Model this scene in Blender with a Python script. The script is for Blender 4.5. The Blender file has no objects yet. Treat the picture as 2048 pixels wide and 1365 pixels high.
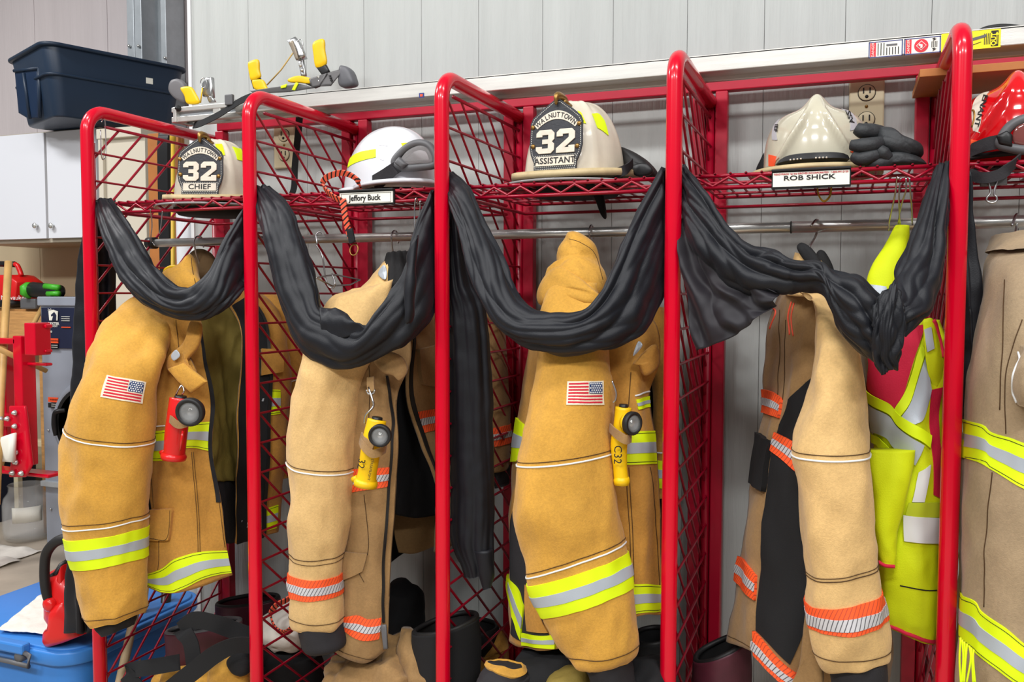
import bpy, math, random
import numpy as np
from mathutils import Vector, Matrix, noise
random.seed(7)
PI = math.pi
scene = bpy.context.scene
COL = scene.collection

# ---------------------------------------------------------------- camera
ZT = 1.88
CAMP = np.array([1.8454, -1.7451, ZT - 0.4954])
YAW, PITCH, ROLL, FPX = -0.3637, -0.0530, 0.0018, 1743.4
_fw = np.array([math.sin(YAW)*math.cos(PITCH), math.cos(YAW)*math.cos(PITCH), math.sin(PITCH)])
_rt0 = np.array([math.cos(YAW), -math.sin(YAW), 0.0]); _up0 = np.cross(_rt0, _fw)
_rt = _rt0*math.cos(ROLL) + _up0*math.sin(ROLL)
_up = _up0*math.cos(ROLL) - _rt0*math.sin(ROLL)
cam_d = bpy.data.cameras.new('camera')
cam = bpy.data.objects.new('camera', cam_d); COL.objects.link(cam)
M = Matrix.Identity(4)
for r in range(3):
    M[r][0] = _rt[r]; M[r][1] = _up[r]; M[r][2] = -_fw[r]; M[r][3] = CAMP[r]
cam.matrix_world = M
cam_d.sensor_width = 36.0; cam_d.lens = FPX*36.0/2048.0; cam_d.clip_start = 0.02
scene.camera = cam

# ---------------------------------------------------------------- light
w = bpy.data.worlds.new('world'); scene.world = w; w.use_nodes = True
w.node_tree.nodes['Background'].inputs[0].default_value = (0.93, 0.96, 1.0, 1)
w.node_tree.nodes['Background'].inputs[1].default_value = 0.20
def area(name, loc, target, size, sy, power, col=(1, 1, 1)):
    d = bpy.data.lights.new(name, 'AREA'); d.shape = 'RECTANGLE'; d.size = size; d.size_y = sy
    d.energy = power; d.color = col
    o = bpy.data.objects.new(name, d); COL.objects.link(o); o.location = loc
    o.rotation_euler = (Vector(target) - Vector(loc)).to_track_quat('-Z', 'Y').to_euler()
    return o
# rows of ceiling fixtures in the engine bay
area('ceiling_fixture', (0.2, -1.5, 4.2), (0.2, -1.3, 0), 1.3, 0.35, 50)
area('ceiling_fixture', (2.6, -1.5, 4.2), (2.6, -1.3, 0), 1.3, 0.35, 50)
area('ceiling_fixture', (-1.0, -4.2, 4.2), (-0.6, -3.2, 0), 1.3, 0.5, 110)
area('ceiling_fixture', (1.6, -4.2, 4.2), (1.6, -3.2, 0), 1.3, 0.5, 110)
area('ceiling_fixture', (4.2, -4.2, 4.2), (3.8, -3.2, 0), 1.3, 0.5, 110)
area('ceiling_fixture', (-2.6, -0.6, 4.2), (-2.6, -0.4, 0), 1.3, 0.5, 110)
scene.view_settings.view_transform = 'Standard'
scene.view_settings.look = 'None'
scene.view_settings.gamma = 1.0
scene.view_settings.use_curve_mapping = False
scene.view_settings.exposure = 0.1

# ---------------------------------------------------------------- helpers
def ray(px, py):
    return _rt*((px-1024.0)/FPX) - _up*((py-682.5)/FPX) + _fw
def P(px, py, Y):
    d = ray(px, py); return CAMP + d*((Y-CAMP[1])/d[1])
def PZ(px, py, Z):
    d = ray(px, py); return CAMP + d*((Z-CAMP[2])/d[2])
def PX(px, py, X):
    d = ray(px, py); return CAMP + d*((X-CAMP[0])/d[0])
def proj(Q):
    v = np.asarray(Q) - CAMP
    z = v @ _fw
    return np.stack([1024 + FPX*(v @ _rt)/z, 682.5 - FPX*(v @ _up)/z], -1)
def mpp(px, py, Y):
    """metres per pixel at that spot"""
    return float((P(px, py, Y)-CAMP) @ _fw)/FPX

OW = {}
def place(o, parent):
    COL.objects.link(o)
    if parent is not None:
        o.parent = parent
        o.matrix_parent_inverse = Matrix.Translation(-OW[parent.name])
        OW[o.name] = Vector((0, 0, 0))
def tag(o, label, cat, group=None, kind=None):
    if label: o['label'] = label
    if cat: o['category'] = cat
    if group: o['group'] = group
    if kind: o['kind'] = kind
    return o
def thing(name, label, cat, loc, group=None):
    o = bpy.data.objects.new(name, None); COL.objects.link(o)
    o.empty_display_size = 0.05
    o.location = Vector([float(c) for c in loc]); OW[o.name] = Vector(o.location)
    return tag(o, label, cat, group)
def obj(name, geo, mat, parent=None, smooth=True, solid=0.0, bevel=0.0, label=None, cat=None, group=None, kind=None, sub=0, soff=-1):
    verts, faces = geo[0], geo[1]
    verts = np.asarray([tuple(v) for v in verts], dtype=float)
    loc = np.zeros(3)
    if parent is None and len(verts):
        loc = np.array([(verts[:, 0].min()+verts[:, 0].max())/2, (verts[:, 1].min()+verts[:, 1].max())/2, verts[:, 2].min()])
        verts = verts - loc
    me = bpy.data.meshes.new(name)
    me.from_pydata(verts.tolist(), [], [tuple(int(i) for i in f) for f in faces])
    if len(geo) > 2 and geo[2] is not None:
        uvl = me.uv_layers.new(name='uv'); uv = geo[2]
        li = np.empty(len(me.loops), dtype=np.int32); me.loops.foreach_get('vertex_index', li)
        uvl.data.foreach_set('uv', np.asarray(uv, dtype=np.float32)[li].ravel())
    if smooth: me.polygons.foreach_set('use_smooth', [True]*len(me.polygons))
    me.update()
    o = bpy.data.objects.new(name, me)
    if mat: me.materials.append(mat)
    place(o, parent)
    if parent is None:
        o.location = loc; OW[o.name] = Vector(loc)
    if solid:
        m = o.modifiers.new('s', 'SOLIDIFY'); m.thickness = solid; m.offset = soff
    if bevel:
        m = o.modifiers.new('b', 'BEVEL'); m.width = bevel; m.segments = 2; m.limit_method = 'ANGLE'; m.angle_limit = 0.6
    if sub:
        m = o.modifiers.new('d', 'SUBSURF'); m.levels = sub; m.render_levels = sub
    if label or cat or group or kind: tag(o, label, cat, group, kind)
    return o
def inst(name, src, mat4, parent):
    o = bpy.data.objects.new(name, src)
    place(o, parent); o.matrix_basis = mat4
    return o
def join(*gs):
    V, F, U = [], [], []
    for g in gs:
        n = len(V); V += [tuple(v) for v in g[0]]; F += [tuple(i+n for i in f) for f in g[1]]
        if len(g) > 2 and g[2] is not None: U += [tuple(u) for u in g[2]]
        else: U += [(0, 0)]*len(g[0])
    return V, F, U
def box(c, s, rz=0.0, rx=0.0, ry=0.0):
    hx, hy, hz = s[0]/2, s[1]/2, s[2]/2
    R = Matrix.Rotation(rz, 3, 'Z') @ Matrix.Rotation(ry, 3, 'Y') @ Matrix.Rotation(rx, 3, 'X')
    V = [tuple(R @ Vector((x*hx, y*hy, z*hz)) + Vector([float(k) for k in c])) for z in (-1, 1) for y in (-1, 1) for x in (-1, 1)]
    F = [(0, 2, 3, 1), (4, 5, 7, 6), (0, 1, 5, 4), (2, 6, 7, 3), (0, 4, 6, 2), (1, 3, 7, 5)]
    return V, F
def catmull(pts, n, closed=False):
    pts = np.asarray(pts, dtype=float); m = len(pts)
    if closed:
        t = np.arange(n)*m/n
        i = np.floor(t).astype(int); f = (t-i)[:, None]
        g = lambda k: pts[(i+k) % m]
        p0, p1, p2, p3 = g(-1), g(0), g(1), g(2)
    else:
        t = np.linspace(0, m-1, n)
        i = np.minimum(np.floor(t).astype(int), m-2); f = (t-i)[:, None]
        ext = np.concatenate([[2*pts[0]-pts[1]], pts, [2*pts[-1]-pts[-2]]])
        p0, p1, p2, p3 = ext[i], ext[i+1], ext[i+2], ext[i+3]
    return 0.5*((2*p1)+(p2-p0)*f+(2*p0-5*p1+4*p2-p3)*f*f+(3*p1-p0-3*p2+p3)*f**3)
def sweep(pts, r, n=10, closed=False, caps=True, flat=1.0, upv=(0, 0, 1)):
    """tube along a polyline; r a number or list; flat squeezes the section along its second axis"""
    pts = np.asarray(pts, dtype=float); m = len(pts)
    rr = np.full(m, r, dtype=float) if np.isscalar(r) else np.interp(np.linspace(0, 1, m), np.linspace(0, 1, len(r)), r)
    V, F = [], []
    nrm = None
    for i in range(m):
        a = pts[(i-1) % m] if (closed or i > 0) else pts[i]
        b = pts[(i+1) % m] if (closed or i < m-1) else pts[i]
        t = b-a; t = t/(np.linalg.norm(t)+1e-12)
        if nrm is None:
            u = np.array(upv, dtype=float)
            if abs(u @ t) > 0.95: u = np.array([1.0, 0, 0])
            nrm = u - t*(u @ t)
        else:
            nrm = nrm - t*(nrm @ t)
        nrm = nrm/(np.linalg.norm(nrm)+1e-12); bi = np.cross(t, nrm)
        for k in range(n):
            a_ = 2*PI*k/n
            V.append(tuple(pts[i] + rr[i]*(nrm*math.cos(a_)*flat + bi*math.sin(a_))))
    for i in range(m if closed else m-1):
        for k in range(n):
            a0 = i*n+k; a1 = i*n+(k+1) % n; b0 = ((i+1) % m)*n+k; b1 = ((i+1) % m)*n+(k+1) % n
            F.append((a0, a1, b1, b0))
    if caps and not closed:
        F.append(tuple(range(n-1, -1, -1))); F.append(tuple((m-1)*n+k for k in range(n)))
    return V, F
def lathe(prof, c, n=32, axis='Z', sx=1.0, sy=1.0):
    V, F = [], []
    for (r, h) in prof:
        for k in range(n):
            a = 2*PI*k/n; x, y = r*math.cos(a)*sx, r*math.sin(a)*sy
            v = (x, y, h) if axis == 'Z' else ((x, -h, y) if axis == 'Y' else (h, x, y))
            V.append((c[0]+v[0], c[1]+v[1], c[2]+v[2]))
    for i in range(len(prof)-1):
        for k in range(n):
            F.append((i*n+k, i*n+(k+1) % n, (i+1)*n+(k+1) % n, (i+1)*n+k))
    if prof[0][0] > 1e-6: F.append(tuple(range(n-1, -1, -1)))
    if prof[-1][0] > 1e-6: F.append(tuple((len(prof)-1)*n+k for k in range(n)))
    return V, F
def xform(g, m):
    return ([tuple(m @ Vector([float(q) for q in v])) for v in g[0]],) + tuple(g[1:])
def frame(o, x, y, z=None):
    """matrix with origin o and axes x, y (orthonormalised), z"""
    x = Vector([float(q) for q in x]).normalized(); y = Vector([float(q) for q in y]); y = (y - x*y.dot(x)).normalized()
    z = x.cross(y)
    m = Matrix.Identity(4)
    for r in range(3):
        m[r][0] = x[r]; m[r][1] = y[r]; m[r][2] = z[r]; m[r][3] = float(o[r])
    return m
def prism(poly, th):
    """flat polygon in local xy, thickness along +z"""
    n = len(poly)
    V = [(x, y, 0.0) for x, y in poly] + [(x, y, th) for x, y in poly]
    F = [tuple(range(n-1, -1, -1)), tuple(range(n, 2*n))] + [(i, (i+1) % n, n+(i+1) % n, n+i) for i in range(n)]
    return V, F
_txt = {}
def text_geo(s, size, th=0.0008, bold=0.0, align='CENTER', sx=1.0, space=1.0):
    c = bpy.data.curves.new('t', 'FONT'); c.body = s; c.size = size; c.extrude = th/2; c.offset = bold
    c.align_x = align; c.align_y = 'CENTER'; c.space_character = space; c.resolution_u = 3
    o = bpy.data.objects.new('t', c); COL.objects.link(o)
    dg = bpy.context.evaluated_depsgraph_get()
    me = bpy.data.meshes.new_from_object(o.evaluated_get(dg))
    V = [(v.co.x*sx, v.co.y, v.co.z) for v in me.vertices]; F = [tuple(p.vertices) for p in me.polygons]
    bpy.data.objects.remove(o); bpy.data.curves.remove(c); bpy.data.meshes.remove(me)
    return V, F

# ---------------------------------------------------------------- soft surfaces
def fbm(p, s, oct=3):
    v = 0.0; a = 1.0
    q = Vector((p[0]*s, p[1]*s, p[2]*s))
    for _ in range(oct):
        v += a*noise.noise(q); q = q*2.03 + Vector((3.1, 1.7, 5.3)); a *= 0.5
    return v
class Surf:
    def __init__(s, rows, closed=False, nu=48, nv=64, disp=None, pix=True):
        K = np.array([[P(*p) if pix else p for p in r] for r in rows], dtype=float)
        A = np.stack([catmull(K[:, j], nv) for j in range(K.shape[1])], 1)
        B = np.stack([catmull(A[i], nu, closed) for i in range(nv)], 0)
        s.closed, s.nu, s.nv = closed, nu, nv
        s.Q = B; s.norm()
        # orientation: the side seen from the camera points at the camera
        if closed: f = s.N[:, :nu//2]; q = s.Q[:, :nu//2]
        else: f = s.N; q = s.Q
        s.sgn = 1.0
        if ((q-CAMP)*f).sum(-1).mean() > 0: s.sgn = -1.0; s.N = -s.N
        if disp is not None:
            D = np.zeros((nv, nu))
            for i in range(nv):
                for j in range(nu):
                    D[i, j] = disp(j/(nu if closed else nu-1), i/(nv-1), s.Q[i, j])
            s.Q = s.Q + s.N*D[:, :, None]; s.norm(); s.N = s.N*s.sgn
        s.S = proj(s.Q)
    def norm(s):
        if s.closed: du = np.roll(s.Q, -1, 1)-np.roll(s.Q, 1, 1)
        else: du = np.gradient(s.Q, axis=1)
        dv = np.gradient(s.Q, axis=0)
        n = np.cross(du, dv); s.N = n/(np.linalg.norm(n, axis=-1, keepdims=True)+1e-12)
    def geo(s, cap=True, cap0=True):
        nv, nu = s.nv, s.nu
        V = s.Q.reshape(-1, 3).tolist(); F = []
        for i in range(nv-1):
            for j in range(nu if s.closed else nu-1):
                j2 = (j+1) % nu
                f = (i*nu+j, i*nu+j2, (i+1)*nu+j2, (i+1)*nu+j)
                F.append(f if s.sgn > 0 else f[::-1])
        if s.closed and cap:
            for i in ((0, nv-1) if cap0 else (nv-1,)):
                c = len(V); V.append(s.Q[i].mean(0).tolist())
                for j in range(nu): F.append((i*nu+j, i*nu+(j+1) % nu, c))
        return V, F
    def at(s, u, v, off=0.0):
        v = min(max(v, 0.0), 1.0)*(s.nv-1); i = min(int(v), s.nv-2); fv = v-i
        if s.closed:
            u = (u % 1.0)*s.nu; j = int(u) % s.nu; fu = u-int(u); j2 = (j+1) % s.nu
        else:
            u = min(max(u, 0.0), 1.0)*(s.nu-1); j = min(int(u), s.nu-2); fu = u-j; j2 = j+1
        def mix(A): return (A[i, j]*(1-fu)+A[i, j2]*fu)*(1-fv)+(A[i+1, j]*(1-fu)+A[i+1, j2]*fu)*fv
        n = mix(s.N); n = n/(np.linalg.norm(n)+1e-12)
        return mix(s.Q) + n*off
    def uv(s, px, py):
        d = ((s.S-np.array([px, py]))**2).sum(-1)
        face = ((s.Q-CAMP)*s.N).sum(-1)
        d = np.where(face < 0.02, d, d+1e6)
        i, j = np.unravel_index(np.argmin(d), d.shape)
        u = j/(s.nu if s.closed else s.nu-1); v = i/(s.nv-1)
        best = (d[i, j], u, v)
        du0, dv0 = 1.0/s.nu, 1.0/s.nv
        for k in range(4):
            st = 0.5**k
            _, bu, bv = best
            for a in (-1, -.5, 0, .5, 1):
                for b in (-1, -.5, 0, .5, 1):
                    uu, vv = bu+a*du0*st, min(max(bv+b*dv0*st, 0), 1)
                    if not s.closed: uu = min(max(uu, 0), 1)
                    e = ((proj(s.at(uu, vv))-np.array([px, py]))**2).sum()
                    if e < best[0]: best = (e, uu, vv)
        return best[1], best[2]
    def patch(s, uvs, n=16, m=4, off=0.002, th=0.002):
        """uvs: function (a,b)->(u,v); returns a thin slab lying on the surface with uv in metres"""
        T = np.array([[s.at(*uvs(a/(n-1), b/(m-1)), off) for a in range(n)] for b in range(m)])
        lu = np.concatenate([[0], np.cumsum(np.linalg.norm(np.diff(T[m//2], axis=0), axis=1))])
        lv = np.concatenate([[0], np.cumsum(np.linalg.norm(np.diff(T[:, n//2], axis=0), axis=1))])
        Bk = np.array([[s.at(*uvs(a/(n-1), b/(m-1)), off-th) for a in range(n)] for b in range(m)])
        V = T.reshape(-1, 3).tolist()+Bk.reshape(-1, 3).tolist()
        V = V+V                                   # own corners for the side walls, so that edges stay crisp
        UV = [(lu[a], lv[b]) for b in range(m) for a in range(n)]*4
        w_ = 2*n*m
        F = []
        o = n*m
        for b in range(m-1):
            for a in range(n-1):
                f = (b*n+a, b*n+a+1, (b+1)*n+a+1, (b+1)*n+a)
                F.append(f[::-1]); F.append(tuple(o+q for q in f))
        for b in range(m-1):
            F.append(tuple(w_+q for q in (b*n, (b+1)*n, o+(b+1)*n, o+b*n))); F.append(tuple(w_+q for q in ((b+1)*n-1, o+(b+1)*n-1, o+(b+2)*n-1, (b+2)*n-1)))
        for a in range(n-1):
            F.append((w_+a, w_+o+a, w_+o+a+1, w_+a+1)); q = (m-1)*n+a+w_
            F.append((q, q+1, o+q+1, o+q))
        return V, F, UV
    def strip(s, top, bot, n=20, m=4, off=0.002, th=0.002):
        """slab between two pixel polylines that lie on the surface"""
        def poly(pts):
            U = [s.uv(*p) for p in pts]
            if s.closed:
                for i in range(1, len(U)):
                    while U[i][0]-U[i-1][0] > .5: U[i] = (U[i][0]-1, U[i][1])
                    while U[i][0]-U[i-1][0] < -.5: U[i] = (U[i][0]+1, U[i][1])
            return np.array(U)
        A, B = poly(top), poly(bot)
        if s.closed:
            if A[0, 0]-B[0, 0] > .5: A[:, 0] -= 1
            if A[0, 0]-B[0, 0] < -.5: A[:, 0] += 1
        A2 = catmull(A, n) if len(A) > 2 else np.linspace(A[0], A[1], n)
        B2 = catmull(B, n) if len(B) > 2 else np.linspace(B[0], B[1], n)
        def f(a, b):
            k = int(round(a*(n-1))); return tuple(A2[k]*(1-b)+B2[k]*b)
        return s.patch(f, n, m, off, th)
    def ring(s, lt, rt, lb, rb, n=56, m=4, off=0.002, th=0.002, u0=0.0, u1=1.0):
        """closed band round a tube: pixel points near left/right silhouettes, top and bottom edge"""
        vs = [s.uv(*p)[1] for p in (lt, rt, lb, rb)]
        def f(a, b):
            u = u0+(u1-u0)*a
            vt = (vs[0]+vs[1])/2+(vs[0]-vs[1])/2*math.cos(2*PI*u)
            vb = (vs[2]+vs[3])/2+(vs[2]-vs[3])/2*math.cos(2*PI*u)
            return u, vt*(1-b)+vb*b
        return s.patch(f, n, m, off, th)
    def cord(s, pts, r=0.0012, n=24, off=0.0005, flat=1.0, k=6):
        U = [s.uv(*p) for p in pts]
        if s.closed:
            for i in range(1, len(U)):
                while U[i][0]-U[i-1][0] > .5: U[i] = (U[i][0]-1, U[i][1])
                while U[i][0]-U[i-1][0] < -.5: U[i] = (U[i][0]+1, U[i][1])
        U = np.array(U); U = catmull(U, n) if len(U) > 2 else np.linspace(U[0], U[1], n)
        return sweep([s.at(a, b, off) for a, b in U], r, k)
def tube_rows(secs, n=14, pw=1.0):
    """sections (xl,yl,xr,yr,Y,d[,YR]) -> closed rows of points (world)"""
    R = []
    for c in secs:
        xl, yl, xr, yr, Y, d = c[:6]; Y2 = c[6] if len(c) > 6 else Y
        L, Rr = P(xl, yl, Y), P(xr, yr, Y2)
        C, U = (L+Rr)/2, (Rr-L)/2
        V = np.array([0, d, 0.0])
        row = []
        for k in range(n):
            a = 2*PI*k/n; ca, sa = math.cos(a), math.sin(a)
            ca = math.copysign(abs(ca)**pw, ca); sa = math.copysign(abs(sa)**pw, sa)
            row.append(C-U*ca-V*sa)
        R.append(row)
    return R
def tube(secs, nu=48, nv=64, disp=None, n=14, pw=1.0):
    return Surf(tube_rows(secs, n, pw), True, nu, nv, disp, pix=False)
def cloth(amp, s=7.0, seed=0.0, crease=0.6, sz=0.55):
    def d(u, v, q):
        p = (q[0]+seed, q[1]+seed*1.7, q[2]*sz-seed)
        n2 = noise.noise(Vector((p[0]*s*1.3+9, p[1]*s*1.3, p[2]*s*1.3)))
        n3 = noise.noise(Vector((p[0]*s*2.6+4, p[1]*s*2.6-3, p[2]*s*3.4)))
        return 1.6*amp*(0.8*fbm(p, s, 3) + crease*(0.35-abs(n2)*1.4) + 0.45*crease*(0.3-abs(n3)))
    return d

def pad(poly, th, bulge=0.3, smooth=0, nrm=None):
    """soft thick piece from an outline of (px,py,Y); front towards the camera"""
    O = np.array([P(*p) for p in poly])
    if smooth: O = catmull(O, smooth, True)
    c = O.mean(0); n = len(O)
    if nrm is None:
        nrm = np.zeros(3)
        for i in range(n): nrm = nrm + np.cross(O[i]-c, O[(i+1) % n]-c)
        nrm = nrm/(np.linalg.norm(nrm)+1e-12)
        if nrm @ (c-CAMP) > 0: nrm = -nrm
    V, F = [], []
    rings = [(0.93, -0.5*th), (1.0, -0.2*th), (1.0, 0.2*th), (0.94, 0.5*th), (0.7, (0.5+bulge*0.7)*th), (0.35, (0.5+bulge)*th)]
    for s_, h in rings:
        for p in O: V.append(tuple(c+(p-c)*s_+nrm*h))
    for k in range(len(rings)-1):
        for i in range(n): F.append((k*n+i, k*n+(i+1) % n, (k+1)*n+(i+1) % n, (k+1)*n+i))
    V.append(tuple(c+nrm*(0.5+bulge)*th)); V.append(tuple(c-nrm*0.5*th))
    m = len(V)-2; L = (len(rings)-1)*n
    for i in range(n): F.append((L+i, L+(i+1) % n, m)); F.append(((i+1) % n, i, m+1))
    return V, F

# ---------------------------------------------------------------- materials
def srgb(r, g, b):
    f = lambda c: (c/255/12.92) if c/255 <= 0.04045 else ((c/255+0.055)/1.055)**2.4
    return (f(r), f(g), f(b), 1)
def mat(name, col, rough=0.5, metal=0.0, coat=0.0, spec=0.5, var=0.0, vscale=6.0, bump=0.0, bscale=200.0, col2=None, stretch=(1, 1, 1), sheen=0.0, trans=0.0, ior=1.45, alpha=1.0, coord='Object', fine=0.0, fscale=190.0):
    m = bpy.data.materials.new(name); m.use_nodes = True
    nt = m.node_tree; b = nt.nodes['Principled BSDF']
    b.inputs['Base Color'].default_value = col
    b.inputs['Roughness'].default_value = rough; b.inputs['Metallic'].default_value = metal
    b.inputs['Coat Weight'].default_value = coat; b.inputs['Coat Roughness'].default_value = 0.08
    b.inputs['Specular IOR Level'].default_value = spec
    b.inputs['Sheen Weight'].default_value = sheen; b.inputs['Sheen Roughness'].default_value = 0.5
    b.inputs['Transmission Weight'].default_value = trans; b.inputs['IOR'].default_value = ior
    b.inputs['Alpha'].default_value = alpha
    if var or bump:
        tc = nt.nodes.new('ShaderNodeTexCoord'); mp = nt.nodes.new('ShaderNodeMapping')
        mp.inputs['Scale'].default_value = stretch
        nt.links.new(tc.outputs[coord], mp.inputs['Vector'])
    if var:
        nz = nt.nodes.new('ShaderNodeTexNoise'); nz.inputs['Scale'].default_value = vscale; nz.inputs['Detail'].default_value = 6
        nz.inputs['Roughness'].default_value = 0.6
        nt.links.new(mp.outputs[0], nz.inputs['Vector'])
        rp = nt.nodes.new('ShaderNodeValToRGB')
        rp.color_ramp.elements[0].position = 0.32; rp.color_ramp.elements[1].position = 0.68
        c2 = col2 if col2 else tuple(min(1, c*(1+var)) for c in col[:3])+(1,)
        c1 = tuple(c*(1-var) for c in col[:3])+(1,) if not col2 else col
        rp.color_ramp.elements[0].color = c1; rp.color_ramp.elements[1].color = c2
        nt.links.new(nz.outputs['Fac'], rp.inputs[0]); out = rp.outputs[0]
        if fine:
            n3 = nt.nodes.new('ShaderNodeTexNoise'); n3.inputs['Scale'].default_value = fscale; n3.inputs['Detail'].default_value = 4
            nt.links.new(mp.outputs[0], n3.inputs['Vector'])
            mr = nt.nodes.new('ShaderNodeMapRange'); mr.inputs[1].default_value = 0.3; mr.inputs[2].default_value = 0.7
            mr.inputs[3].default_value = 1-fine; mr.inputs[4].default_value = 1+fine
            nt.links.new(n3.outputs['Fac'], mr.inputs[0])
            vm = nt.nodes.new('ShaderNodeVectorMath'); vm.operation = 'SCALE'
            nt.links.new(out, vm.inputs[0]); nt.links.new(mr.outputs[0], vm.inputs['Scale']); out = vm.outputs[0]
        nt.links.new(out, b.inputs['Base Color'])
    if bump:
        n2 = nt.nodes.new('ShaderNodeTexNoise'); n2.inputs['Scale'].default_value = bscale; n2.inputs['Detail'].default_value = 3
        nt.links.new(mp.outputs[0], n2.inputs['Vector'])
        bp = nt.nodes.new('ShaderNodeBump'); bp.inputs['Strength'].default_value = bump; bp.inputs['Distance'].default_value = 0.003
        nt.links.new(n2.outputs['Fac'], bp.inputs['Height']); nt.links.new(bp.outputs[0], b.inputs['Normal'])
    return m
def hatch_mat(name, c1, c2, period=0.0085, duty=0.22, slant=0.55, rough=0.6):
    """diagonal ruled tape, uv in metres"""
    m = bpy.data.materials.new(name); m.use_nodes = True; nt = m.node_tree; b = nt.nodes['Principled BSDF']
    tc = nt.nodes.new('ShaderNodeTexCoord'); sp = nt.nodes.new('ShaderNodeSeparateXYZ')
    nt.links.new(tc.outputs['UV'], sp.inputs[0])
    a = nt.nodes.new('ShaderNodeMath'); a.operation = 'MULTIPLY_ADD'; a.inputs[1].default_value = slant
    nt.links.new(sp.outputs[1], a.inputs[0]); nt.links.new(sp.outputs[0], a.inputs[2])
    d = nt.nodes.new('ShaderNodeMath'); d.operation = 'DIVIDE'; d.inputs[1].default_value = period; nt.links.new(a.outputs[0], d.inputs[0])
    f = nt.nodes.new('ShaderNodeMath'); f.operation = 'FRACT'; nt.links.new(d.outputs[0], f.inputs[0])
    l = nt.nodes.new('ShaderNodeMath'); l.operation = 'LESS_THAN'; l.inputs[1].default_value = duty; nt.links.new(f.outputs[0], l.inputs[0])
    mx = nt.nodes.new('ShaderNodeMix'); mx.data_type = 'RGBA'
    mx.inputs[6].default_value = c1; mx.inputs[7].default_value = c2
    nt.links.new(l.outputs[0], mx.inputs[0]); nt.links.new(mx.outputs[2], b.inputs['Base Color'])
    b.inputs['Roughness'].default_value = rough
    return m
MT = {}
MT['red'] = mat('red_powder_coat', srgb(206, 0, 36), 0.24, coat=0.3, spec=0.35, var=0.06, vscale=4)
MT['redwire'] = mat('red_wire_coat', srgb(150, 2, 34), 0.32, coat=0.15)
MT['redsq'] = mat('red_square_tube_coat', srgb(172, 0, 40), 0.42, coat=0.15, var=0.1, vscale=8)
MT['chrome'] = mat('galvanised_rod', srgb(216, 216, 212), 0.3, 0.8, var=0.16, vscale=14, stretch=(1, 6, 6))
MT['wire'] = mat('steel_wire', srgb(190, 190, 190), 0.3, 1.0)
MT['alu'] = mat('aluminium', srgb(196, 194, 188), 0.42, 0.6, var=0.10, vscale=5, stretch=(1, 14, 14), bump=0.05, bscale=90)
MT['paint'] = mat('painted_board', srgb(178, 181, 178), 0.6, var=0.07, vscale=3, stretch=(5, 5, 0.35), bump=0.6, bscale=24)
MT['pinkwall'] = mat('pinkish_painted_panel', srgb(200, 191, 191), 0.65, var=0.05, vscale=2.5, stretch=(5, 5, 0.35), bump=0.5, bscale=14)
MT['beigewall'] = mat('beige_wall_panel', srgb(205, 188, 155), 0.6, var=0.05, vscale=2)
MT['floor'] = mat('concrete_floor', srgb(176, 164, 148), 0.55, var=0.14, vscale=3, bump=0.1, bscale=30)
MT['steelcol'] = mat('galvanised_column', srgb(180, 186, 190), 0.4, 0.35, var=0.12, vscale=8)
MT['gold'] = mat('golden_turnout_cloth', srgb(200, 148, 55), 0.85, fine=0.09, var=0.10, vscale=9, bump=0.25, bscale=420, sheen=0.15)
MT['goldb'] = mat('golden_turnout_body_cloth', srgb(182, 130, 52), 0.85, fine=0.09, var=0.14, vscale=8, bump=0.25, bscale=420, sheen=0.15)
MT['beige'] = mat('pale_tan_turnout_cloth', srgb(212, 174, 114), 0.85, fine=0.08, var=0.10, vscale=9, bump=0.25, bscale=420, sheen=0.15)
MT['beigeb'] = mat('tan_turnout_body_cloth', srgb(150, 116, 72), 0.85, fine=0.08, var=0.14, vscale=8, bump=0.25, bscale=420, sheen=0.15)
MT['taupe'] = mat('taupe_turnout_cloth', srgb(156, 134, 104), 0.85, fine=0.08, var=0.12, vscale=7, bump=0.25, bscale=420, sheen=0.15)
MT['black'] = mat('black_drape_cloth', srgb(14, 16, 23), 0.52, var=0.12, vscale=4, bump=0.12, bscale=500, sheen=0.03, spec=0.4)
MT['sheer'] = mat('thin_black_cloth', srgb(24, 20, 27), 0.6, var=0.15, vscale=6, sheen=0.05, alpha=0.9)
MT['blackcloth'] = mat('black_liner_cloth', srgb(22, 22, 24), 0.85, bump=0.15, bscale=400)
MT['charcoal'] = mat('charcoal_cloth', srgb(38, 36, 39), 0.85, var=0.1, vscale=10, bump=0.2, bscale=300)
MT['knit'] = mat('knit_cuff', srgb(30, 29, 30), 0.9, bump=0.6, bscale=120, stretch=(1, 1, 0.1))
MT['olive'] = mat('olive_liner', srgb(136, 118, 52), 0.85, var=0.15, vscale=10, bump=0.3, bscale=200)
MT['neon'] = mat('fluorescent_yellow_tape', srgb(222, 246, 6), 0.6, bump=0.08, bscale=500)
MT['neonvest'] = mat('fluorescent_yellow_mesh', srgb(214, 228, 0), 0.75, var=0.05, vscale=7, bump=0.2, bscale=400)
MT['silver'] = mat('silver_reflective_tape', srgb(176, 184, 192), 0.38, 0.15, bump=0.08, bscale=600)
MT['white'] = mat('white_piping', srgb(226, 228, 228), 0.5)
MT['orange'] = hatch_mat('orange_hatched_tape', srgb(255, 92, 38), srgb(190, 70, 40))
MT['silverh'] = hatch_mat('silver_hatched_tape', srgb(196, 194, 196), srgb(86, 84, 88))
MT['stitch'] = mat('dark_thread', srgb(74, 50, 24), 0.9)
MT['stitchd'] = mat('black_thread', srgb(30, 26, 22), 0.9)
MT['zip'] = mat('black_zip', srgb(28, 28, 28), 0.5)
MT['blackpl'] = mat('black_plastic', srgb(24, 24, 25), 0.4)
MT['greypl'] = mat('grey_plastic', srgb(92, 92, 94), 0.45)
MT['rubber'] = mat('black_rubber', srgb(28, 27, 27), 0.55, var=0.2, vscale=12)
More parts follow.
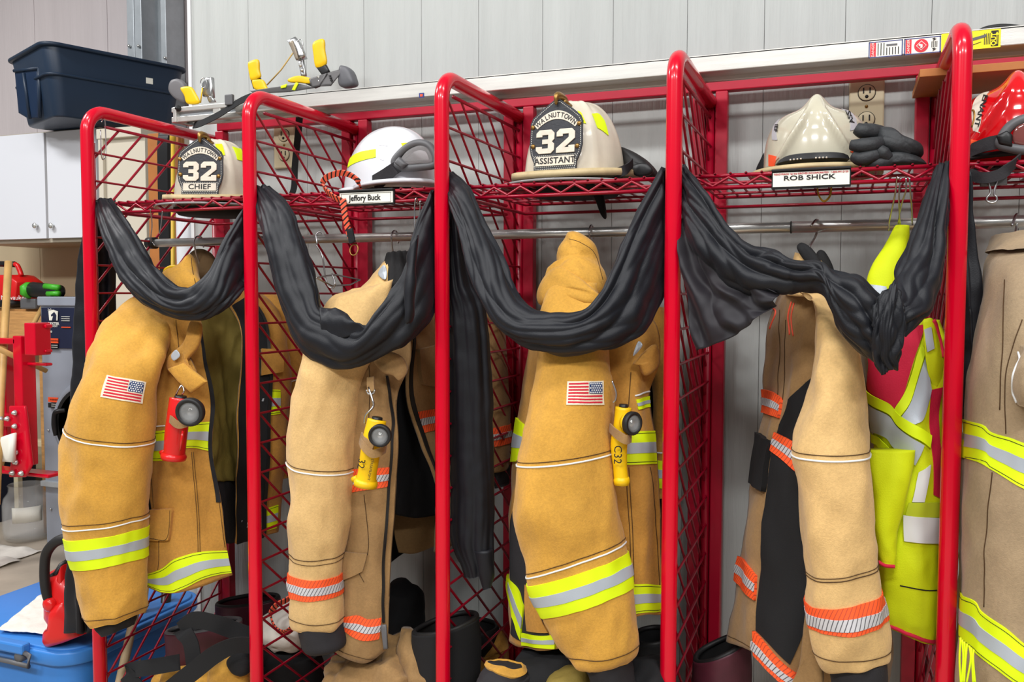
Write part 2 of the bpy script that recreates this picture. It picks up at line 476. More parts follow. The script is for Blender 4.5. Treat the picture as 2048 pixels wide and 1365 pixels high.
MT['yellowpl'] = mat('yellow_plastic', srgb(236, 190, 10), 0.4, var=0.08, vscale=20)
MT['redpl'] = mat('red_plastic', srgb(214, 24, 24), 0.35, coat=0.3)
MT['whitepl'] = mat('white_enamel', srgb(214, 215, 219), 0.22, coat=0.5)
MT['cream'] = mat('scuffed_cream_enamel', srgb(206, 197, 178), 0.38, coat=0.2, var=0.12, vscale=9)
MT['creamrim'] = mat('dirty_cream_rim', srgb(192, 172, 130), 0.5, var=0.18, vscale=22)
MT['ivory'] = mat('ivory_plastic', srgb(208, 196, 162), 0.4)
MT['leather'] = mat('black_leather', srgb(40, 41, 46), 0.55, bump=0.25, bscale=160)
MT['thread'] = mat('pale_thread', srgb(208, 206, 196), 0.8)
MT['badge'] = mat('pale_leather_badge', srgb(216, 206, 188), 0.6, var=0.1, vscale=60)
MT['brass'] = mat('aged_brass', srgb(150, 116, 62), 0.4, 0.8)
MT['ink'] = mat('black_print', srgb(22, 20, 22), 0.6)
MT['paper'] = mat('white_card', srgb(236, 234, 222), 0.6)
MT['flagred'] = mat('red_embroidery', srgb(206, 28, 52), 0.8, bump=0.4, bscale=500)
MT['flagblue'] = mat('blue_embroidery', srgb(34, 58, 108), 0.8, bump=0.4, bscale=500)
MT['flagcream'] = mat('cream_embroidery', srgb(236, 226, 202), 0.8, bump=0.4, bscale=500)
MT['wood'] = mat('bare_timber', srgb(196, 146, 88), 0.6, var=0.2, vscale=8, stretch=(1, 8, 8))
MT['handle'] = mat('broom_handle_wood', srgb(200, 158, 96), 0.5, var=0.12, vscale=14)
MT['board'] = mat('brown_board', srgb(172, 108, 52), 0.6, var=0.12, vscale=9)
MT['navybin'] = mat('navy_storage_plastic', srgb(30, 46, 66), 0.42, var=0.05, vscale=5)
MT['bluetote'] = mat('blue_tote_plastic', srgb(58, 128, 205), 0.4, var=0.05, vscale=5)
MT['cab'] = mat('white_laminate', srgb(222, 224, 230), 0.4)
MT['cabedge'] = mat('cabinet_edge', srgb(176, 166, 148), 0.5)
MT['stainless'] = mat('stainless_panel', srgb(160, 166, 178), 0.4, 0.25, var=0.06, vscale=3)
MT['navylabel'] = mat('navy_print', srgb(30, 36, 62), 0.4)
MT['orangelabel'] = mat('orange_print', srgb(240, 84, 40), 0.5)
MT['green'] = mat('green_plastic', srgb(70, 176, 40), 0.4)
MT['glass'] = mat('clear_plastic', (0.9, 0.92, 0.92, 1), 0.05, alpha=0.17)
MT['goggle'] = mat('goggle_lens', (0.62, 0.6, 0.6, 1), 0.08, trans=0.75, ior=1.1)
MT['maroon'] = mat('maroon_rubber', srgb(78, 30, 42), 0.5, var=0.2, vscale=14)
MT['towel'] = mat('white_shop_cloth', srgb(228, 222, 212), 0.85, var=0.06, vscale=18, bump=0.3, bscale=90)
MT['glove'] = mat('black_glove_leather', srgb(42, 44, 46), 0.6, var=0.18, vscale=26, bump=0.4, bscale=120)
MT['vestred'] = mat('vest_red_mesh', srgb(206, 24, 62), 0.75, bump=0.2, bscale=400)
MT['orangecord'] = hatch_mat('orange_black_webbing', srgb(240, 96, 66), srgb(24, 22, 22), 0.012, 0.35, 0.6)
MT['redhelmet'] = mat('red_helmet_enamel', srgb(208, 14, 22), 0.14, coat=0.7)
MT['mirror'] = mat('reflector', srgb(226, 226, 222), 0.12, 1.0)
MT['skinboot'] = mat('tan_boot_leather', srgb(190, 144, 98), 0.7, var=0.1, vscale=14)

# ================================================================ the setting
D = 0.4927; W = 0.508; WY = 0.53
fl = obj('floor', box((0.6, 0.2, -0.05), (11, 9, 0.1)), MT['floor'], smooth=False, kind='structure')
# wall behind the rack: grooved boards
xe = float(P(384, 100, WY)[0])
gx = [xe] + [float(P(x, 100, WY)[0]) for x in (497, 612, 728, 843, 957, 1085, 1226, 1374, 1528, 1690, 1862, 2048)] + [2.5, 2.72, 2.94, 3.2]
wb = obj('wall_back', box(((xe+3.2)/2, WY+0.066, 2.2), (3.2-xe, 0.10, 4.4)), MT['paint'], smooth=False, kind='structure')
for a, b in zip(gx[:-1], gx[1:]):
    obj('plank', box(((a+b)/2, WY+0.0075, 2.2), (b-a-0.0008, 0.015, 4.4)), MT['paint'], wb, smooth=False, bevel=0.0012)
obj('edge_trim', box((xe-0.006, WY+0.06, 2.2), (0.012, 0.13, 4.4)), MT['white'], wb, smooth=False)
# deeper bay to the left
LY = 2.45
wl = obj('wall_left', box((-1.5, LY+0.06, 2.2), (4.4, 0.1, 4.4)), MT['pinkwall'], smooth=False, kind='structure')
x = -3.6
while x < 0.6:
    obj('panel', box((x+0.3, LY+0.002, 3.04), (0.597, 0.02, 2.68)), MT['pinkwall'], wl, smooth=False, bevel=0.002)
    obj('panel', box((x+0.3, LY-0.002, 0.85), (0.597, 0.02, 1.7)), MT['beigewall'], wl, smooth=False, bevel=0.002)
    x += 0.6

# ================================================================ the gear rack
TR = 0.0165; BR = 0.058
rack = thing('gear_rack', 'red steel open locker rack with wire dividers, wire shelves and a clothes rod', 'rack', (2*W, 0.25, 0))
unit = None
def unit_wire():
    V, F = sweep([(0, 0, 0), (0, 0, 1)], 1.0, 6)
    me = bpy.data.meshes.new('wire'); me.from_pydata([tuple(v) for v in V], [], F)
    me.polygons.foreach_set('use_smooth', [True]*len(me.polygons)); me.materials.append(MT['redwire']); return me
UW = unit_wire()
def wire(a, b, r, parent, name='wire'):
    a, b = Vector([float(q) for q in a]), Vector([float(q) for q in b]); d = b-a
    m = Matrix.Translation(a) @ d.to_track_quat('Z', 'Y').to_matrix().to_4x4() @ Matrix.Diagonal((r, r, d.length, 1))
    return inst(name, UW, m, parent)
for i in range(6):
    X = i*W
    pts = [(X, 0, 0)]
    pts += [(X, 0, z) for z in (0.5, 1.0, 1.5)]
    zc = ZT-TR-BR
    for k in range(9):
        a = PI/2*k/8
        pts.append((X, BR-BR*math.cos(a), zc+BR*math.sin(a)))
    pts += [(X, 0.25, ZT-TR), (X, D, ZT-TR)]
    dv = obj('divider', sweep(pts, TR, 16, upv=(1, 0, 0)), MT['red'], rack)
    obj('back_tube', sweep([(X, D, 0), (X, D, ZT-TR)], 0.0115, 10), MT['redsq'], dv)
    obj('top_wire', sweep([(X, 0.06, ZT-0.052), (X, D-0.01, ZT-0.052)], 0.0042, 8), MT['redwire'], dv)
    obj('edge_wire', sweep([(X, 0.022, 0.12), (X, 0.022, ZT-0.1)], 0.003, 8), MT['redwire'], dv)
    zt, zb, y0, y1 = ZT-0.052, 0.14, 0.024, D-0.012
    pitch = 0.0735
    z = zt-pitch
    while z > zb:
        wire((X+0.003, y0-0.004, z), (X+0.003, y1, z), 0.0031, dv); z -= pitch
    if i == 0:
        z = zb-0.0
        while z < zt+0.4:           # lower at the front
            a = (y0, z-(y1-y0)*1.0); b = (y1, z)
            if b[1] > zt: b = (y1-(b[1]-zt), zt)
            if a[1] < zb: a = (y0+(zb-a[1]), zb)
            if b[0]-a[0] > 0.02: wire((X-0.003, a[0], a[1]), (X-0.003, b[0], b[1]), 0.0034, dv)
            z += pitch*1.12
    else:
        z = zb
        while z < zt+0.5:           # higher at the front
            a = (y0, z); b = (y1, z-(y1-y0)*0.88)
            if a[1] > zt: a = (y0+(a[1]-zt)/0.88, zt)
            if b[1] < zb: b = (y1-(zb-b[1])/0.88, zb)
            if b[0]-a[0] > 0.02: wire((X-0.003, a[0], a[1]), (X-0.003, b[0], b[1]), 0.0031, dv)
            z += pitch
# rear frames
zr0, zr1 = 1.889, 1.917
for i in range(5):
    xa, xb = i*W+0.0125, (i+1)*W-0.0125
    for x in (xa+0.0155, xb-0.0155):
        obj('upright', box((x, D, zr0/2), (0.030, 0.030, zr0)), MT['redsq'], rack, smooth=False, bevel=0.003)
obj('top_rail', box(((0.02+5*W)/2, D, (zr0+zr1)/2), (5*W-0.02, 0.03, zr1-zr0)), MT['redsq'], rack, smooth=False, bevel=0.003)
# wire shelves
SZ, SY0, SY1 = 1.625, 0.062, 0.462
for i in range(5):
    xa, xb = i*W+0.027, (i+1)*W-0.027
    if i == 4: xa = i*W+0.022
    rim = [(xa, SY0, SZ), (xb, SY0, SZ), (xb, SY1, SZ), (xa, SY1, SZ)]
    sh = obj('shelf', sweep(rim, 0.0042, 8, closed=True), MT['redwire'], rack)
    obj('lower_rim', sweep([(x, y, SZ-0.024) for x, y, _ in rim], 0.0042, 8, closed=True), MT['redwire'], sh)
    for y in (SY0,):
        n = 14; zz = [(xa+0.01+(xb-xa-0.02)*k/n, y, SZ-0.003-(0.018 if k % 2 else 0.0)) for k in range(n+1)]
        obj('zigzag_wire', sweep(zz, 0.0033, 6), MT['redwire'], sh)
    for k in range(15):
        x = xa+(xb-xa)*(k+0.5)/15
        wire((x, SY0-0.004, SZ+0.004), (x, SY1+0.003, SZ+0.004), 0.0028, sh)
    for y in (0.16, 0.26, 0.36):
        wire((xa, y, SZ-0.002), (xb, y, SZ-0.002), 0.0032, sh)
# clothes rod with couplings
RZ, RY, RR = 1.53, 0.2222, 0.0115
rod = obj('clothes_rod', sweep([(-0.012, RY, RZ), (5*W+0.1, RY, RZ)], RR, 16), MT['chrome'], rack)
obj('end_cap', sweep([(-0.016, RY, RZ), (0.012, RY, RZ)], RR+0.005, 16), MT['blackpl'], rod)
xc = float(P(1582, 455, RY)[0])
obj('coupling', sweep([(xc-0.0, RY, RZ), (5*W+0.1, RY, RZ)], RR+0.0012, 16), MT['chrome'], rod)
obj('coupling_seam', sweep([(xc-0.001, RY, RZ), (xc+0.001, RY, RZ)], RR+0.0018, 16), MT['zip'], rod)

# ================================================================ left background
RT = Vector((0.935, 0.356, 0.0)); ZZ = Vector((0, 0, 1))
def put_text(txt, o, size, x, y, m, parent, th=0.0006, bold=0.0, sx=1.0, name='lettering', label=None, align='CENTER', space=1.0):
    g = text_geo(txt, size, th, bold, align, sx, space)
    return obj(name, xform(g, frame(o, x, y)), MT[m] if isinstance(m, str) else m, parent, smooth=False, label=label)
def rbox(c, s, rz=0.0, r=0.02, n=4, taper=0.0):
    """vertical box with rounded corners; taper shrinks the foot"""
    V, F = [], []
    ring = []
    for q, (sx, sy) in enumerate(((1, 1), (-1, 1), (-1, -1), (1, -1))):
        for k in range(n+1):
            a = PI/2*q+PI/2*k/n
            ring.append((sx*(s[0]/2-r)+r*math.cos(a), sy*(s[1]/2-r)+r*math.sin(a)))
    m = len(ring); R = Matrix.Rotation(rz, 3, 'Z')
    for h, t in ((0, 1-taper), (1, 1)):
        for x, y in ring: V.append(tuple(R @ Vector((x*t, y*t, 0)) + Vector((c[0], c[1], c[2]+h*s[2]))))
    F = [tuple(range(m-1, -1, -1)), tuple(range(m, 2*m))]+[(i, (i+1) % m, m+(i+1) % m, m+i) for i in range(m)]
    return V, F
def ribbon(path, wid, th, wdir, n=40, parent=None):
    """flat strap along world points; wdir one vector or list; uv in metres"""
    T = catmull(np.array(path), n) if len(path) > 2 else np.linspace(path[0], path[1], n)
    wd = np.array(wdir, dtype=float)
    Wd = catmull(wd, n) if wd.ndim == 2 else np.tile(wd, (n, 1))
    L = np.concatenate([[0], np.cumsum(np.linalg.norm(np.diff(T, axis=0), axis=1))])
    V, UV, F = [], [], []
    K4 = ((-1, -1), (1, -1), (1, 1), (-1, 1))
    for i in range(n):
        t = T[min(i+1, n-1)]-T[max(i-1, 0)]; t = t/(np.linalg.norm(t)+1e-12)
        w_ = Wd[i]-t*(Wd[i] @ t); w_ = w_/(np.linalg.norm(w_)+1e-12); nn = np.cross(t, w_)
        for k in range(4):
            for a, b in (K4[k], K4[(k+1) % 4]):
                V.append(tuple(T[i]+w_*wid/2*a+nn*th/2*b)); UV.append((L[i], wid*(a+1)/2))
    for i in range(n-1):
        for k in range(4):
            F.append((i*8+2*k, i*8+2*k+1, (i+1)*8+2*k+1, (i+1)*8+2*k))
    F.append((6, 4, 2, 0)); F.append(tuple((n-1)*8+2*k for k in range(4)))
    return V, F, UV

# steel column in the corner
col_ = thing('steel_column', 'galvanised steel channel column on the pinkish wall above the navy bin', 'column', (-1.5, LY-0.06, 0))
for x0, x1, y0, y1 in ((254, 268, 2.30, 2.32), (269, 283, 2.27, 2.43), (321, 332, 2.28, 2.43)):
    a, b = P(x0, 60, y0)[0], P(x1, 60, y0)[0]
    obj('flange', box(((a+b)/2, (y0+y1)/2, 1.6), (b-a, y1-y0, 3.2)), MT['steelcol'], col_, smooth=False, bevel=0.003)
a, b = P(283, 60, 2.40)[0], P(321, 60, 2.40)[0]
obj('web', box(((a+b)/2, 2.41, 1.6), (b-a, 0.02, 3.2)), MT['steelcol'], col_, smooth=False)
for px, py, Y in ((258, 92, 2.29), (277, 92, 2.26), (291, 101, 2.39), (312, 108, 2.39), (330, 116, 2.27)):
    c = P(px, py, Y); obj('bolt_head', lathe([(0.006, -0.01), (0.009, -0.004), (0.009, 0.004), (0.005, 0.008)], c, 10, 'Y'), MT['chrome'], col_)

# wall cabinets
def door_cab(x0, x1, label):
    A = P(x0, 262, 1.95); B = P(x1, 485, 1.95); z0, z1 = 1.677, 2.30
    xa, xb = float(P(x0, 370, 1.95)[0]), float(P(x1, 370, 1.95)[0])
    c = thing('wall_cabinet', label, 'cabinet', ((xa+xb)/2, 2.18, z0), 'white wall cabinets')
    obj('body', box(((xa+xb)/2, 2.19, (z0+z1)/2), (xb-xa, 0.44, z1-z0)), MT['cabedge'], c, smooth=False)
    return c, xa, xb, z0, z1
cb, xa, xb, z0, z1 = door_cab(-62, 196, 'white two-door wall cabinet under the navy bin')
xm = float(P(93.5, 370, 1.95)[0])
for d0, d1, kx, ky in ((xa+0.008, xm-0.008, 76, 452), (xm+0.010, xb-0.006, 108, 452)):
    d = obj('door', box(((d0+d1)/2, 1.955, (z0+z1)/2+0.006), (d1-d0, 0.02, z1-z0-0.03)), MT['cab'], cb, smooth=False, bevel=0.002)
    c = P(kx, ky, 1.945)
    obj('knob', lathe([(0.006, 0.0), (0.006, 0.012), (0.013, 0.016), (0.016, 0.024), (0.012, 0.030), (0.0, 0.032)], c, 14, 'Y'), MT['chrome'], d)
# tall beige cabinet and boards seen through the end divider
xa2, xb2 = float(P(203, 400, 1.7)[0]), float(P(292, 400, 1.7)[0])
zc2 = float(P(250, 254, 1.7)[2]); zp = float(P(330, 264, 1.5)[2])
sc = obj('storage_cabinet', join(box(((xa2+xb2)/2, 1.95, zc2/2), (xb2-xa2, 0.5, zc2)), box((xa2+0.02, 1.69, zc2/2), (0.03, 0.02, zc2-0.02)), box(((xa2+xb2)/2, 1.69, zc2-0.03), (xb2-xa2, 0.03, 0.05))), mat('cream_cabinet', srgb(206, 198, 180), 0.5), None, smooth=False, bevel=0.003,
 label='tall cream storage cabinet seen through the leftmost wire divider', cat='cabinet')
xa3, xb3 = float(P(294, 400, 1.5)[0]), float(P(362, 400, 1.5)[0])
obj('plywood_board', join(box(((xa3+xb3)/2, 1.52, zp/2), (xb3-xa3, 0.02, zp)), box((xb3-0.01, 1.50, zp/2), (0.018, 0.02, zp))), MT['board'], None, smooth=False, bevel=0.002, label='brown plywood board standing behind the leftmost helmet', cat='board')
xa4, xb4 = float(P(324, 400, 1.4)[0]), float(P(344, 400, 1.4)[0])
obj('black_strip', ribbon([(xa4+0.03, 1.40, zp-0.02), (xa4+0.028, 1.39, 1.9), (xa4+0.032, 1.40, 0.6), (xa4+0.03, 1.42, 0.01)], xb4-xa4, 0.03, (1, 0, 0), 20)[:2], MT['blackpl'], None, label='black strip hanging in front of the plywood board', cat='strip')
a, b = P(346, 262, 1.30), P(342, 400, 1.30); d = (a-b)/np.linalg.norm(a-b)
obj('yellow_stick', join(sweep([a, (b[0]-0.05, 1.32, 0.0)], 0.009, 8), sweep([a+d*0.004, a-d*0.05], 0.013, 8)), mat('yellow_pole', srgb(206, 168, 50), 0.5), None, label='thin yellow pole upright behind the leftmost helmet', cat='pole')
c = P(376, 470, 1.0)
obj('canister', lathe([(0.04, -c[2]), (0.043, -c[2]+0.01), (0.043, 0.08), (0.040, 0.09), (0.030, 0.095), (0.030, 0.11), (0.0, 0.112)], c, 24), MT['whitepl'], None, label='white cylinder standing behind the leftmost coat hooks', cat='canister')
# navy storage bin on the cabinets
zb, zr = 2.30, 2.66
N_, R_, L_ = PZ(118, 94, zr), PZ(376, 144, zr), PZ(2, 112, zr)
ex, ey = (L_-N_)*1.34, (R_-N_)*1.10; N_ = N_-(L_-N_)*0.17-(R_-N_)*0.04
cc = N_+(ex+ey)/2; ang = math.atan2(ey[1], ey[0])
bn = thing('storage_bin', 'large navy plastic storage bin standing on the white cabinet', 'bin', (cc[0], cc[1], zb))
LX, LW = float(np.linalg.norm(ey)), float(np.linalg.norm(ex))
obj('tub', rbox((cc[0], cc[1], zb), (LX-0.02, LW-0.02, zr-zb-0.01), ang, 0.07, 6, 0.17), MT['navybin'], bn, bevel=0.01)
obj('rim', rbox((cc[0], cc[1], zr-0.018), (LX+0.015, LW+0.015, 0.018), ang, 0.08, 6, 0.0), MT['navybin'], bn, bevel=0.006)
obj('shoulder_ledge', rbox((cc[0], cc[1], zr-0.16), (LX-0.04, LW-0.035, 0.014), ang, 0.07, 6, 0.0), MT['navybin'], bn, bevel=0.006)
fy = float(N_[1]+ex[1]*0.5)
hd = obj('handle_recess', pad([(30,142,fy-.012),(76,136,fy-.012),(78,236,fy+.035),(58,238,fy+.035),(38,226,fy+.03)], 0.012, 0.05, 0), mat('navy_recess_plastic', srgb(26, 44, 70), 0.35), bn)
for a_, b_ in (((28,142,fy-.02),(78,136,fy-.02)), ((47,146,fy-.018),(60,238,fy+.028)), ((78,136,fy-.02),(80,236,fy+.028))):
    obj('handle_frame', sweep([P(*a_), P(*b_)], 0.009, 8), MT['navybin'], hd)
c = P(299, 162, 1.93)
obj('price_sticker', box(c, (0.002, 0.035, 0.03), ang-PI/2), MT['paper'], bn, smooth=False)
# workbench
bw = thing('workbench', 'timber workbench under the wall cabinets', 'workbench', (-2.93, 2.1, 0))
obj('top', box((-2.93, 2.17, 1.28), (1.26, 0.5, 0.035)), MT['wood'], bw, smooth=False, bevel=0.003)
obj('front_beam', box((-2.93, 1.90, 1.19), (1.26, 0.05, 0.19)), MT['wood'], bw, smooth=False, bevel=0.004)
for x in (-3.4, -2.42): obj('leg', box((x, 2.1, 0.6), (0.09, 0.3, 1.2)), MT['wood'], bw, smooth=False, bevel=0.004)
# red tool case
tc = thing('tool_case', 'red plastic tool case with a black carrying handle on the workbench', 'tool case', P(20, 612, 2.0))
obj('shell', pad([(-40,604,2.0),(-40,556,2.0),(-10,550,2.0),(45,550,2.0),(64,564,2.0),(60,600,2.0),(50,606,2.0)], 0.18, 0.08, 0), MT['redpl'], tc, bevel=0.006)
obj('handle', sweep(catmull([P(-20,552,1.98), P(-16,530,1.98), P(0,528,1.98), P(30,529,1.98), P(38,538,1.98), P(43,552,1.98)], 24), 0.014, 8), MT['redpl'], tc)
obj('grip', sweep([P(-10,528,1.98), P(30,529,1.98)], 0.017, 8), MT['blackpl'], tc)
obj('case_base', pad([(-40,608,1.99),(-40,600,1.99),(52,600,1.99),(52,613,1.99),(40,616,1.99)], 0.2, 0.03, 0), MT['blackpl'], tc)
put_text('Milwaukee', P(28, 596, 1.875), 0.035, RT, ZZ, 'white', tc, name='brand_lettering')
# green and black cordless tool
gt = thing('cordless_tool', 'green and black cordless tool lying on the workbench', 'power tool', P(85, 612, 1.9))
obj('body', sweep([P(52,581,1.9), P(66,580,1.9), P(90,582,1.9), P(120,584,1.9), P(126,588,1.9)], [0.03, 0.045, 0.042, 0.038, 0.015], 14), MT['blackpl'], gt)
obj('front_ring', sweep([P(52,581,1.88), P(60,581,1.88)], 0.046, 6), MT['green'], gt)
obj('upper_grip', sweep([P(90,573,1.87), P(118,576,1.87)], 0.017, 8), MT['green'], gt)
obj('lower_grip', sweep([P(96,588,1.87), P(118,588,1.87)], 0.017, 8), MT['green'], gt)
obj('battery', box(P(70, 608, 1.93), (0.12, 0.1, 0.06)), MT['greypl'], gt, smooth=False, bevel=0.01)
# long wooden handle and a stick leaning by it
obj('broom_handle', sweep([P(17,524,1.45), P(0,830,1.25), P(-8,1010,1.1)], 0.018, 12), MT['handle'], None, label='long wooden broom handle leaning at the left picture edge', cat='pole')
obj('wooden_stick', sweep([P(-10,695,1.22), P(92,742,1.5)], [0.014, 0.012], 10), MT['handle'], None, label='thin wooden stick lying across the red steel stand', cat='stick')
obj('short_stick', sweep([np.array([-2.45, 1.55, 0.0]), P(65,652,1.72), P(84,616,1.84)], [0.014, 0.014, 0.012], 10), MT['handle'], None, label='wooden stick leaning against the workbench beam behind the red stand', cat='stick')
# washer extractor
ex0, ex1, ez = -2.27, -1.76, 1.37
wx = thing('washer_extractor', 'stainless laundry extractor with dark control panel behind the black cloth tail', 'washing machine', ((ex0+ex1)/2, 2.1, 0))
obj('cabinet', box(((ex0+ex1)/2, 2.01, ez/2), (ex1-ex0, 0.42, ez)), MT['stainless'], wx, smooth=False, bevel=0.008)
obj('top_cap', box(((ex0+ex1)/2, 2.005, ez-0.025), (ex1-ex0+0.012, 0.44, 0.05)), MT['stainless'], wx, smooth=False, bevel=0.006)
cp = obj('control_panel', box((ex0+0.25, 1.795, ez-0.17), (0.46, 0.012, 0.22)), MT['navylabel'], wx, smooth=False, bevel=0.002)
def wface(px, py): return P(px, py, 1.784)
obj('logo_shield', xform(prism([(-.03, -.02), (.03, -.02), (.034, .03), (.0, .038), (-.034, .03)], 0.002), frame(wface(107, 634), (1, 0, 0), ZZ)), MT['paper'], cp, smooth=False)
obj('logo_horse_head', xform(prism([(-.012, -.02), (.018, -.02), (.02, .01), (.006, .026), (-.018, .01), (-.016, .002), (-.002, .006)], 0.001), frame(P(107, 634, 1.781), (1, 0, 0), ZZ)), MT['navylabel'], cp, smooth=False)
put_text('DEXTER', wface(107, 648), 0.022, (1, 0, 0), ZZ, 'paper', cp, bold=0.0005)
put_text('LAUNDRY', wface(107, 653), 0.013, (1, 0, 0), ZZ, 'paper', cp)
put_text('T-40', wface(100, 664), 0.016, (1, 0, 0), ZZ, 'paper', cp)
put_text('3x0', wface(99, 620), 0.018, (1, 0, 0), ZZ, 'paper', cp)
for k in range(3): obj('panel_rule', box(wface(131, 634+4*k), (0.06, 0.002, 0.003)), MT['paper'], cp, smooth=False)
obj('red_rule', box(wface(132, 655), (0.065, 0.002, 0.005)), MT['orangelabel'], cp, smooth=False)
for py in (682, 800):
    lb = obj('warning_label', box(wface(106.5, py), (0.072, 0.003, 0.026)), MT['orangelabel'], wx, smooth=False)
    obj('black_panel', box(wface(106.5, py+11.5), (0.072, 0.003, 0.026)), MT['ink'], lb, smooth=False)
    put_text('WARNING', P(108, py, 1.780), 0.013, (1, 0, 0), ZZ, 'ink', lb)
    for k in range(2): obj('text_rule', box(P(109, py+9+4*k, 1.780), (0.045, 0.001, 0.002)), MT['paper'], lb, smooth=False)
obj('seam_strip', box(((ex0+ex1)/2, 1.79, P(100, 968, 1.79)[2]), (ex1-ex0+0.01, 0.03, 0.03)), MT['steelcol'], wx, smooth=False, bevel=0.003)
dcn = P(172, 850, 1.77)
dr = obj('round_door', lathe([(0.235, 0.0), (0.24, 0.02), (0.225, 0.04), (0.20, 0.045), (0.19, 0.03), (0.0, 0.028)], (dcn[0], 1.80, dcn[2]), 40, 'Y'), MT['stainless'], wx)
obj('door_gasket', lathe([(0.20, 0.044), (0.195, 0.052), (0.18, 0.044)], (dcn[0], 1.80, dcn[2]), 40, 'Y'), MT['rubber'], dr)
obj('door_handle', sweep(catmull([P(131,821,1.76), P(118,823,1.74), P(110,828,1.73), P(109,850,1.73), P(112,872,1.73)], 20), [0.012, 0.014, 0.014, 0.016, 0.012], 10), MT['blackpl'], dr)
for px, py in ((97, 861), (102, 1019)): obj('rivet', lathe([(0.007, 0.0), (0.005, 0.005), (0, 0.006)], P(px, py, 1.797), 8, 'Y'), MT['chrome'], wx)
# red steel stand
st = thing('steel_stand', 'red bolted steel equipment stand at the left picture edge', 'stand', (-1.9, 1.35, 0))
def rb(x0, y0, x1, y1, Y, th, name, bev=0.006):
    A, B = P(x0, y0, Y), P(x1, y1, Y); c = (A+B)/2
    return obj(name, box((c[0], Y+th/2, c[2]), (abs(B[0]-A[0]), th, abs(B[2]-A[2]))), MT['red'], st, smooth=False, bevel=bev)
rb(24, 672, 49, 935, 1.3, 0.08, 'column'); rb(47, 646, 71, 712, 1.28, 0.09, 'top_block'); rb(-4, 682, 14, 920, 1.36, 0.06, 'side_post')
rb(-20, 676, 30, 690, 1.3, 0.05, 'arm'); rb(70, 649, 92, 657, 1.33, 0.04, 'upper_bar'); rb(70, 699, 92, 706, 1.33, 0.04, 'middle_bar'); rb(40, 725, 92, 733, 1.33, 0.04, 'lower_bar')
rb(-40, 937, 96, 958, 1.3, 0.09, 'base_beam'); rb(-60, 820, -30, 1105, 1.3, 0.08, 'rear_leg'); rb(-20, 826, 30, 856, 1.32, 0.05, 'cross_bar')
for poly in ([(20,812,1.26),(52,812,1.26),(56,840,1.26),(66,930,1.26),(52,955,1.26),(20,955,1.26),(28,900,1.26)],):
    obj('gusset_plate', pad(poly, 0.02, 0.02, 0), MT['red'], st, bevel=0.003)
for px, py in ((31,826), (16,838), (31,853), (33,905), (33,925), (26,946), (44,947), (3,838)):
    obj('bolt', lathe([(0.013, 0.0), (0.013, 0.006), (0.009, 0.010), (0.007, 0.018), (0.0, 0.019)], P(px, py, 1.243), 10, 'Y'), MT['chrome'], st)
# pale bucket and crate behind the stand
c = P(72, 790, 2.1)
bk = thing('waste_bucket', 'pale grey plastic bucket behind the red steel stand', 'bucket', (c[0], c[1]+0.1, 0.52))
stool = thing('low_stool', 'ivory stool under the pale grey bucket', 'stool', (c[0], c[1]+0.1, 0))
obj('bucket_wall', lathe([(0.13, 0.0), (0.175, 0.42), (0.18, 0.44), (0.17, 0.44), (0.165, 0.42), (0.125, 0.01)], (c[0], c[1]+0.1, 0.52), 28), MT['ivory'] if False else mat('bucket_plastic', srgb(206, 202, 192), 0.5, var=0.08, vscale=6), bk)
obj('seat', box((c[0], c[1]+0.1, 0.5), (0.34, 0.34, 0.04)), MT['ivory'], stool, smooth=False, bevel=0.006)
for dx in (-0.13, 0.13):
    for dy in (-0.13, 0.13): obj('leg', box((c[0]+dx, c[1]+0.1+dy, 0.24), (0.035, 0.035, 0.48)), MT['ivory'], stool, smooth=False, bevel=0.004)
c = P(20, 990, 2.0)
obj('dark_crate', rbox((c[0]-0.42, 2.1, 0.0), (0.62, 0.4, 0.42), 0.0, 0.03, 4, 0.05), mat('dark_blue_crate', srgb(26, 32, 52), 0.5), None, bevel=0.008, label='dark blue crate on the floor behind the clear jar', cat='crate')
obj('black_bag', tube([(0,858,24,850,1.7,.06),(-10,880,30,872,1.7,.12),(-12,905,32,905,1.7,.14),(-10,925,28,928,1.7,.12)], 30, 20, cloth(0.01, 8, 3)).geo(), MT['blackcloth'], None, label='black bag behind the red steel stand', cat='bag')
obj('paper_sheet', pad([(-12,880,1.22),(30,866,1.22),(28,925,1.22),(-12,922,1.22)], 0.03, 0.3, 0), MT['paper'], None, label='white sheet of paper resting on the red stand beam', cat='paper')
# clear jar
jc = PZ(55, 1078, 0)
jr = thing('plastic_jar', 'large empty clear jar with a white label on the floor', 'jar', jc)
obj('jar_wall', lathe([(0.0, 0.004), (0.10, 0.004), (0.118, 0.02), (0.123, 0.06), (0.123, 0.20), (0.115, 0.24), (0.095, 0.265), (0.09, 0.28), (0.09, 0.305), (0.095, 0.31), (0.09, 0.315), (0.086, 0.305), (0.086, 0.28), (0.092, 0.26), (0.111, 0.238), (0.119, 0.2), (0.119, 0.06), (0.113, 0.024), (0.0, 0.012)], jc, 36), MT['glass'], jr)
lbv = []
for k in range(9):
    a = math.radians(-75+k*9)
    for z in (0.12, 0.205): lbv.append((jc[0]+0.1245*math.cos(a), jc[1]+0.1245*math.sin(a), z))
obj('jar_label', (lbv, [(2*k, 2*k+2, 2*k+3, 2*k+1) for k in range(8)]), MT['paper'], jr, solid=0.0015)
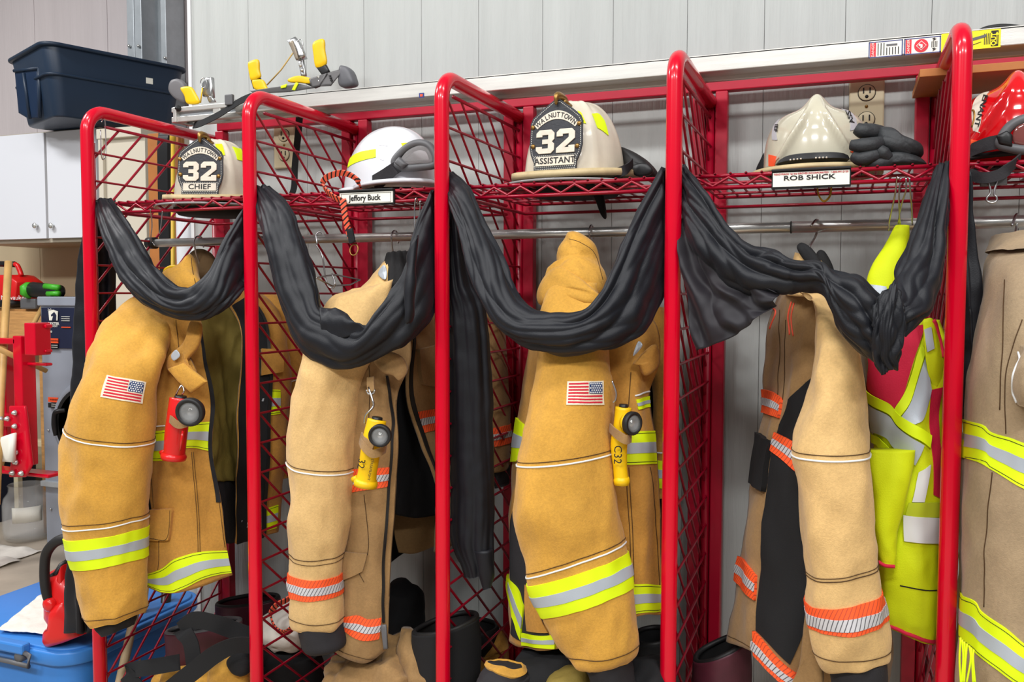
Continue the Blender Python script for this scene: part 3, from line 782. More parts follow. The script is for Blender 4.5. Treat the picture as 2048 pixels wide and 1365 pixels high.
# paper towels on the floor
def floor_sheet(pts, seed, name, label, m='towel'):
    O = [PZ(x, y, 0.012) for x, y in pts]
    s = Surf([[O[0], (O[0]+O[1])/2, O[1]], [(O[0]+O[3])/2, sum(O)/4+np.array([0, 0, .02]), (O[1]+O[2])/2], [O[3], (O[2]+O[3])/2, O[2]]], nu=24, nv=24, disp=lambda u, v, q: 0.008*fbm(q, 9, 3)+0.004*math.sin(q[0]*40+q[1]*25), pix=False)
    return obj(name, s.geo(), MT[m], None, solid=0.003, label=label, cat='paper towel')
floor_sheet([(-30,1086),(50,1096),(86,1100),(0,1130)], 1, 'paper_towel', 'white paper towel spread on the concrete beside the jar')
floor_sheet([(-30,1112),(20,1118),(42,1120),(-20,1140)], 2, 'paper_towel', 'smaller white paper towel nearest the bottom left tote')
# blue tote
tz = 0.38
NT, RTt = np.array([-0.187, 0.058, tz]), np.array([-0.205, 0.604, tz])
TX0, TX1, TY0, TY1 = -0.80, -0.055, 0.055, 0.62
to = thing('storage_tote', 'blue plastic storage tote with a grey latch at the bottom left corner', 'tote', ((TX0+TX1)/2, (TY0+TY1)/2, 0))
tcx, tcy = (TX0+TX1)/2, (TY0+TY1)/2; TX1 = -0.16
tcx = (TX0+TX1)/2
obj('tub', rbox((tcx, tcy, 0.0), (TX1-TX0-0.03, TY1-TY0-0.03, tz-0.02), 0, 0.07, 6, 0.06), MT['bluetote'], to, bevel=0.006)
obj('rim', rbox((tcx, tcy, tz-0.055), (TX1-TX0, TY1-TY0, 0.04), 0, 0.09, 8, 0.0), MT['bluetote'], to, bevel=0.006)
obj('lid', rbox((tcx, tcy, tz-0.02), (TX1-TX0-0.03, TY1-TY0-0.03, 0.012), 0, 0.08, 8, 0.0), MT['bluetote'], to, bevel=0.004)
lt = [P(0,1322,TY0-0.01), P(55,1338,TY0-0.012), P(56,1318,TY0-0.02), P(62,1306,TY0-0.02)]
obj('latch_bail', sweep([P(-30,1314,TY0-0.02), P(20,1324,TY0-0.02), P(57,1334,TY0-0.02), P(58,1312,TY0-0.02), P(48,1306,TY0-0.015)], 0.007, 8), MT['greypl'], to)
obj('latch_pivot', lathe([(0.017, 0.0), (0.017, 0.02), (0.012, 0.026), (0.0, 0.027)], P(50,1309,TY0+0.005), 16, 'Y'), MT['greypl'], to)
obj('latch_tab', box(P(20,1292,TY0-0.01), (0.13, 0.03, 0.03)), MT['bluetote'], to, smooth=False, bevel=0.006)
O = [PZ(x, y, tz+0.003) for x, y in ((95,1180),(165,1215),(150,1276),(-5,1262))]
s = Surf([[O[0], (O[0]+O[1])/2, O[1]], [(O[0]+O[3])/2, sum(O)/4, (O[1]+O[2])/2], [O[3], (O[2]+O[3])/2, O[2]]], nu=40, nv=40, disp=lambda u, v, q: 0.004+0.004*fbm(q, 26, 3), pix=False)
obj('shop_cloth', s.geo(), MT['towel'], None, solid=0.002, label='white shop cloth spread on the blue tote lid', cat='cloth')
# chainsaw on the tote
cs = thing('chainsaw', 'red chainsaw with a black loop handle standing on the blue tote', 'chainsaw', PZ(140, 1270, tz))
obj('engine_housing', pad([(128,1150,.17),(133,1128,.17),(160,1130,.17),(190,1180,.17),(195,1240,.17),(150,1262,.17),(128,1230,.17)], 0.14, 0.15, 0), MT['redpl'], cs, bevel=0.008)
obj('base_shell', pad([(112,1250,.12),(124,1240,.12),(128,1200,.12),(150,1190,.12),(185,1262,.14),(150,1276,.12),(118,1286,.12),(110,1278,.12)], 0.10, 0.2, 0), MT['redpl'], cs, bevel=0.008)
obj('front_guard', pad([(131,1128,.11),(133,1170,.11),(118,1180,.11),(122,1160,.11)], 0.03, 0.2, 0), MT['redpl'], cs, bevel=0.003)
obj('loop_handle', sweep(catmull([P(165,1090,.10), P(135,1078,.08), P(110,1086,.07), P(93,1108,.07), P(89,1140,.07), P(91,1175,.07), P(99,1202,.08), P(112,1212,.10)], 40), 0.014, 12), MT['rubber'], cs)
obj('trigger_arm', sweep([P(104,1153,.10), P(112,1148,.10), P(122,1132,.12), P(140,1120,.14)], 0.008, 8), MT['blackpl'], cs)
obj('filler_cap', lathe([(0.02, 0.0), (0.02, 0.02), (0.012, 0.026), (0, 0.027)], P(107,1207,.085), 14, 'Y'), MT['redpl'], cs)
# broom handles behind the end divider
obj('broom_handle', sweep([P(283,1165,.35), P(240,1365,.12), P(215,1440,.05)], 0.013, 10), mat('grey_wood_handle', srgb(168, 146, 112), 0.6, var=0.1, vscale=12), None, label='greyish wooden handle behind the leftmost divider, left of two', cat='pole')
obj('broom_handle', sweep([P(290,1165,.42), P(268,1365,.30), P(258,1440,.26)], 0.014, 10), MT['handle'], None, label='yellowish wooden handle behind the leftmost divider, right of two', cat='pole')
obj('black_pole', sweep([P(334,1175,.50), P(318,1365,.42), P(312,1440,.38)], 0.016, 10), MT['blackpl'], None, label='black pole behind the leftmost divider beside the wooden handles', cat='pole')

# ================================================================ ladder and what lies on it
LYF, LZ0, LZ1 = 0.285, 1.882, 1.928
ld = thing('folding_ladder', 'aluminium attic ladder lying on top of the red rack', 'ladder', (1.5, 0.33, LZ0))
x0 = float(P(343, 222, LYF)[0]); x1 = 2.9
xs = float(P(470, 200, LYF)[0])
obj('side_rail', box(((xs+x1)/2, LYF+0.006, (LZ0+LZ1)/2+0.004), (x1-xs, 0.012, LZ1-LZ0-0.008)), MT['alu'], ld, smooth=False, bevel=0.002)
obj('top_flange', box(((xs+x1)/2, LYF+0.02, LZ1-0.002), (x1-xs, 0.04, 0.004)), MT['alu'], ld, smooth=False)
obj('lower_flange', box(((xs+x1)/2, LYF+0.035, LZ0+0.012), (x1-xs, 0.05, 0.004)), MT['alu'], ld, smooth=False)
obj('end_rail', box(((x0+xs)/2, LYF+0.020, LZ0+0.036), (xs-x0+0.02, 0.02, 0.014)), MT['alu'], ld, smooth=False, bevel=0.002)
obj('end_rail', box(((x0+xs)/2, LYF+0.020, LZ0+0.008), (xs-x0+0.02, 0.02, 0.016)), MT['alu'], ld, smooth=False, bevel=0.002)
obj('end_web', box(((x0+xs)/2, LYF+0.026, LZ0+0.022), (xs-x0+0.02, 0.01, 0.03)), MT['steelcol'], ld, smooth=False)
obj('end_plate', box((x0+0.006, LYF+0.04, LZ0+0.021), (0.012, 0.07, 0.044)), MT['alu'], ld, smooth=False, bevel=0.002)
obj('end_bolt', lathe([(0.009, 0), (0.009, 0.006), (0.005, 0.008), (0.005, 0.014), (0, 0.015)], (x0+0.018, LYF+0.012, LZ1-0.008), 10, 'Y'), MT['zip'], ld)
obj('far_rail', box(((x0+x1)/2, LYF+0.066, (LZ0+LZ1)/2), (x1-x0, 0.012, LZ1-LZ0)), MT['alu'], ld, smooth=False, bevel=0.002)
for k in range(9):
    xx = x0+0.15+k*0.31
    obj('rung', box((xx, LYF+0.036, LZ0+0.022), (0.028, 0.05, 0.02)), MT['alu'], ld, smooth=False, bevel=0.003)
def lface(px, py): return P(px, py, LYF-0.0008)
def sticker(x0, y0, x1, y1, h, m, label):
    A, B = lface(x0, y0), lface(x1, y1)      # lower left, lower right
    X = float(B[0]-A[0]); z = float(A[2]); zt = LZ1-0.003
    o = obj('warning_sticker', box(((A[0]+B[0])/2, LYF-0.0006, LZ0+0.006+h/2), (X, 0.001, h)), m, ld, smooth=False, label=label)
    return o, float(A[0]), X, LZ0+0.006, h
blue = mat('sticker_blue', srgb(36, 52, 120), 0.5); yel = mat('sticker_yellow', srgb(240, 224, 10), 0.5); srd = mat('sticker_red', srgb(214, 32, 52), 0.5)
XD = (1, 0, 0)
def spt(xa, X, z, h, a, b, off=0.0018): return (xa+X*a, LYF-off, z+h*b)
o, xa, X, z, h = sticker(1737, 116, 1805, 110, 0.034, MT['paper'], 'white danger sticker on the ladder rail')
for (a0, b0, w_, hh) in ((.5, .965, 1, .05), (.5, .035, 1, .05), (.015, .5, .03, 1), (.985, .5, .03, 1)):
    obj('blue_border', box(spt(xa, X, z, h, a0, b0, .0012), (X*w_, .0008, h*hh)), blue, o, smooth=False)
p = obj('red_heading', box(spt(xa, X, z, h, .13, .5, .0013), (X*.17, .0008, h*.84)), srd, o, smooth=False)
put_text('DANGER', spt(xa, X, z, h, .13, .5), 0.0075, (0, 0, 1), (-1, 0, 0), 'paper', p)
for k in range(8): obj('text_line', box(spt(xa, X, z, h, .28+.085*k, .5 if k < 3 else .35, .0013), (X*.025, .0006, h*(.75 if k < 3 else .45))), MT['ink'], o, smooth=False)
obj('ladder_drawing', box(spt(xa, X, z, h, .68, .72, .0013), (X*.32, .0006, h*.12)), MT['greypl'], o, smooth=False)
o, xa, X, z, h = sticker(1808, 110, 1881, 104, 0.034, MT['paper'], 'white electric shock sticker with a red disc on the ladder rail')
for (a0, b0, w_, hh) in ((.5, .965, 1, .05), (.5, .035, 1, .05), (.015, .5, .03, 1), (.985, .5, .03, 1)):
    obj('blue_border', box(spt(xa, X, z, h, a0, b0, .0012), (X*w_, .0008, h*hh)), blue, o, smooth=False)
p = obj('red_heading', box(spt(xa, X, z, h, .12, .5, .0013), (X*.16, .0008, h*.84)), srd, o, smooth=False)
put_text('DANGER', spt(xa, X, z, h, .12, .5), 0.0075, (0, 0, 1), (-1, 0, 0), 'paper', p)
dk = obj('red_disc', lathe([(.0135, 0), (.0135, .0008)], spt(xa, X, z, h, .47, .5, .0012), 24, 'Y'), srd, o, smooth=False)
obj('white_diamond', xform(prism([(-.010, 0), (0, -.010), (.010, 0), (0, .010)], .0006), frame(spt(xa, X, z, h, .47, .5, .0022), XD, ZZ)), MT['paper'], dk, smooth=False)
obj('red_diamond', xform(prism([(-.0085, 0), (0, -.0085), (.0085, 0), (0, .0085)], .0004), frame(spt(xa, X, z, h, .47, .5, .003), XD, ZZ)), srd, dk, smooth=False)
obj('white_arrow', xform(prism([(-.001, -.007), (.003, -.005), (.003, .001), (-.004, .003), (-.004, -.002), (-.001, -.001)], .0004), frame(spt(xa, X, z, h, .46, .52, .0036), XD, ZZ)), MT['paper'], dk, smooth=False)
for b_ in (.22, .82): obj('lightning_bolt', xform(prism([(-.004, .002), (.002, .003), (.001, .0005), (.005, .001), (-.003, -.004), (-.001, -.0005)], .0004), frame(spt(xa, X, z, h, .82, b_, .002), XD, ZZ)), MT['ink'], o, smooth=False)
for k in range(4): obj('text_line', box(spt(xa, X, z, h, .76+.045*k, .52, .0013), (X*.02, .0006, h*.36)), MT['ink'], o, smooth=False)
o, xa, X, z, h = sticker(1882, 104, 2001, 92, 0.037, yel, 'yellow sticker with a black OUT arrow on the ladder rail')
p = obj('black_panel', box(spt(xa, X, z, h, .90, .5, .0013), (X*.12, .0008, h*.84)), MT['ink'], o, smooth=False)
put_text('OUT', spt(xa, X, z, h, .885, .45), 0.012, (0, 0, 1), (-1, 0, 0), yel, p, bold=0.0004)
obj('arrow', xform(prism([(-.0008, -.012), (.0008, -.012), (.0008, .006), (.0035, .006), (0, .013), (-.0035, .006), (-.0008, .006)], .0004), frame(spt(xa, X, z, h, .935, .5, .0022), XD, ZZ)), yel, p, smooth=False)
obj('ladder_drawing', xform(prism([(-.02, -.006), (.016, .002), (.018, .008), (-.02, .0)], .0004), frame(spt(xa, X, z, h, .60, .55, .0014), XD, ZZ)), MT['greypl'], o, smooth=False)
obj('ladder_drawing', box(spt(xa, X, z, h, .6, .3, .0014), (X*.16, .0006, h*.03), 0, 0, -.3), MT['ink'], o, smooth=False)
for k in range(4): obj('text_line', box(spt(xa, X, z, h, .73+.03*k, .5, .0013), (X*.012, .0006, h*.6)), MT['ink'], o, smooth=False)
o, xa, X, z, h = sticker(838, 178, 848, 177, 0.012, blue, 'tiny blue and orange sticker on the ladder rail')
obj('orange_dot', box(spt(xa, X, z, h, .5, .5, .0013), (X*.5, .0008, h*.5)), MT['orangelabel'], o, smooth=False)

# breathing-apparatus brackets on the ladder
YB = 0.36
def rod2(pts, r, n=8): return sweep([P(*p) for p in pts], r, n)
br = thing('cylinder_bracket', 'cylinder bracket with four yellow fingers and a toggle latch lying on the ladder', 'bracket', P(600, 180, YB), 'cylinder brackets on the ladder')
obj('back_plate', join(pad([(500,182,.33),(540,176,.33),(600,168,.33),(630,176,.33),(580,184,.33),(510,188,.33)], 0.006, 0.05, 0), pad([(618,158,.345),(655,146,.345),(640,172,.34),(624,176,.34)], 0.005, 0.03, 0), pad([(655,146,.35),(690,136,.37),(662,172,.35),(640,173,.34)], 0.005, 0.03, 0)), mat('dark_bracket_plate', srgb(84, 82, 82), 0.45, 0.3), br)
obj('end_cup', pad([(683,137,.38),(692,133,.38),(702,139,.38),(709,153,.38),(711,172,.38),(683,174,.38)], 0.03, 0.15, 24), mat('grey_bracket', srgb(96, 96, 100), 0.5), br)
obj('yellow_finger', pad([(497,128,.36),(503,122,.36),(517,120,.36),(519,140,.36),(521,155,.36),(504,162,.36),(500,150,.36)], 0.009, 0.12, 30), MT['yellowpl'], br)
obj('finger_base', pad([(503,160,.365),(521,156,.365),(524,178,.365),(508,178,.365)], 0.010, 0.1, 0), MT['blackpl'], br)
obj('yellow_finger', pad([(505,164,.34),(510,160,.34),(526,160,.34),(534,174,.34),(538,184,.34),(512,180,.34)], 0.009, 0.12, 30), MT['yellowpl'], br)
obj('yellow_finger', pad([(626,90,.37),(632,82,.37),(648,79,.37),(650,100,.37),(653,128,.37),(633,136,.37),(628,110,.37)], 0.009, 0.12, 30), MT['yellowpl'], br)
obj('finger_base', pad([(634,136,.372),(653,130,.372),(660,144,.372),(646,152,.372)], 0.010, 0.1, 0), MT['blackpl'], br)
obj('yellow_finger', pad([(576,160,.35),(584,155,.35),(602,152,.35),(630,160,.35),(622,168,.35),(600,166,.35),(580,165,.35)], 0.009, 0.12, 34), MT['yellowpl'], br)
obj('finger_base', pad([(612,168,.352),(632,162,.352),(642,172,.352),(630,177,.352)], 0.010, 0.1, 0), MT['blackpl'], br)
obj('toggle_arm', pad([(598,122,.39),(607,119,.39),(613,152,.38),(604,154,.38)], 0.010, 0.05, 0), MT['wire'], br)
obj('toggle_box', pad([(577,84,.39),(586,80,.39),(594,76,.40),(602,86,.40),(613,116,.39),(596,122,.39)], 0.025, 0.05, 0), MT['wire'], br)
obj('toggle_face', pad([(578,85,.372),(586,81,.372),(598,118,.372),(593,121,.372)], 0.006, 0.05, 0), mat('toggle_shade', srgb(138, 126, 110), 0.45, 0.5), br)
cr = P(600, 89, .385); obj('pull_ring', sweep([cr+np.array([0.010*math.cos(a), 0, 0.014*math.sin(a)]) for a in np.linspace(0, 2*PI, 20, endpoint=False)], 0.0013, 6, closed=True), MT['wire'], br)
for px, py in ((602, 131), (605, 141), (638, 154), (639, 163)): obj('bolt', lathe([(.005, 0), (.005, .004), (0, .006)], P(px, py, .372 if px < 620 else .345), 8, 'Y'), MT['chrome'], br)
obj('release_cord', sweep([P(586,106,.37), P(562,140,.37), P(534,170,.37)], 0.0022, 6), mat('tan_cord', srgb(190, 160, 96), 0.7), br)
obj('yellow_tape', pad([(584,180,.325),(592,165,.325),(597,166,.325),(590,181,.325)], 0.004, 0.1, 0), MT['neon'], br)
obj('yellow_tape', pad([(562,172,.325),(574,168,.325),(572,175,.325),(562,177,.325)], 0.004, 0.1, 0), MT['neon'], br)
for k in range(3): obj('slot', box(P(660+1.5*k, 152+4.5*k, .345), (0.006, 0.004, 0.003)), MT['ink'], br, smooth=False)
b2_ = thing('cylinder_bracket', 'cylinder bracket with one yellow finger and a grey disc at the ladder end', 'bracket', P(390, 205, YB), 'cylinder brackets on the ladder')
gb = mat('grey_bracket_disc', srgb(104, 102, 104), 0.5)
obj('end_cup', pad([(340,180,.34),(344,163,.34),(356,158,.34),(368,164,.34),(373,176,.34),(374,206,.34),(362,204,.34),(348,194,.34)], 0.018, 0.1, 30), gb, b2_)
obj('yellow_finger', pad([(362,178,.315),(367,174,.315),(382,174,.315),(391,186,.315),(399,206,.315),(376,208,.315),(370,192,.315)], 0.009, 0.12, 30), MT['yellowpl'], b2_)
obj('latch_plate', pad([(407,168,.35),(415,155,.35),(426,155,.35),(428,196,.35),(408,194,.35)], 0.014, 0.08, 0), MT['wire'], b2_)
obj('latch_foot', pad([(416,196,.345),(424,192,.345),(432,204,.345),(420,206,.345)], 0.01, 0.05, 0), MT['wire'], b2_)
cr = P(407, 166, .335); obj('pull_ring', sweep([cr+np.array([0.011*math.cos(a), 0, 0.014*math.sin(a)]) for a in np.linspace(0, 2*PI, 20, endpoint=False)], 0.0014, 6, closed=True), MT['wire'], b2_)
obj('release_cord', sweep([P(405,176,.335), P(403,190,.335), P(401,206,.335)], 0.002, 6), MT['yellowpl'], b2_)
# tie-down strap round the ladder
sp_ = thing('tie_down_strap', 'black webbing strap looped round the ladder behind the second post', 'strap', P(480, 200, .27))
obj('webbing', ribbon([P(560,210,.25), P(520,192,.25), P(485,200,.26), P(440,228,.27), P(404,246,.28), P(388,250,.31)], 0.022, 0.002, (0, 0.35, 1), 50)[:2], MT['blackcloth'], sp_)
obj('hanging_end', ribbon([P(600,210,.36), P(597,260,.42), P(590,330,.46), P(588,375,.46), P(578,400,.44)], 0.020, 0.002, (1, 0.1, 0), 40)[:2], MT['blackcloth'], sp_)
obj('buckle', box(P(459, 200, .268), (0.026, 0.012, 0.03)), MT['greypl'], sp_, smooth=False, bevel=0.003)
obj('under_loop', ribbon([P(388,250,.31), P(370,242,.33), P(350,236,.36)], 0.02, 0.002, (0, 1, 0.2), 20)[:2], MT['greypl'], sp_)
# brown board on the divider
obj('brown_plank', join(box(((1.982+2.75)/2, 0.375, 1.845), (2.75-1.982, 0.215, 0.015)), box(((1.982+2.75)/2, 0.268, 1.8445), (2.75-1.982, 0.004, 0.016))), MT['board'], None, smooth=False, bevel=0.001, label='brown hardboard plank resting on the rightmost divider', cat='plank')
cbp = [P(1958,64,.45), P(1975,57,.45), P(2003,53,.45), P(2035,55,.45), P(2060,60,.45)]
obj('black_hose', sweep(catmull(cbp, 24), 0.006, 8), MT['rubber'], None, label='black hose arching over the ladder at the right picture edge', cat='hose')
# wall outlets
def outlet(px0, py0, px1, py1, label):
    A, B = P(px0, py0, WY-0.004), P(px1, py1, WY-0.004); c = (A+B)/2; w_ = abs(B[0]-A[0]); h_ = abs(A[2]-B[2])
    o = thing('wall_outlet', label, 'outlet', (c[0], WY, c[2]-h_/2), 'wall outlets')
    obj('cover_plate', box((c[0], WY-0.004, c[2]), (w_, 0.008, h_)), MT['ivory'], o, smooth=False, bevel=0.004)
    for s_ in (-1, 1):
        zc = c[2]+s_*h_*0.21
        f_ = obj('receptacle', lathe([(w_*.235, -0.002), (w_*.235, 0.003), (w_*.21, 0.004)], (c[0], WY-0.008, zc), 24, 'Y'), MT['ivory'], o, bevel=0.0)
        obj('outline', sweep([(c[0]+w_*.245*math.cos(a), WY-0.009, zc+w_*.245*math.sin(a)) for a in np.linspace(0, 2*PI, 24, endpoint=False)], 0.0009, 5, closed=True), MT['ink'], f_)
        for dx in (-1, 1): obj('slot', box((c[0]+dx*w_*.09, WY-0.0125, zc+w_*.06), (0.0028, 0.002, 0.013)), MT['ink'], f_, smooth=False)
        obj('ground_hole', lathe([(0.004, 0), (0.004, 0.001)], (c[0], WY-0.0118, zc-w_*.12), 12, 'Y'), MT['ink'], f_)
    obj('screw', lathe([(0.004, 0), (0.003, 0.002), (0, 0.003)], (c[0], WY-0.008, c[2]), 10, 'Y'), MT['brass'], o)
outlet(1699, 152, 1767, 276, 'ivory double outlet on the wall behind the white modern helmet')
outlet(548, 246, 592, 336, 'ivory double outlet on the wall seen through the second divider')

# ================================================================ helmets
def dome(o, fx, a, b, h, disp=None, nu=72, nv=30, pw=1.0, flare=0.0, pz=1.0):
    """half ellipsoid: o base centre, fx forward direction (horizontal), a half length, b half width, h height"""
    fx = np.array([fx[0], fx[1], 0.0]); fx = fx/np.linalg.norm(fx); sx = np.array([-fx[1], fx[0], 0]); up = np.array([0, 0, 1.0])
    rows = []
    for i in range(nv):
        t = (i+0.15)/(nv-1+0.15)*PI/2
        r, z = math.sin(t)**pw, math.cos(t)**pz
        row = []
        for k in range(nu):
            q = 2*PI*k/nu
            rr = r*(1+flare*max(0, i/(nv-1)-0.8)*5)
            row.append(np.array(o)+fx*a*rr*math.cos(q)+sx*b*rr*math.sin(q)+up*h*z)
        rows.append(row)
    s = Surf.__new__(Surf)
    s.closed, s.nu, s.nv = True, nu, nv; s.Q = np.array(rows); s.norm()
    c = np.array(o)+up*h*0.3
    s.sgn = 1.0 if (((s.Q-c)*s.N).sum(-1)).mean() > 0 else -1.0
    s.N = s.N*s.sgn
    if disp:
        D_ = np.array([[disp(k/nu, i/(nv-1)) for k in range(nu)] for i in range(nv)])
        s.Q = s.Q+s.N*D_[:, :, None]; s.norm(); s.N = s.N*s.sgn
    s.S = proj(s.Q)
    return s
def brim(o, fx, fin, fout, zf, n=72, th=0.006):
    """ring: fin(q), fout(q) radii functions of angle from forward, zf(q, t) height"""
    fx = np.array([fx[0], fx[1], 0.0]); fx = fx/np.linalg.norm(fx); sx = np.array([-fx[1], fx[0], 0])
    V, F = [], []
    m = 8
    prof = [(0, th/2), (.5, th/2), (.93, th/2), (1.0, th*0.9), (1.02, 0), (1.0, -th*0.9), (.93, -th/2), (0, -th/2)]
    for k in range(n):
        q = 2*PI*k/n; d = fx*math.cos(q)+sx*math.sin(q)
        r0, r1 = fin(q), fout(q)
        for t, h in prof:
            V.append(tuple(np.array(o)+d*(r0+(r1-r0)*t)+np.array([0, 0, zf(q, t)+h])))
    for k in range(n):
        for j in range(m): F.append((k*m+j, k*m+(j+1) % m, ((k+1) % n)*m+(j+1) % m, ((k+1) % n)*m+j))
    return V, F
def surf_text(s, txt, o, ex, ey, size, m, parent, bold=0.0, name='lettering', off=0.0012, label=None):
    """text laid on a surface: o pixel origin, ex/ey pixel vectors for one text unit of width/height"""
    g = text_geo(txt, 1.0, 0.0, bold)
    V = []
    for v in g[0]:
        px = o[0]+ex[0]*v[0]+ey[0]*v[1]; py = o[1]+ex[1]*v[0]+ey[1]*v[1]
        V.append(s.at(*s.uv(px, py), off))
    return obj(name, (V, g[1]), MT[m], parent, smooth=False, label=label)
N3 = [(0,.70),(0,.86),(.14,1),(.66,1),(.8,.86),(.8,.6),(.70,.5),(.8,.4),(.8,.14),(.66,0),(.14,0),(0,.14),(0,.30),(.27,.30),(.27,.22),(.53,.22),(.53,.40),(.27,.40),(.27,.60),(.53,.60),(.53,.78),(.27,.78),(.27,.70)]
N2 = [(0,.68),(0,.86),(.14,1),(.66,1),(.8,.86),(.8,.58),(.36,.22),(.53,.22),(.53,.30),(.8,.30),(.8,0),(0,0),(0,.2),(.53,.64),(.53,.78),(.27,.78),(.27,.68)]
def shield(o, x, y, wd, ht, title, parent):
    """leather front: o bottom centre, x right, y up"""
    M4 = frame(o, x, y); pr = lambda poly, th, dz: xform(([(px*wd, py*ht, pz+dz) for px, py, pz in prism(poly, th)[0]], prism(poly, th)[1]), M4)
    half = [(.40, 0), (.405, .12), (.47, .24), (.5, .36), (.49, .6), (.495, .68), (.45, .76), (.30, .86), (.16, .94), (.06, 1.0)]
    out = [(a, b) for a, b in half]+[(-a, b) for a, b in half[::-1]]
    sh = obj('leather_shield', pr(out, 0.005, 0.0), MT['leather'], parent, smooth=False, bevel=0.001)
    ins = [(a*.93, .03+b*.935) for a, b in out]
    dots = []
    P2 = np.array(ins); P2 = np.concatenate([P2, P2[:1]]); L = np.concatenate([[0], np.cumsum(np.linalg.norm(np.diff(P2*np.array([wd, ht]), axis=0), axis=1))])
    for t in np.arange(0, L[-1], 0.0045):
        i = min(np.searchsorted(L, t, 'right')-1, len(L)-2); f = (t-L[i])/(L[i+1]-L[i]); c = P2[i]*(1-f)+P2[i+1]*f; dd = (P2[i+1]-P2[i])*np.array([wd, ht]); an = math.atan2(dd[1], dd[0])
        dots.append(xform(box((0, 0, 0), (0.0026, 0.0011, 0.0011)), M4 @ Matrix.Translation((c[0]*wd, c[1]*ht, 0.0052)) @ Matrix.Rotation(an, 4, 'Z')))
    obj('edge_stitching', join(*dots), MT['thread'], sh, smooth=False)
    # curved banner
    arc = [(x_, .845-1.1*x_*x_) for x_ in np.linspace(-.415, .415, 17)]+[(x_, .725-1.0*x_*x_) for x_ in np.linspace(.355, -.355, 17)]
    bn_ = obj('name_banner', pr(arc, 0.0015, 0.005), MT['badge'], sh, smooth=False)
    lt = 'WALNUTTOWN'; gs = []
    for k, chh in enumerate(lt):
        xx_ = -.335+.67*k/(len(lt)-1); cx, cyy = xx_*wd, (.782-1.05*xx_*xx_)*ht; a = math.atan(2.1*xx_*ht/wd)
        g = text_geo(chh, 0.098*ht, 0.0006, 0.0002, sx=0.82)
        gs.append(xform(g, M4 @ Matrix.Translation((cx, cyy, 0.0068)) @ Matrix.Rotation(-a*0.85, 4, 'Z')))
    obj('lettering', join(*gs), MT['ink'], bn_, smooth=False)
    for poly, cx in ((N3, -.365), (N2, .02)):
        nn = [(cx+p[0]*.43, .245+p[1]*.335) for p in poly]
        obj('numeral', pr(nn, 0.003, 0.005), MT['badge'], sh, smooth=False, bevel=0.0006)
    pb = obj('title_plate', pr([(-.36, .075), (.36, .075), (.36, .205), (-.36, .205)], 0.0016, 0.005), MT['badge'], sh, smooth=False)
    obj('lettering', xform(text_geo(title, (0.125 if len(title) < 6 else 0.118)*ht, 0.0006, 0.0003, sx=1.0 if len(title) > 6 else 1.15, space=1.05), M4 @ Matrix.Translation((0, .14*ht, 0.0070))), MT['ink'], pb, smooth=False)
    tr = [(-.39, .06), (.39, .06), (.39, .22), (-.39, .22)]; dots = []
    for i in range(4):
        a, b = np.array(tr[i]), np.array(tr[(i+1) % 4]); n = int(np.linalg.norm((b-a)*np.array([wd, ht]))/0.0045)
        an = 0 if i % 2 == 0 else PI/2
        for k in range(n): c = a+(b-a)*(k+.5)/n; dots.append(xform(box((0, 0, 0), (0.0026, 0.001, 0.001)), M4 @ Matrix.Translation((c[0]*wd, c[1]*ht, 0.0052)) @ Matrix.Rotation(an, 4, 'Z')))
    obj('plate_stitching', join(*dots), MT['thread'], sh, smooth=False)
    for a, b in ((-.46, .63), (.44, .64), (.42, .33), (-.44, .36)):
        obj('rivet', xform(lathe([(.0055, 0), (.005, .002), (.002, .0035), (0, .0038)], (0, 0, 0), 12), M4 @ Matrix.Translation((a*wd*.97, b*ht, 0.005))), MT['brass'], sh)
    return sh
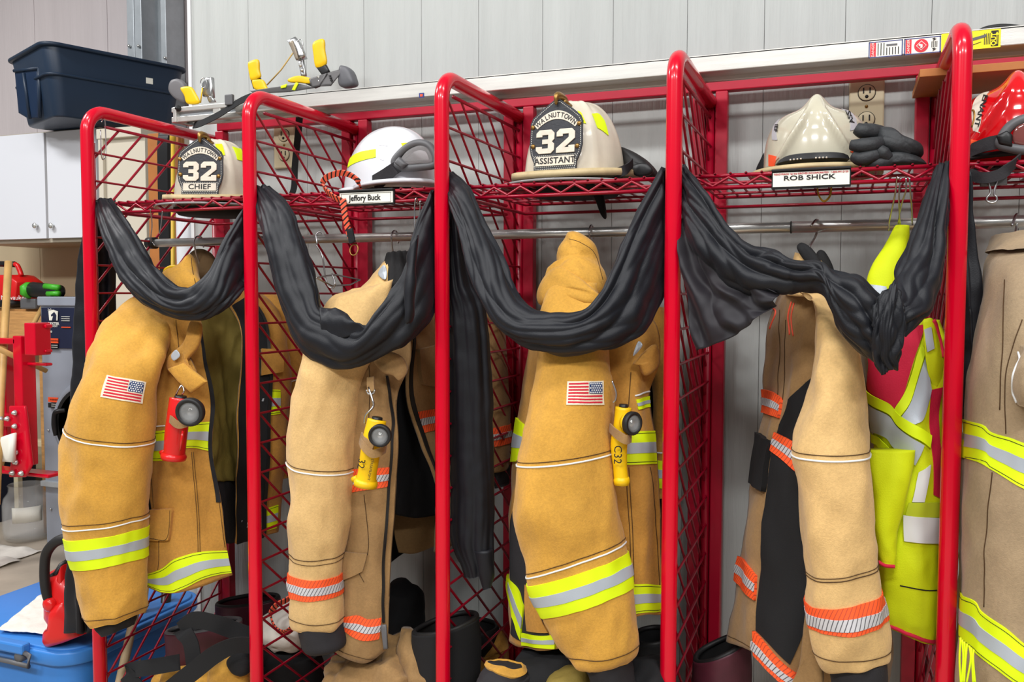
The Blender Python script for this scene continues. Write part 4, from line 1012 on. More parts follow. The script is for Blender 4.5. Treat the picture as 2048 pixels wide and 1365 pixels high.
def trad_helmet(cpx, cpy, Y, yaw, k, title, label, shpx):
    o = P(cpx, cpy, Y)
    toc = CAMP-o; a0 = math.atan2(toc[1], toc[0])-yaw
    fx = np.array([math.cos(a0), math.sin(a0), 0])
    h = thing('fire_helmet', label, 'helmet', (o[0], o[1], SZ+0.006), 'traditional leather-front fire helmets')
    def rib(u, v):
        g = 0.0
        for q in range(8):
            d = abs(((u*8-q+0.5) % 8)-0.5) if False else abs((u*8-q+4) % 8-4)
            g = max(g, math.exp(-(d*9)**2))
        return 0.0035*g*min(1, v*4)
    s = dome(o, fx, 0.128*k, 0.116*k, 0.184*k, rib, 96, 34, 0.82, 0.0)
    obj('shell', s.geo(cap=False), MT['cream'], h, solid=0.003)
    fo = lambda q: k*(0.145+0.060*max(0, -math.cos(q))**1.5+0.010*max(0, math.cos(q)))
    obj('brim', brim(o, fx, lambda q: 0.108*k, fo, lambda q, t: -0.004+t*(0.004+0.022*max(0, -math.cos(q))+0.010*abs(math.sin(q))**2), 80, 0.009), MT['creamrim'], h)
    # visor plate and dark liner beneath
    obj('face_shield', brim(o-np.array([0, 0, .016]), fx, lambda q: 0.10*k, lambda q: k*(0.165+0.02*math.cos(q)), lambda q, t: 0.0, 60, 0.003), mat('smoked_visor', srgb(150, 146, 146), 0.2, alpha=0.9), h)
    obj('ear_flaps', lathe([(0.10, -0.034), (0.112, -0.02), (0.108, -0.004), (0.09, -0.002)], o, 40, sx=1.0, sy=1.0), MT['blackcloth'], h)
    # shield standing at the front
    fo_ = o+fx*0.128*k; 
    xr = np.cross(np.array([0, 0, 1.0]), fx); xr = xr/np.linalg.norm(xr)
    W_, H_ = shpx
    ob = fo_+np.array([0, 0, 0.008])
    shield(ob, xr, np.array([0, 0, 1.0])-fx*0.10, W_, H_, title, h)
    # brass eagle
    top = ob+(np.array([0, 0, 1.0])-fx*0.10)/np.linalg.norm([0, 0, 1]-fx*0.10)*H_
    e = [top+fx*0.012+np.array([0, 0, -0.012]), top+fx*0.012+np.array([0, 0, 0.004]), top+np.array([0, 0, 0.010]), top-fx*0.03+np.array([0, 0, 0.008]), top-fx*0.055+np.array([0, 0, -0.004])]
    eg = obj('brass_eagle', sweep(catmull(e, 20), [0.003, 0.006, 0.009, 0.010, 0.008], 10), MT['brass'], h)
    for s_ in (-1, 1): obj('eagle_wing', sweep([top-fx*0.015+xr*s_*0.007, top-fx*0.045+xr*s_*0.014-np.array([0, 0, 0.006])], [0.006, 0.004], 8), MT['brass'], eg)
    return h, s, fx, o
h1, sd1, fx1, o1 = trad_helmet(434, 407, 0.21, math.radians(20), 0.93, 'CHIEF', 'cream fire helmet with a black leather front reading CHIEF', (0.120, 0.150))
obj('reflective_mark', sd1.strip([(430,289),(444,289)], [(438,312),(450,311)], 8, 8, 0.002, 0.001), MT['neon'], h1)
obj('reflective_mark', sd1.strip([(464,294),(483,296)], [(474,320),(488,324)], 8, 8, 0.002, 0.001), MT['neon'], h1)
for pts in ([(392,398),(420,402),(470,400),(480,412),(440,410)], [(415,416),(440,414),(448,424),(430,430)], [(452,414),(482,412),(478,424),(460,428)]):
    obj('neck_flap', pad([(x_, y_, .2) for x_, y_ in pts], 0.012, 0.2, 24), mat('dull_yellow_flap', srgb(168, 160, 40), 0.7), h1)
h2, sd2, fx2, o2 = trad_helmet(1150, 364, 0.24, math.radians(20), 1.0, 'ASSISTANT', 'cream fire helmet with a black leather front reading ASSISTANT', (0.126, 0.160))
m_ = obj('reflective_mark', sd2.strip([(1183,228),(1196,228),(1208,242)], [(1194,256),(1204,262),(1216,272)], 10, 8, 0.002, 0.001), MT['neon'], h2)
obj('reflective_mark', sd2.strip([(1155,222),(1162,226)], [(1164,246),(1172,248)], 8, 6, 0.002, 0.001), MT['neon'], h2)
# goggles and neck flap hanging at the back of that helmet
gg = thing('goggles', 'black goggles hanging from the back of the ASSISTANT helmet', 'goggles', P(1285, 345, .25))
obj('frame', pad([(1246,300,.28),(1262,302,.27),(1290,318,.26),(1308,338,.25),(1309,352,.25),(1292,354,.25),(1266,350,.26),(1250,330,.27)], 0.045, 0.25, 36), MT['rubber'], gg)
obj('lens', pad([(1262,334,.225),(1290,326,.225),(1306,338,.225),(1300,350,.225),(1272,352,.225)], 0.012, 0.2, 24), MT['blackpl'], gg)
obj('strap', ribbon([P(1222,350,.17), P(1250,340,.17), P(1265,326,.2)], 0.022, 0.003, (0.2, 0, 1), 16)[:2], MT['charcoal'], gg)
for nm, pts in (('chin_strap', [(1180,372),(1192,400),(1204,432),(1212,436),(1208,400),(1200,376)]),):
    obj(nm, pad([(x, y, .25) for x, y in pts], 0.02, 0.2, 24), MT['blackcloth'], h2)
obj('inner_pad', box(P(1130, 356, .25), (0.17, 0.14, 0.02)), MT['blackcloth'], h2, smooth=False, bevel=0.008)
obj('green_pad', box(P(1112, 354, .16), (0.05, 0.02, 0.012)), MT['green'], h2, smooth=False, bevel=0.003)

# white rescue helmet with goggles
oH = P(786, 386, 0.24)
rh = thing('rescue_helmet', 'white rescue helmet with yellow markings beside clear goggles in the second bay', 'helmet', (oH[0], oH[1], SZ+0.006))
fxH = np.array([0.90, -0.42, 0.0]); fxH /= np.linalg.norm(fxH)
def crest(u, v):
    d = min(abs((u % 1)-0.0), abs((u % 1)-1.0), abs((u % 1)-0.5))
    return 0.005*math.exp(-((min(abs(u-0), abs(u-1), abs(u-.5)))*13*max(.15, math.sin(v*PI/2)))**2)*min(1, 1.4-v)
sH = dome(oH, fxH, 0.138, 0.115, 0.160, crest, 80, 34, 0.85)
obj('shell', sH.geo(cap=False), MT['whitepl'], rh, solid=0.003)
obj('visor_brim', brim(oH, fxH, lambda q: 0.115+0.02*abs(math.cos(q)), lambda q: (0.118+0.024*abs(math.cos(q)))+0.004+0.03*max(0, math.cos(q)), lambda q, t: 0.012*max(0, math.cos(q))-0.004+0.004*t, 72, 0.006), MT['whitepl'], rh)
obj('reflective_mark', sH.strip([(695,317),(720,305),(752,299)], [(696,336),(720,323),(752,315)], 14, 5, 0.0015, 0.001), MT['neon'], rh)
obj('reflective_mark', sH.strip([(802,287),(832,286)], [(807,298),(826,298)], 8, 4, 0.0015, 0.001), MT['neon'], rh)
for a, b, c, d in ((757, 286, 775, 289), (760, 315, 767, 317)): obj('vent_slot', sH.strip([(a, b), (c, d)], [(a, b+4), (c, d+4)], 6, 3, 0.001, 0.001), MT['cab'], rh)
obj('liner', lathe([(0.10, -0.012), (0.105, 0.0), (0.098, 0.01), (0.0, 0.02)], oH, 36), MT['blackcloth'], rh)
gl = thing('goggles', 'clear goggles with a grey frame strapped round the white rescue helmet', 'goggles', P(830, 330, .14))
obj('frame', sweep(catmull([P(x, y, .125) for x, y in ((789,324),(806,302),(826,289),(846,287),(862,296),(872,318),(868,330),(842,334),(804,336))], 60, True), 0.0095, 10, closed=True), MT['greypl'], gl)
obj('frame_seal', sweep(catmull([P(x, y, .145) for x, y in ((795,324),(810,304),(828,292),(846,290),(860,298),(868,318),(864,328),(842,331),(806,333))], 60, True), 0.012, 10, closed=True), MT['rubber'], gl)
obj('lens', pad([(x, y, .118) for x, y in ((800,322),(814,303),(832,293),(846,292),(858,300),(866,318),(862,326),(842,327),(808,329))], 0.004, 0.5, 40), MT['goggle'], gl)
obj('strap_clip', pad([(790,326,.115),(800,314,.115),(815,330,.115),(806,338,.115)], 0.016, 0.2, 0), MT['greypl'], gl, bevel=0.002)
obj('strap', ribbon([P(798,332,.12), P(765,352,.115), P(735,368,.13), P(715,374,.16)], 0.028, 0.003, (0.25, 0, 1), 24)[:2], MT['charcoal'], gl)
obj('strap_tail', ribbon([P(790,338,.112), P(765,362,.108), P(752,378,.11)], 0.024, 0.003, (0.35, 0, 1), 16)[:2], MT['charcoal'], gl)
# orange webbing leash looped over the shelf edge
ll = thing('webbing_leash', 'orange and black webbing leash hanging over the second shelf', 'leash', P(680, 400, .05))
obj('loop', ribbon([P(722,380,.07), P(716,362,.05), P(700,350,.05), P(680,346,.05), P(655,354,.05), P(646,366,.05), P(652,380,.05), P(668,394,.045), P(684,402,.045)], 0.014, 0.004, [(0, -.6, 1)]*9, 60), MT['orangecord'], ll)
obj('tail', ribbon([P(686,398,.042), P(690,430,.045), P(697,462,.05), P(703,478,.05)], 0.015, 0.004, (1, 0, 0), 30), MT['orangecord'], ll)
obj('tail_end', ribbon([P(699,458,.046), P(705,486,.046)], 0.016, 0.005, (1, 0, 0), 6)[:2], MT['blackcloth'], ll)
cr = P(708, 500, .05); obj('key_ring', sweep([cr+np.array([0.011*math.cos(a), 0.003*math.sin(a), 0.013*math.sin(a)]) for a in np.linspace(0, 2*PI, 24, endpoint=False)], 0.0016, 6, closed=True), MT['brass'], ll)

# white modern helmet
oM = P(1632, 343, 0.235)
mh = thing('fire_helmet', 'glossy off-white modern fire helmet with a black lamp bracket in the fourth bay', 'helmet', (oM[0], oM[1], SZ+0.006))
tc_ = CAMP-oM; a0 = math.atan2(tc_[1], tc_[0])-0.03; fxM = np.array([math.cos(a0), math.sin(a0), 0])
def mridge(u, v):
    a = (u if u < .5 else u-1)*2*PI; front = math.cos(a)
    r_ = math.sin(v*PI/2)**0.52; z_ = max(0.0, math.cos(v*PI/2))**0.72
    xx, yy = r_*math.sin(a), r_*math.cos(a)
    d = 0.030*math.exp(-(xx/0.20)**2-((yy-0.34)/0.30)**2)*(z_ > .05)                     # knob at the crown front
    ln = 0.68*(1-z_)+0.05
    fade = min(1.0, z_*8)*min(1.0, max(0.0, (0.97-z_)*6))
    if front > 0:
        d += 0.009*math.exp(-((abs(xx)-ln)/0.05)**2)*fade                                 # two ridges running down
        d -= 0.009*math.exp(-(xx/(ln*0.9+0.01))**6)*fade*min(1.0, (1-z_)*2.5)             # sunken front panel
    else:
        d += 0.006*math.exp(-(xx/0.1)**2)*fade
    return d
sM = dome(oM, fxM, 0.122, 0.108, 0.124, mridge, 140, 64, 0.52, pz=0.72)
iv = mat('off_white_enamel', srgb(190, 184, 163), 0.2, coat=0.5, var=0.05, vscale=10)
obj('shell', sM.geo(cap=False), iv, mh, solid=0.003)
obj('brim', brim(oM, fxM, lambda q: 0.108, lambda q: 0.132+0.006*math.cos(q), lambda q, t: -0.004*t-0.002, 72, 0.006), MT['creamrim'], mh)
lb_ = sM.strip([(1562,322),(1600,313),(1640,311),(1688,311)], [(1563,342),(1600,340),(1640,339),(1690,334)], 24, 6, 0.016, 0.016)
lo = obj('lamp_bracket', lb_, MT['blackpl'], mh, bevel=0.002)
for base in (1588, 1632):
    for k in range(4):
        q = sM.at(*sM.uv(base+6*k, 333), 0.017); obj('lamp_led', lathe([(.002, 0), (.0015, .0015), (0, .002)], q, 8, 'Y'), MT['badge'], lo)
obj('orange_tetrahedron', sM.strip([(1538,309),(1558,315)], [(1538,332),(1550,334)], 6, 6, 0.0015, 0.001), MT['orangelabel'], mh)
obj('orange_tetrahedron', sM.strip([(1700,302),(1714,308)], [(1704,306),(1716,314)], 6, 4, 0.0015, 0.001), MT['orangelabel'], mh)
grs = mat('grey_reflective', srgb(176, 174, 178), 0.4)
o_ = obj('title_strip', sM.strip([(1552,240),(1561,238)], [(1545,280),(1555,281)], 6, 12, 0.0014, 0.001), grs, mh)
surf_text(sM, 'IEF', (1553, 257), (-1.5, 13), (9, -1), 1.0, 'ink', o_, 0.03, off=0.002)
o_ = obj('title_strip', sM.strip([(1685,206),(1697,207)], [(1700,262),(1714,258)], 6, 14, 0.0014, 0.001), grs, mh)
surf_text(sM, 'ASSI', (1699, 234), (-5.5, -15), (-11, 4), 1.0, 'ink', o_, 0.03, off=0.002)
obj('ear_cover', pad([(1518,345,.26),(1530,318,.24),(1537,306,.24),(1538,335,.23),(1532,346,.23)], 0.02, 0.2, 24), MT['blackcloth'], mh)
obj('liner', lathe([(0.09, -0.012), (0.10, 0.0), (0.0, 0.01)], oM, 32), MT['blackcloth'], mh)
obj('chin_strap', ribbon([P(1634,372,.2), P(1638,392,.2), P(1648,403,.2), P(1660,392,.2), P(1663,372,.2)], 0.016, 0.003, (0, 1, 0), 30)[:2], mat('mustard_webbing', srgb(186, 140, 30), 0.8), mh)
# gloves
def glove(label, fingers, palm, cuff):
    g_ = thing('work_glove', label, 'glove', P(*fingers[0][0][-1]), 'black leather gloves')
    obj('palm', pad(palm[0], palm[1], 0.35, 40), MT['glove'], g_)
    for pts, r in fingers:
        s_ = sweep(catmull([P(*p) for p in pts], 18), r, 12)
        obj('finger', s_, MT['glove'], g_)
    if cuff: obj('cuff', pad(cuff[0], cuff[1], 0.3, 30), MT['glove'], g_)
    return g_
glove('black leather glove on top of the glove pair beside the off-white helmet',
 [([(1712,256,.10),(1725,262,.10),(1745,264,.11),(1762,266,.12)], [.011, .015, .016, .014]), ([(1764,282,.10),(1790,290,.10),(1820,304,.11)], [.014, .016, .013]), ([(1702,290,.085),(1722,292,.08),(1745,290,.085),(1764,286,.1)], [.010, .015, .015, .013])],
 ([(1752,262,.12),(1780,260,.12),(1800,275,.12),(1838,292,.12),(1845,312,.12),(1825,318,.12),(1790,308,.11),(1758,292,.11)], 0.035), None)
glove('black leather glove underneath the glove pair beside the off-white helmet',
 [([(1706,312,.085),(1722,318,.08),(1745,312,.085),(1768,306,.1)], [.010, .014, .014, .013]), ([(1758,298,.085),(1766,306,.085),(1776,316,.09)], [.010, .013, .011]), ([(1730,328,.09),(1760,326,.09),(1790,318,.1)], [.008, .013, .014])],
 ([(1758,314,.11),(1790,306,.11),(1830,314,.12),(1850,328,.12),(1845,334,.12),(1790,334,.11),(1750,334,.11)], 0.035), None)
# red helmet at the right edge
oR = P(2030, 318, 0.235)
rh2 = thing('fire_helmet', 'glossy red fire helmet cut off by the right picture edge', 'helmet', (oR[0], oR[1], SZ+0.006))
tc_ = CAMP-oR; a0 = math.atan2(tc_[1], tc_[0])+0.0; fxR = np.array([math.cos(a0), math.sin(a0), 0])
sR = dome(oR, fxR, 0.122, 0.112, 0.134, mridge, 140, 64, 0.52, pz=0.72)
obj('shell', sR.geo(cap=False), MT['redhelmet'], rh2, solid=0.003)
obj('brim', brim(oR, fxR, lambda q: 0.106, lambda q: 0.128, lambda q, t: -0.004*t-0.002, 72, 0.006), MT['rubber'], rh2)
o_ = obj('title_strip', sR.strip([(1966,187),(1979,184)], [(1947,262),(1960,266)], 6, 14, 0.0014, 0.001), MT['badge'], rh2)
surf_text(sR, 'ENANT', (1963, 222), (-5.6, 19), (12.5, 3), 1.0, 'ink', o_, 0.03, off=0.002)
obj('orange_tetrahedron', sR.strip([(1942,278),(1960,283)], [(1942,292),(1958,287)], 6, 4, 0.0015, 0.001), MT['orangelabel'], rh2)
obj('painted_curve', sR.cord([(1945,255),(1950,235),(1948,222),(1940,224),(1937,240)], 0.0025, 20), MT['brass'], rh2)
g2 = thing('goggles', 'grey framed goggles strapped to the red helmet at the right edge', 'goggles', P(2030, 290, .1))
obj('frame', sweep(catmull([P(x, y, .10) for x, y in ((2000,288),(2012,262),(2030,246),(2060,236),(2085,245),(2085,298),(2050,300),(2020,296))], 60, True), 0.009, 10, closed=True), MT['greypl'], g2)
obj('lens', pad([(x, y, .098) for x, y in ((2026,284),(2030,256),(2050,244),(2080,246),(2080,290),(2050,292))], 0.005, 0.3, 36), mat('rose_lens', srgb(120, 66, 62), 0.1, coat=0.5), g2)
obj('strap_clip', pad([(1992,272,.098),(2012,262,.098),(2024,270,.098),(2024,296,.098),(1996,290,.098)], 0.018, 0.15, 0), MT['blackpl'], g2, bevel=0.002)
obj('strap', ribbon([P(1996,284,.10), P(1970,290,.11), P(1940,302,.15)], 0.026, 0.003, (0.1, 0, 1), 20)[:2], MT['charcoal'], g2)
obj('strap_loop', ribbon([P(2040,318,.08), P(2020,335,.04), P(1998,350,.035), P(1965,356,.04), P(1938,348,.06)], 0.020, 0.003, (0.2, 0, 1), 30)[:2], MT['charcoal'], g2)
# binder clip on the last shelf
bc = thing('binder_clip', 'binder clip hanging from the rightmost shelf edge below the red helmet', 'binder clip', P(1985, 370, .05))
obj('spring_body', pad([(1958,346,.05),(2014,342,.05),(2014,370,.05),(1960,374,.05)], 0.008, 0.05, 0), MT['greypl'], bc)
obj('wire_lever', sweep(catmull([P(x, y, .042) for x, y in ((1977,362),(1981,385),(1974,395),(1974,402),(1984,406),(1993,402),(1993,394),(1988,386),(1997,354))], 40), 0.0018, 8), MT['wire'], bc)
# shelf name plates
def nameplate(x0, x1, yl, yr, hpx, txt, sz, label, sxx=1.0):
    Yn = SY0-0.012
    A, B = P(x0, yl, Yn), P(x1, yr, Yn); X = float(B[0]-A[0]); hh = hpx*mpp(x0, yl, Yn); c = (A+B)/2; zc = SZ-0.014
    o = thing('name_plate', label, 'name plate', (c[0], Yn, zc-hh/2), 'name plates clipped to the shelves')
    obj('plate_holder', box((c[0], Yn+0.004, zc), (X, 0.006, hh)), MT['blackpl'], o, smooth=False, bevel=0.001)
    obj('top_lip', box((c[0], Yn, zc+hh*.47), (X, 0.012, hh*.12)), MT['blackpl'], o, smooth=False, bevel=0.001)
    cd = obj('card', box((c[0]-X*0.0, Yn-0.0005, zc-hh*.02), (X*.965, 0.002, hh*.74)), MT['paper'], o, smooth=False)
    return o, cd, c[0], X, Yn, zc, hh
o, cd, cx, X, Yn, zc, hh = nameplate(678, 788, 404, 395, 30, '', 0, 'black shelf plate with a cream name card below the white rescue helmet')
put_text('Jeffory Buck', (cx-X*.02, Yn-0.0022, zc-hh*.03), 0.0185, (1, 0, 0), ZZ, 'ink', cd, bold=0.00035, sx=0.92)
for dz in (.28, -.34): obj('border_line', box((cx, Yn-0.002, zc+hh*dz), (X*.9, .0006, .0005)), MT['ink'], cd, smooth=False)
for dx in (-.45, .45): obj('border_line', box((cx+X*dx, Yn-0.002, zc-hh*.03), (.0005, .0006, hh*.62)), MT['ink'], cd, smooth=False)
o, cd, cx, X, Yn, zc, hh = nameplate(1543, 1702, 366, 355, 38, '', 0, 'wide shelf plate with a white name strip below the off-white modern helmet')
put_text('ROB SHICK', (cx-X*.02, Yn-0.0022, zc+hh*.04), 0.0125, (1, 0, 0), ZZ, 'ink', cd, bold=0.0002, sx=1.5)
put_text('READYRACK  by the GROVES INCORPORATED   1-800-991-2120', (cx, Yn-0.0022, zc+hh*.26), 0.0046, (1, 0, 0), ZZ, srd, cd, sx=1.05)

# ================================================================ turnout coats
def lerp(a, b, t): return [tuple(np.array(p)*(1-t)+np.array(q)*t) for p, q in zip(a, b)]
def triband(s, top, bot, parent, kind='neon', n=22, name='reflective_band', stitch=True, off=0.0):
    m1, m2 = ('neon', 'silver') if kind == 'neon' else ('orange', 'silverh')
    o = obj(name, s.strip(top, bot, n, 7, 0.0022+off, 0.0028+off), MT[m1], parent)
    k0, k1 = (0.34, 0.66)
    obj('silver_stripe', s.strip(lerp(top, bot, k0), lerp(top, bot, k1), n, 4, 0.0034+off, 0.002), MT[m2], o)
    if stitch and kind == 'neon':
        for t in (0.07, 0.93): obj('stitching', s.cord(lerp(top, bot, t), 0.0006, n, 0.0025+off, k=4), MT['stitchd'], o)
    return o
def triring(s, lt, rt, lb, rb, parent, kind='neon'):
    m1, m2 = ('neon', 'silver') if kind == 'neon' else ('orange', 'silverh')
    o = obj('reflective_band', s.ring(lt, rt, lb, rb, 64, 7, 0.0025, 0.003), MT[m1], parent)
    a = lambda p, q, t: (p[0]*(1-t)+q[0]*t, p[1]*(1-t)+q[1]*t)
    obj('silver_stripe', s.ring(a(lt, lb, .34), a(rt, rb, .34), a(lt, lb, .66), a(rt, rb, .66), 64, 4, 0.0038, 0.002), MT[m2], o)
    return o
def ringcord(s, l, r, parent, m='white', rad=0.0018, name='piping', off=0.001, vo=0.0):
    vl, vr = s.uv(*l)[1]+vo, s.uv(*r)[1]+vo
    pts = [s.at(k/48, (vl+vr)/2+(vl-vr)/2*math.cos(2*PI*k/48), off) for k in range(48)]
    return obj(name, sweep(pts, rad, 6, closed=True), MT[m], parent)
def sheet(name, s, outer, inner, parent, th=0.006):
    o = obj(name, s.geo(), MT[outer], parent, solid=th)
    o.data.materials.append(MT[inner])
    md = o.modifiers['s']; md.material_offset = 1; md.material_offset_rim = 0
    # keep the shell growing to the hidden side
    return o
def flag(s, tl, tr, br, bl, parent):
    c = [tl, tr, br, bl]
    def q(a, b):
        t = np.array(tl)*(1-a)+np.array(tr)*a; d = np.array(bl)*(1-a)+np.array(br)*a
        return tuple(t*(1-b)+d*b)
    o = obj('flag_patch', s.strip([q(-.03, -.05), q(.5, -.05), q(1.03, -.05)], [q(-.03, 1.05), q(.5, 1.05), q(1.03, 1.05)], 14, 6, 0.0022, 0.003), MT['flagcream'], parent, label='embroidered stars and stripes flag patch')
    gs = []
    for k in range(7):
        b0, b1 = (2*k)/13, (2*k+1)/13
        x1 = 0.60 if k < 4 else 1.0
        gs.append(s.strip([q(0.02, b0*.94+.03), q(x1*.97, b0*.94+.03)], [q(0.02, b1*.94+.03), q(x1*.97, b1*.94+.03)], 8, 2, 0.0030, 0.001))
    obj('red_stripes', join(*gs), MT['flagred'], o)
    u = obj('blue_canton', s.strip([q(.61, .02), q(.98, .02)], [q(.61, .54), q(.98, .54)], 6, 4, 0.0031, 0.001), MT['flagblue'], o)
    st = []
    for r in range(5):
        for k in range(6 if r % 2 == 0 else 5):
            a = .635+.062*k+(0 if r % 2 == 0 else .031); b = .08+.1*r
            e, h = .018, .030
            st.append(s.strip([q(a-e, b-h), q(a+e, b-h)], [q(a-e, b+h), q(a+e, b+h)], 2, 2, 0.0040, 0.0006))
    obj('stars', join(*st), MT['white'], o)
    return o
def hanger(name_label, X, parent_none=None, Z0=RZ, sp=0.2, drop=0.10, tilt=0.0, group='wire hangers on the rod'):
    """wire coat hanger across the rod"""
    hk = []
    for k in range(15):
        a = math.radians(-60+k*17.5)
        hk.append((X+tilt*0.0, RY+0.019*math.cos(PI-a) if False else RY-0.0185*math.cos(a), RZ+0.0+0.0185*math.sin(a)))
    hk = [(X, RY+0.02*math.cos(a), RZ-0.004+0.02*math.sin(a)) for a in [math.radians(-30+16*k) for k in range(14)]]
    hk += [(X+tilt*0.3, RY-0.012, RZ-0.035), (X+tilt, RY, RZ-0.06), (X+tilt, RY, RZ-drop)]
    return sweep(catmull(hk, 40), 0.0022, 8)

# ---------------------------------------------------------------- coat beside the left post
c1p = P(330, 1180, 0.15)
coat1 = thing('turnout_coat', 'golden tan turnout coat with a flag patch hanging at the left end of the rack', 'coat', (c1p[0], 0.15, 0.6), 'turnout coats hanging in the rack')
t1 = Surf([
 [(398,560,.17),(375,556,.15),(350,548,.17),(345,540,.24),(385,535,.31),(440,555,.31),(442,578,.22)],
 [(400,625,.06),(350,612,.02),(278,615,.02),(300,600,.22),(430,590,.42),(545,605,.36),(478,640,.22)],
 [(410,715,.05),(350,715,-.01),(276,715,.01),(270,705,.2),(430,690,.43),(572,690,.34),(484,720,.19)],
 [(430,800,.04),(352,800,-.02),(276,800,.0),(268,790,.2),(430,780,.43),(577,780,.33),(480,800,.17)],
 [(424,900,.04),(352,900,-.02),(276,900,.0),(266,890,.2),(430,880,.43),(572,880,.33),(476,900,.16)],
 [(442,1000,.04),(352,1005,-.02),(276,1010,.0),(264,990,.2),(430,960,.43),(566,970,.33),(472,1000,.17)],
 [(452,1085,.05),(355,1115,-.02),(272,1100,.0),(262,1070,.2),(430,1030,.42),(562,1030,.33),(474,1060,.18)],
 [(465,1150,.06),(342,1188,-.02),(270,1158,.0),(260,1120,.2),(430,1075,.42),(560,1062,.33),(472,1088,.19)]],
 nu=90, nv=70, disp=cloth(0.008, 9, 1.0))
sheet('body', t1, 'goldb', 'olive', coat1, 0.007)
s1 = tube([(268,596,312,598,.04,.02),(228,636,334,640,.0,.055),(198,690,326,690,-.045,.07),(181,735,308,735,-.085,.078),(171,785,292,790,-.105,.082),
 (148,870,290,890,-.112,.085),(136,935,288,950,-.112,.085),(137,995,282,1015,-.112,.083),(146,1058,278,1050,-.112,.08),(163,1135,275,1118,-.11,.076),
 (171,1191,274,1182,-.108,.072),(176,1232,275,1218,-.106,.068),(184,1249,270,1232,-.106,.06)], 72, 100, cloth(0.0085, 9, 3.0))
sl = obj('sleeve', s1.geo(), MT['gold'], coat1)
triring(s1, (151,1081), (277,1060), (165,1138), (274,1120), coat1)
ringcord(s1, (149,873), (289,891), coat1); ringcord(s1, (148,866), (289,884), coat1, 'stitch', 0.0008, 'stitching')
ringcord(s1, (147,1064), (277,1042), coat1); ringcord(s1, (146,1056), (277,1034), coat1, 'stitch', 0.0008, 'stitching')
ringcord(s1, (177,1238), (273,1222), coat1, 'stitch', 0.0008, 'stitching')
flag(s1, (216,753), (289,766), (282,806), (204,793), coat1)
cf = tube([(196,1238,264,1224,-.106,.05),(204,1252,262,1242,-.106,.048),(214,1268,256,1256,-.106,.04)], 40, 12, cloth(0.004, 14, 2))
obj('knit_cuff', cf.geo(), MT['knit'], coat1)
triband(t1, [(290,864),(330,861),(375,848),(428,844)], [(290,922),(330,920),(372,897),(421,903)], coat1)
triband(t1, [(273,1154),(320,1140),(352,1118),(405,1104),(457,1101)], [(276,1160),(336,1186),(362,1180),(410,1157),(464,1146)], coat1)
obj('piping', t1.cord([(290,855),(330,852)], 0.0018), MT['white'], coat1)
obj('side_gusset', t1.strip([(284,950),(290,950)], [(280,1022),(303,1020)], 6, 8, 0.0016, 0.002), MT['blackcloth'], coat1)
pk = obj('pocket_flap', t1.strip([(281,1021),(315,1019),(348,1017)], [(281,1075),(312,1080),(341,1080)], 12, 8, 0.010, 0.010), MT['goldb'], coat1)
obj('stitching', t1.cord([(282,1072),(312,1076),(339,1076),(345,1019)], 0.0007, 24, 0.0105, k=4), MT['stitch'], pk)
for ln in ([(318,1082),(316,1140)], [(383,905),(392,1010),(396,1105)], [(387,905),(396,1010),(400,1105)], [(420,905),(436,990),(450,1095)], [(352,640),(358,700)], [(300,925),(307,1016)]):
    obj('seam', t1.cord(ln, 0.0008, 20, 0.0008, k=4), MT['stitch'], coat1)
# turned-back neck tab
tb = obj('throat_tab', pad([(385,640,.0),(403,648,-.005),(398,690,-.02),(378,716,-.03),(374,728,-.03),(392,748,-.03),(352,752,-.03),(335,737,-.03),(340,712,-.03),(366,690,-.02),(378,664,-.01)], 0.012, 0.4, 44), MT['goldb'], coat1)
obj('tab_end', pad([(336,738,-.035),(368,726,-.035),(390,744,-.035),(415,764,-.035),(384,787,-.035),(358,764,-.035)], 0.012, 0.3, 0), MT['gold'], tb, bevel=0.002)
obj('reflective_tag', pad([(342,712,-.045),(352,700,-.045),(360,712,-.045),(348,722,-.045)], 0.002, 0.05, 20), MT['silver'], tb)
# black facing and zip of the far front edge, black facing of the near edge
def edge_facing(s, u, v0, v1, w, m, parent, off, n=30, name='facing'):
    return obj(name, s.patch(lambda a, b: (u+w*b, v0+(v1-v0)*a), n, 4, off, 0.003), MT[m], parent)
edge_facing(t1, 1.0, 0.08, 1.0, -0.075, 'blackcloth', coat1, 0.004)
zp = edge_facing(t1, 0.93, 0.1, 0.98, -0.008, 'zip', coat1, 0.008, name='zip')
edge_facing(t1, 0.0, 0.2, 0.72, 0.018, 'blackcloth', coat1, 0.004)
# bands on the far panel
triband(t1, [(487,780),(528,779),(560,780)], [(487,834),(528,832),(560,828)], coat1)
triband(t1, [(482,1025),(520,1020),(556,1010)], [(482,1072),(520,1066),(552,1056)], coat1)
obj('radio_pocket', t1.strip([(520,700),(562,702)], [(520,752),(562,744)], 8, 8, 0.012, 0.014), MT['goldb'], coat1)
# inner liner hanging inside the opening
li = Surf([[(392,600,.2),(425,600,.23),(470,610,.26),(490,625,.27)],[(400,720,.15),(430,720,.19),(465,720,.24),(490,720,.26)],[(415,860,.13),(440,860,.17),(465,860,.23),(486,860,.25)],[(430,960,.13),(447,962,.17),(468,962,.23),(484,960,.25)]], nu=40, nv=40, disp=cloth(0.006, 16, 5.0, 1.2))
obj('quilted_liner', li.geo(), MT['olive'], coat1, solid=0.006)
li2 = Surf([[(430,955,.14),(447,957,.18),(468,957,.24),(484,955,.26)],[(442,1030,.14),(455,1035,.18),(470,1035,.24),(480,1030,.26)],[(450,1085,.15),(459,1088,.18),(470,1085,.24),(478,1075,.26)]], nu=20, nv=20, disp=cloth(0.004, 16, 5.0))
obj('liner_skirt', li2.geo(), MT['charcoal'], coat1, solid=0.006)
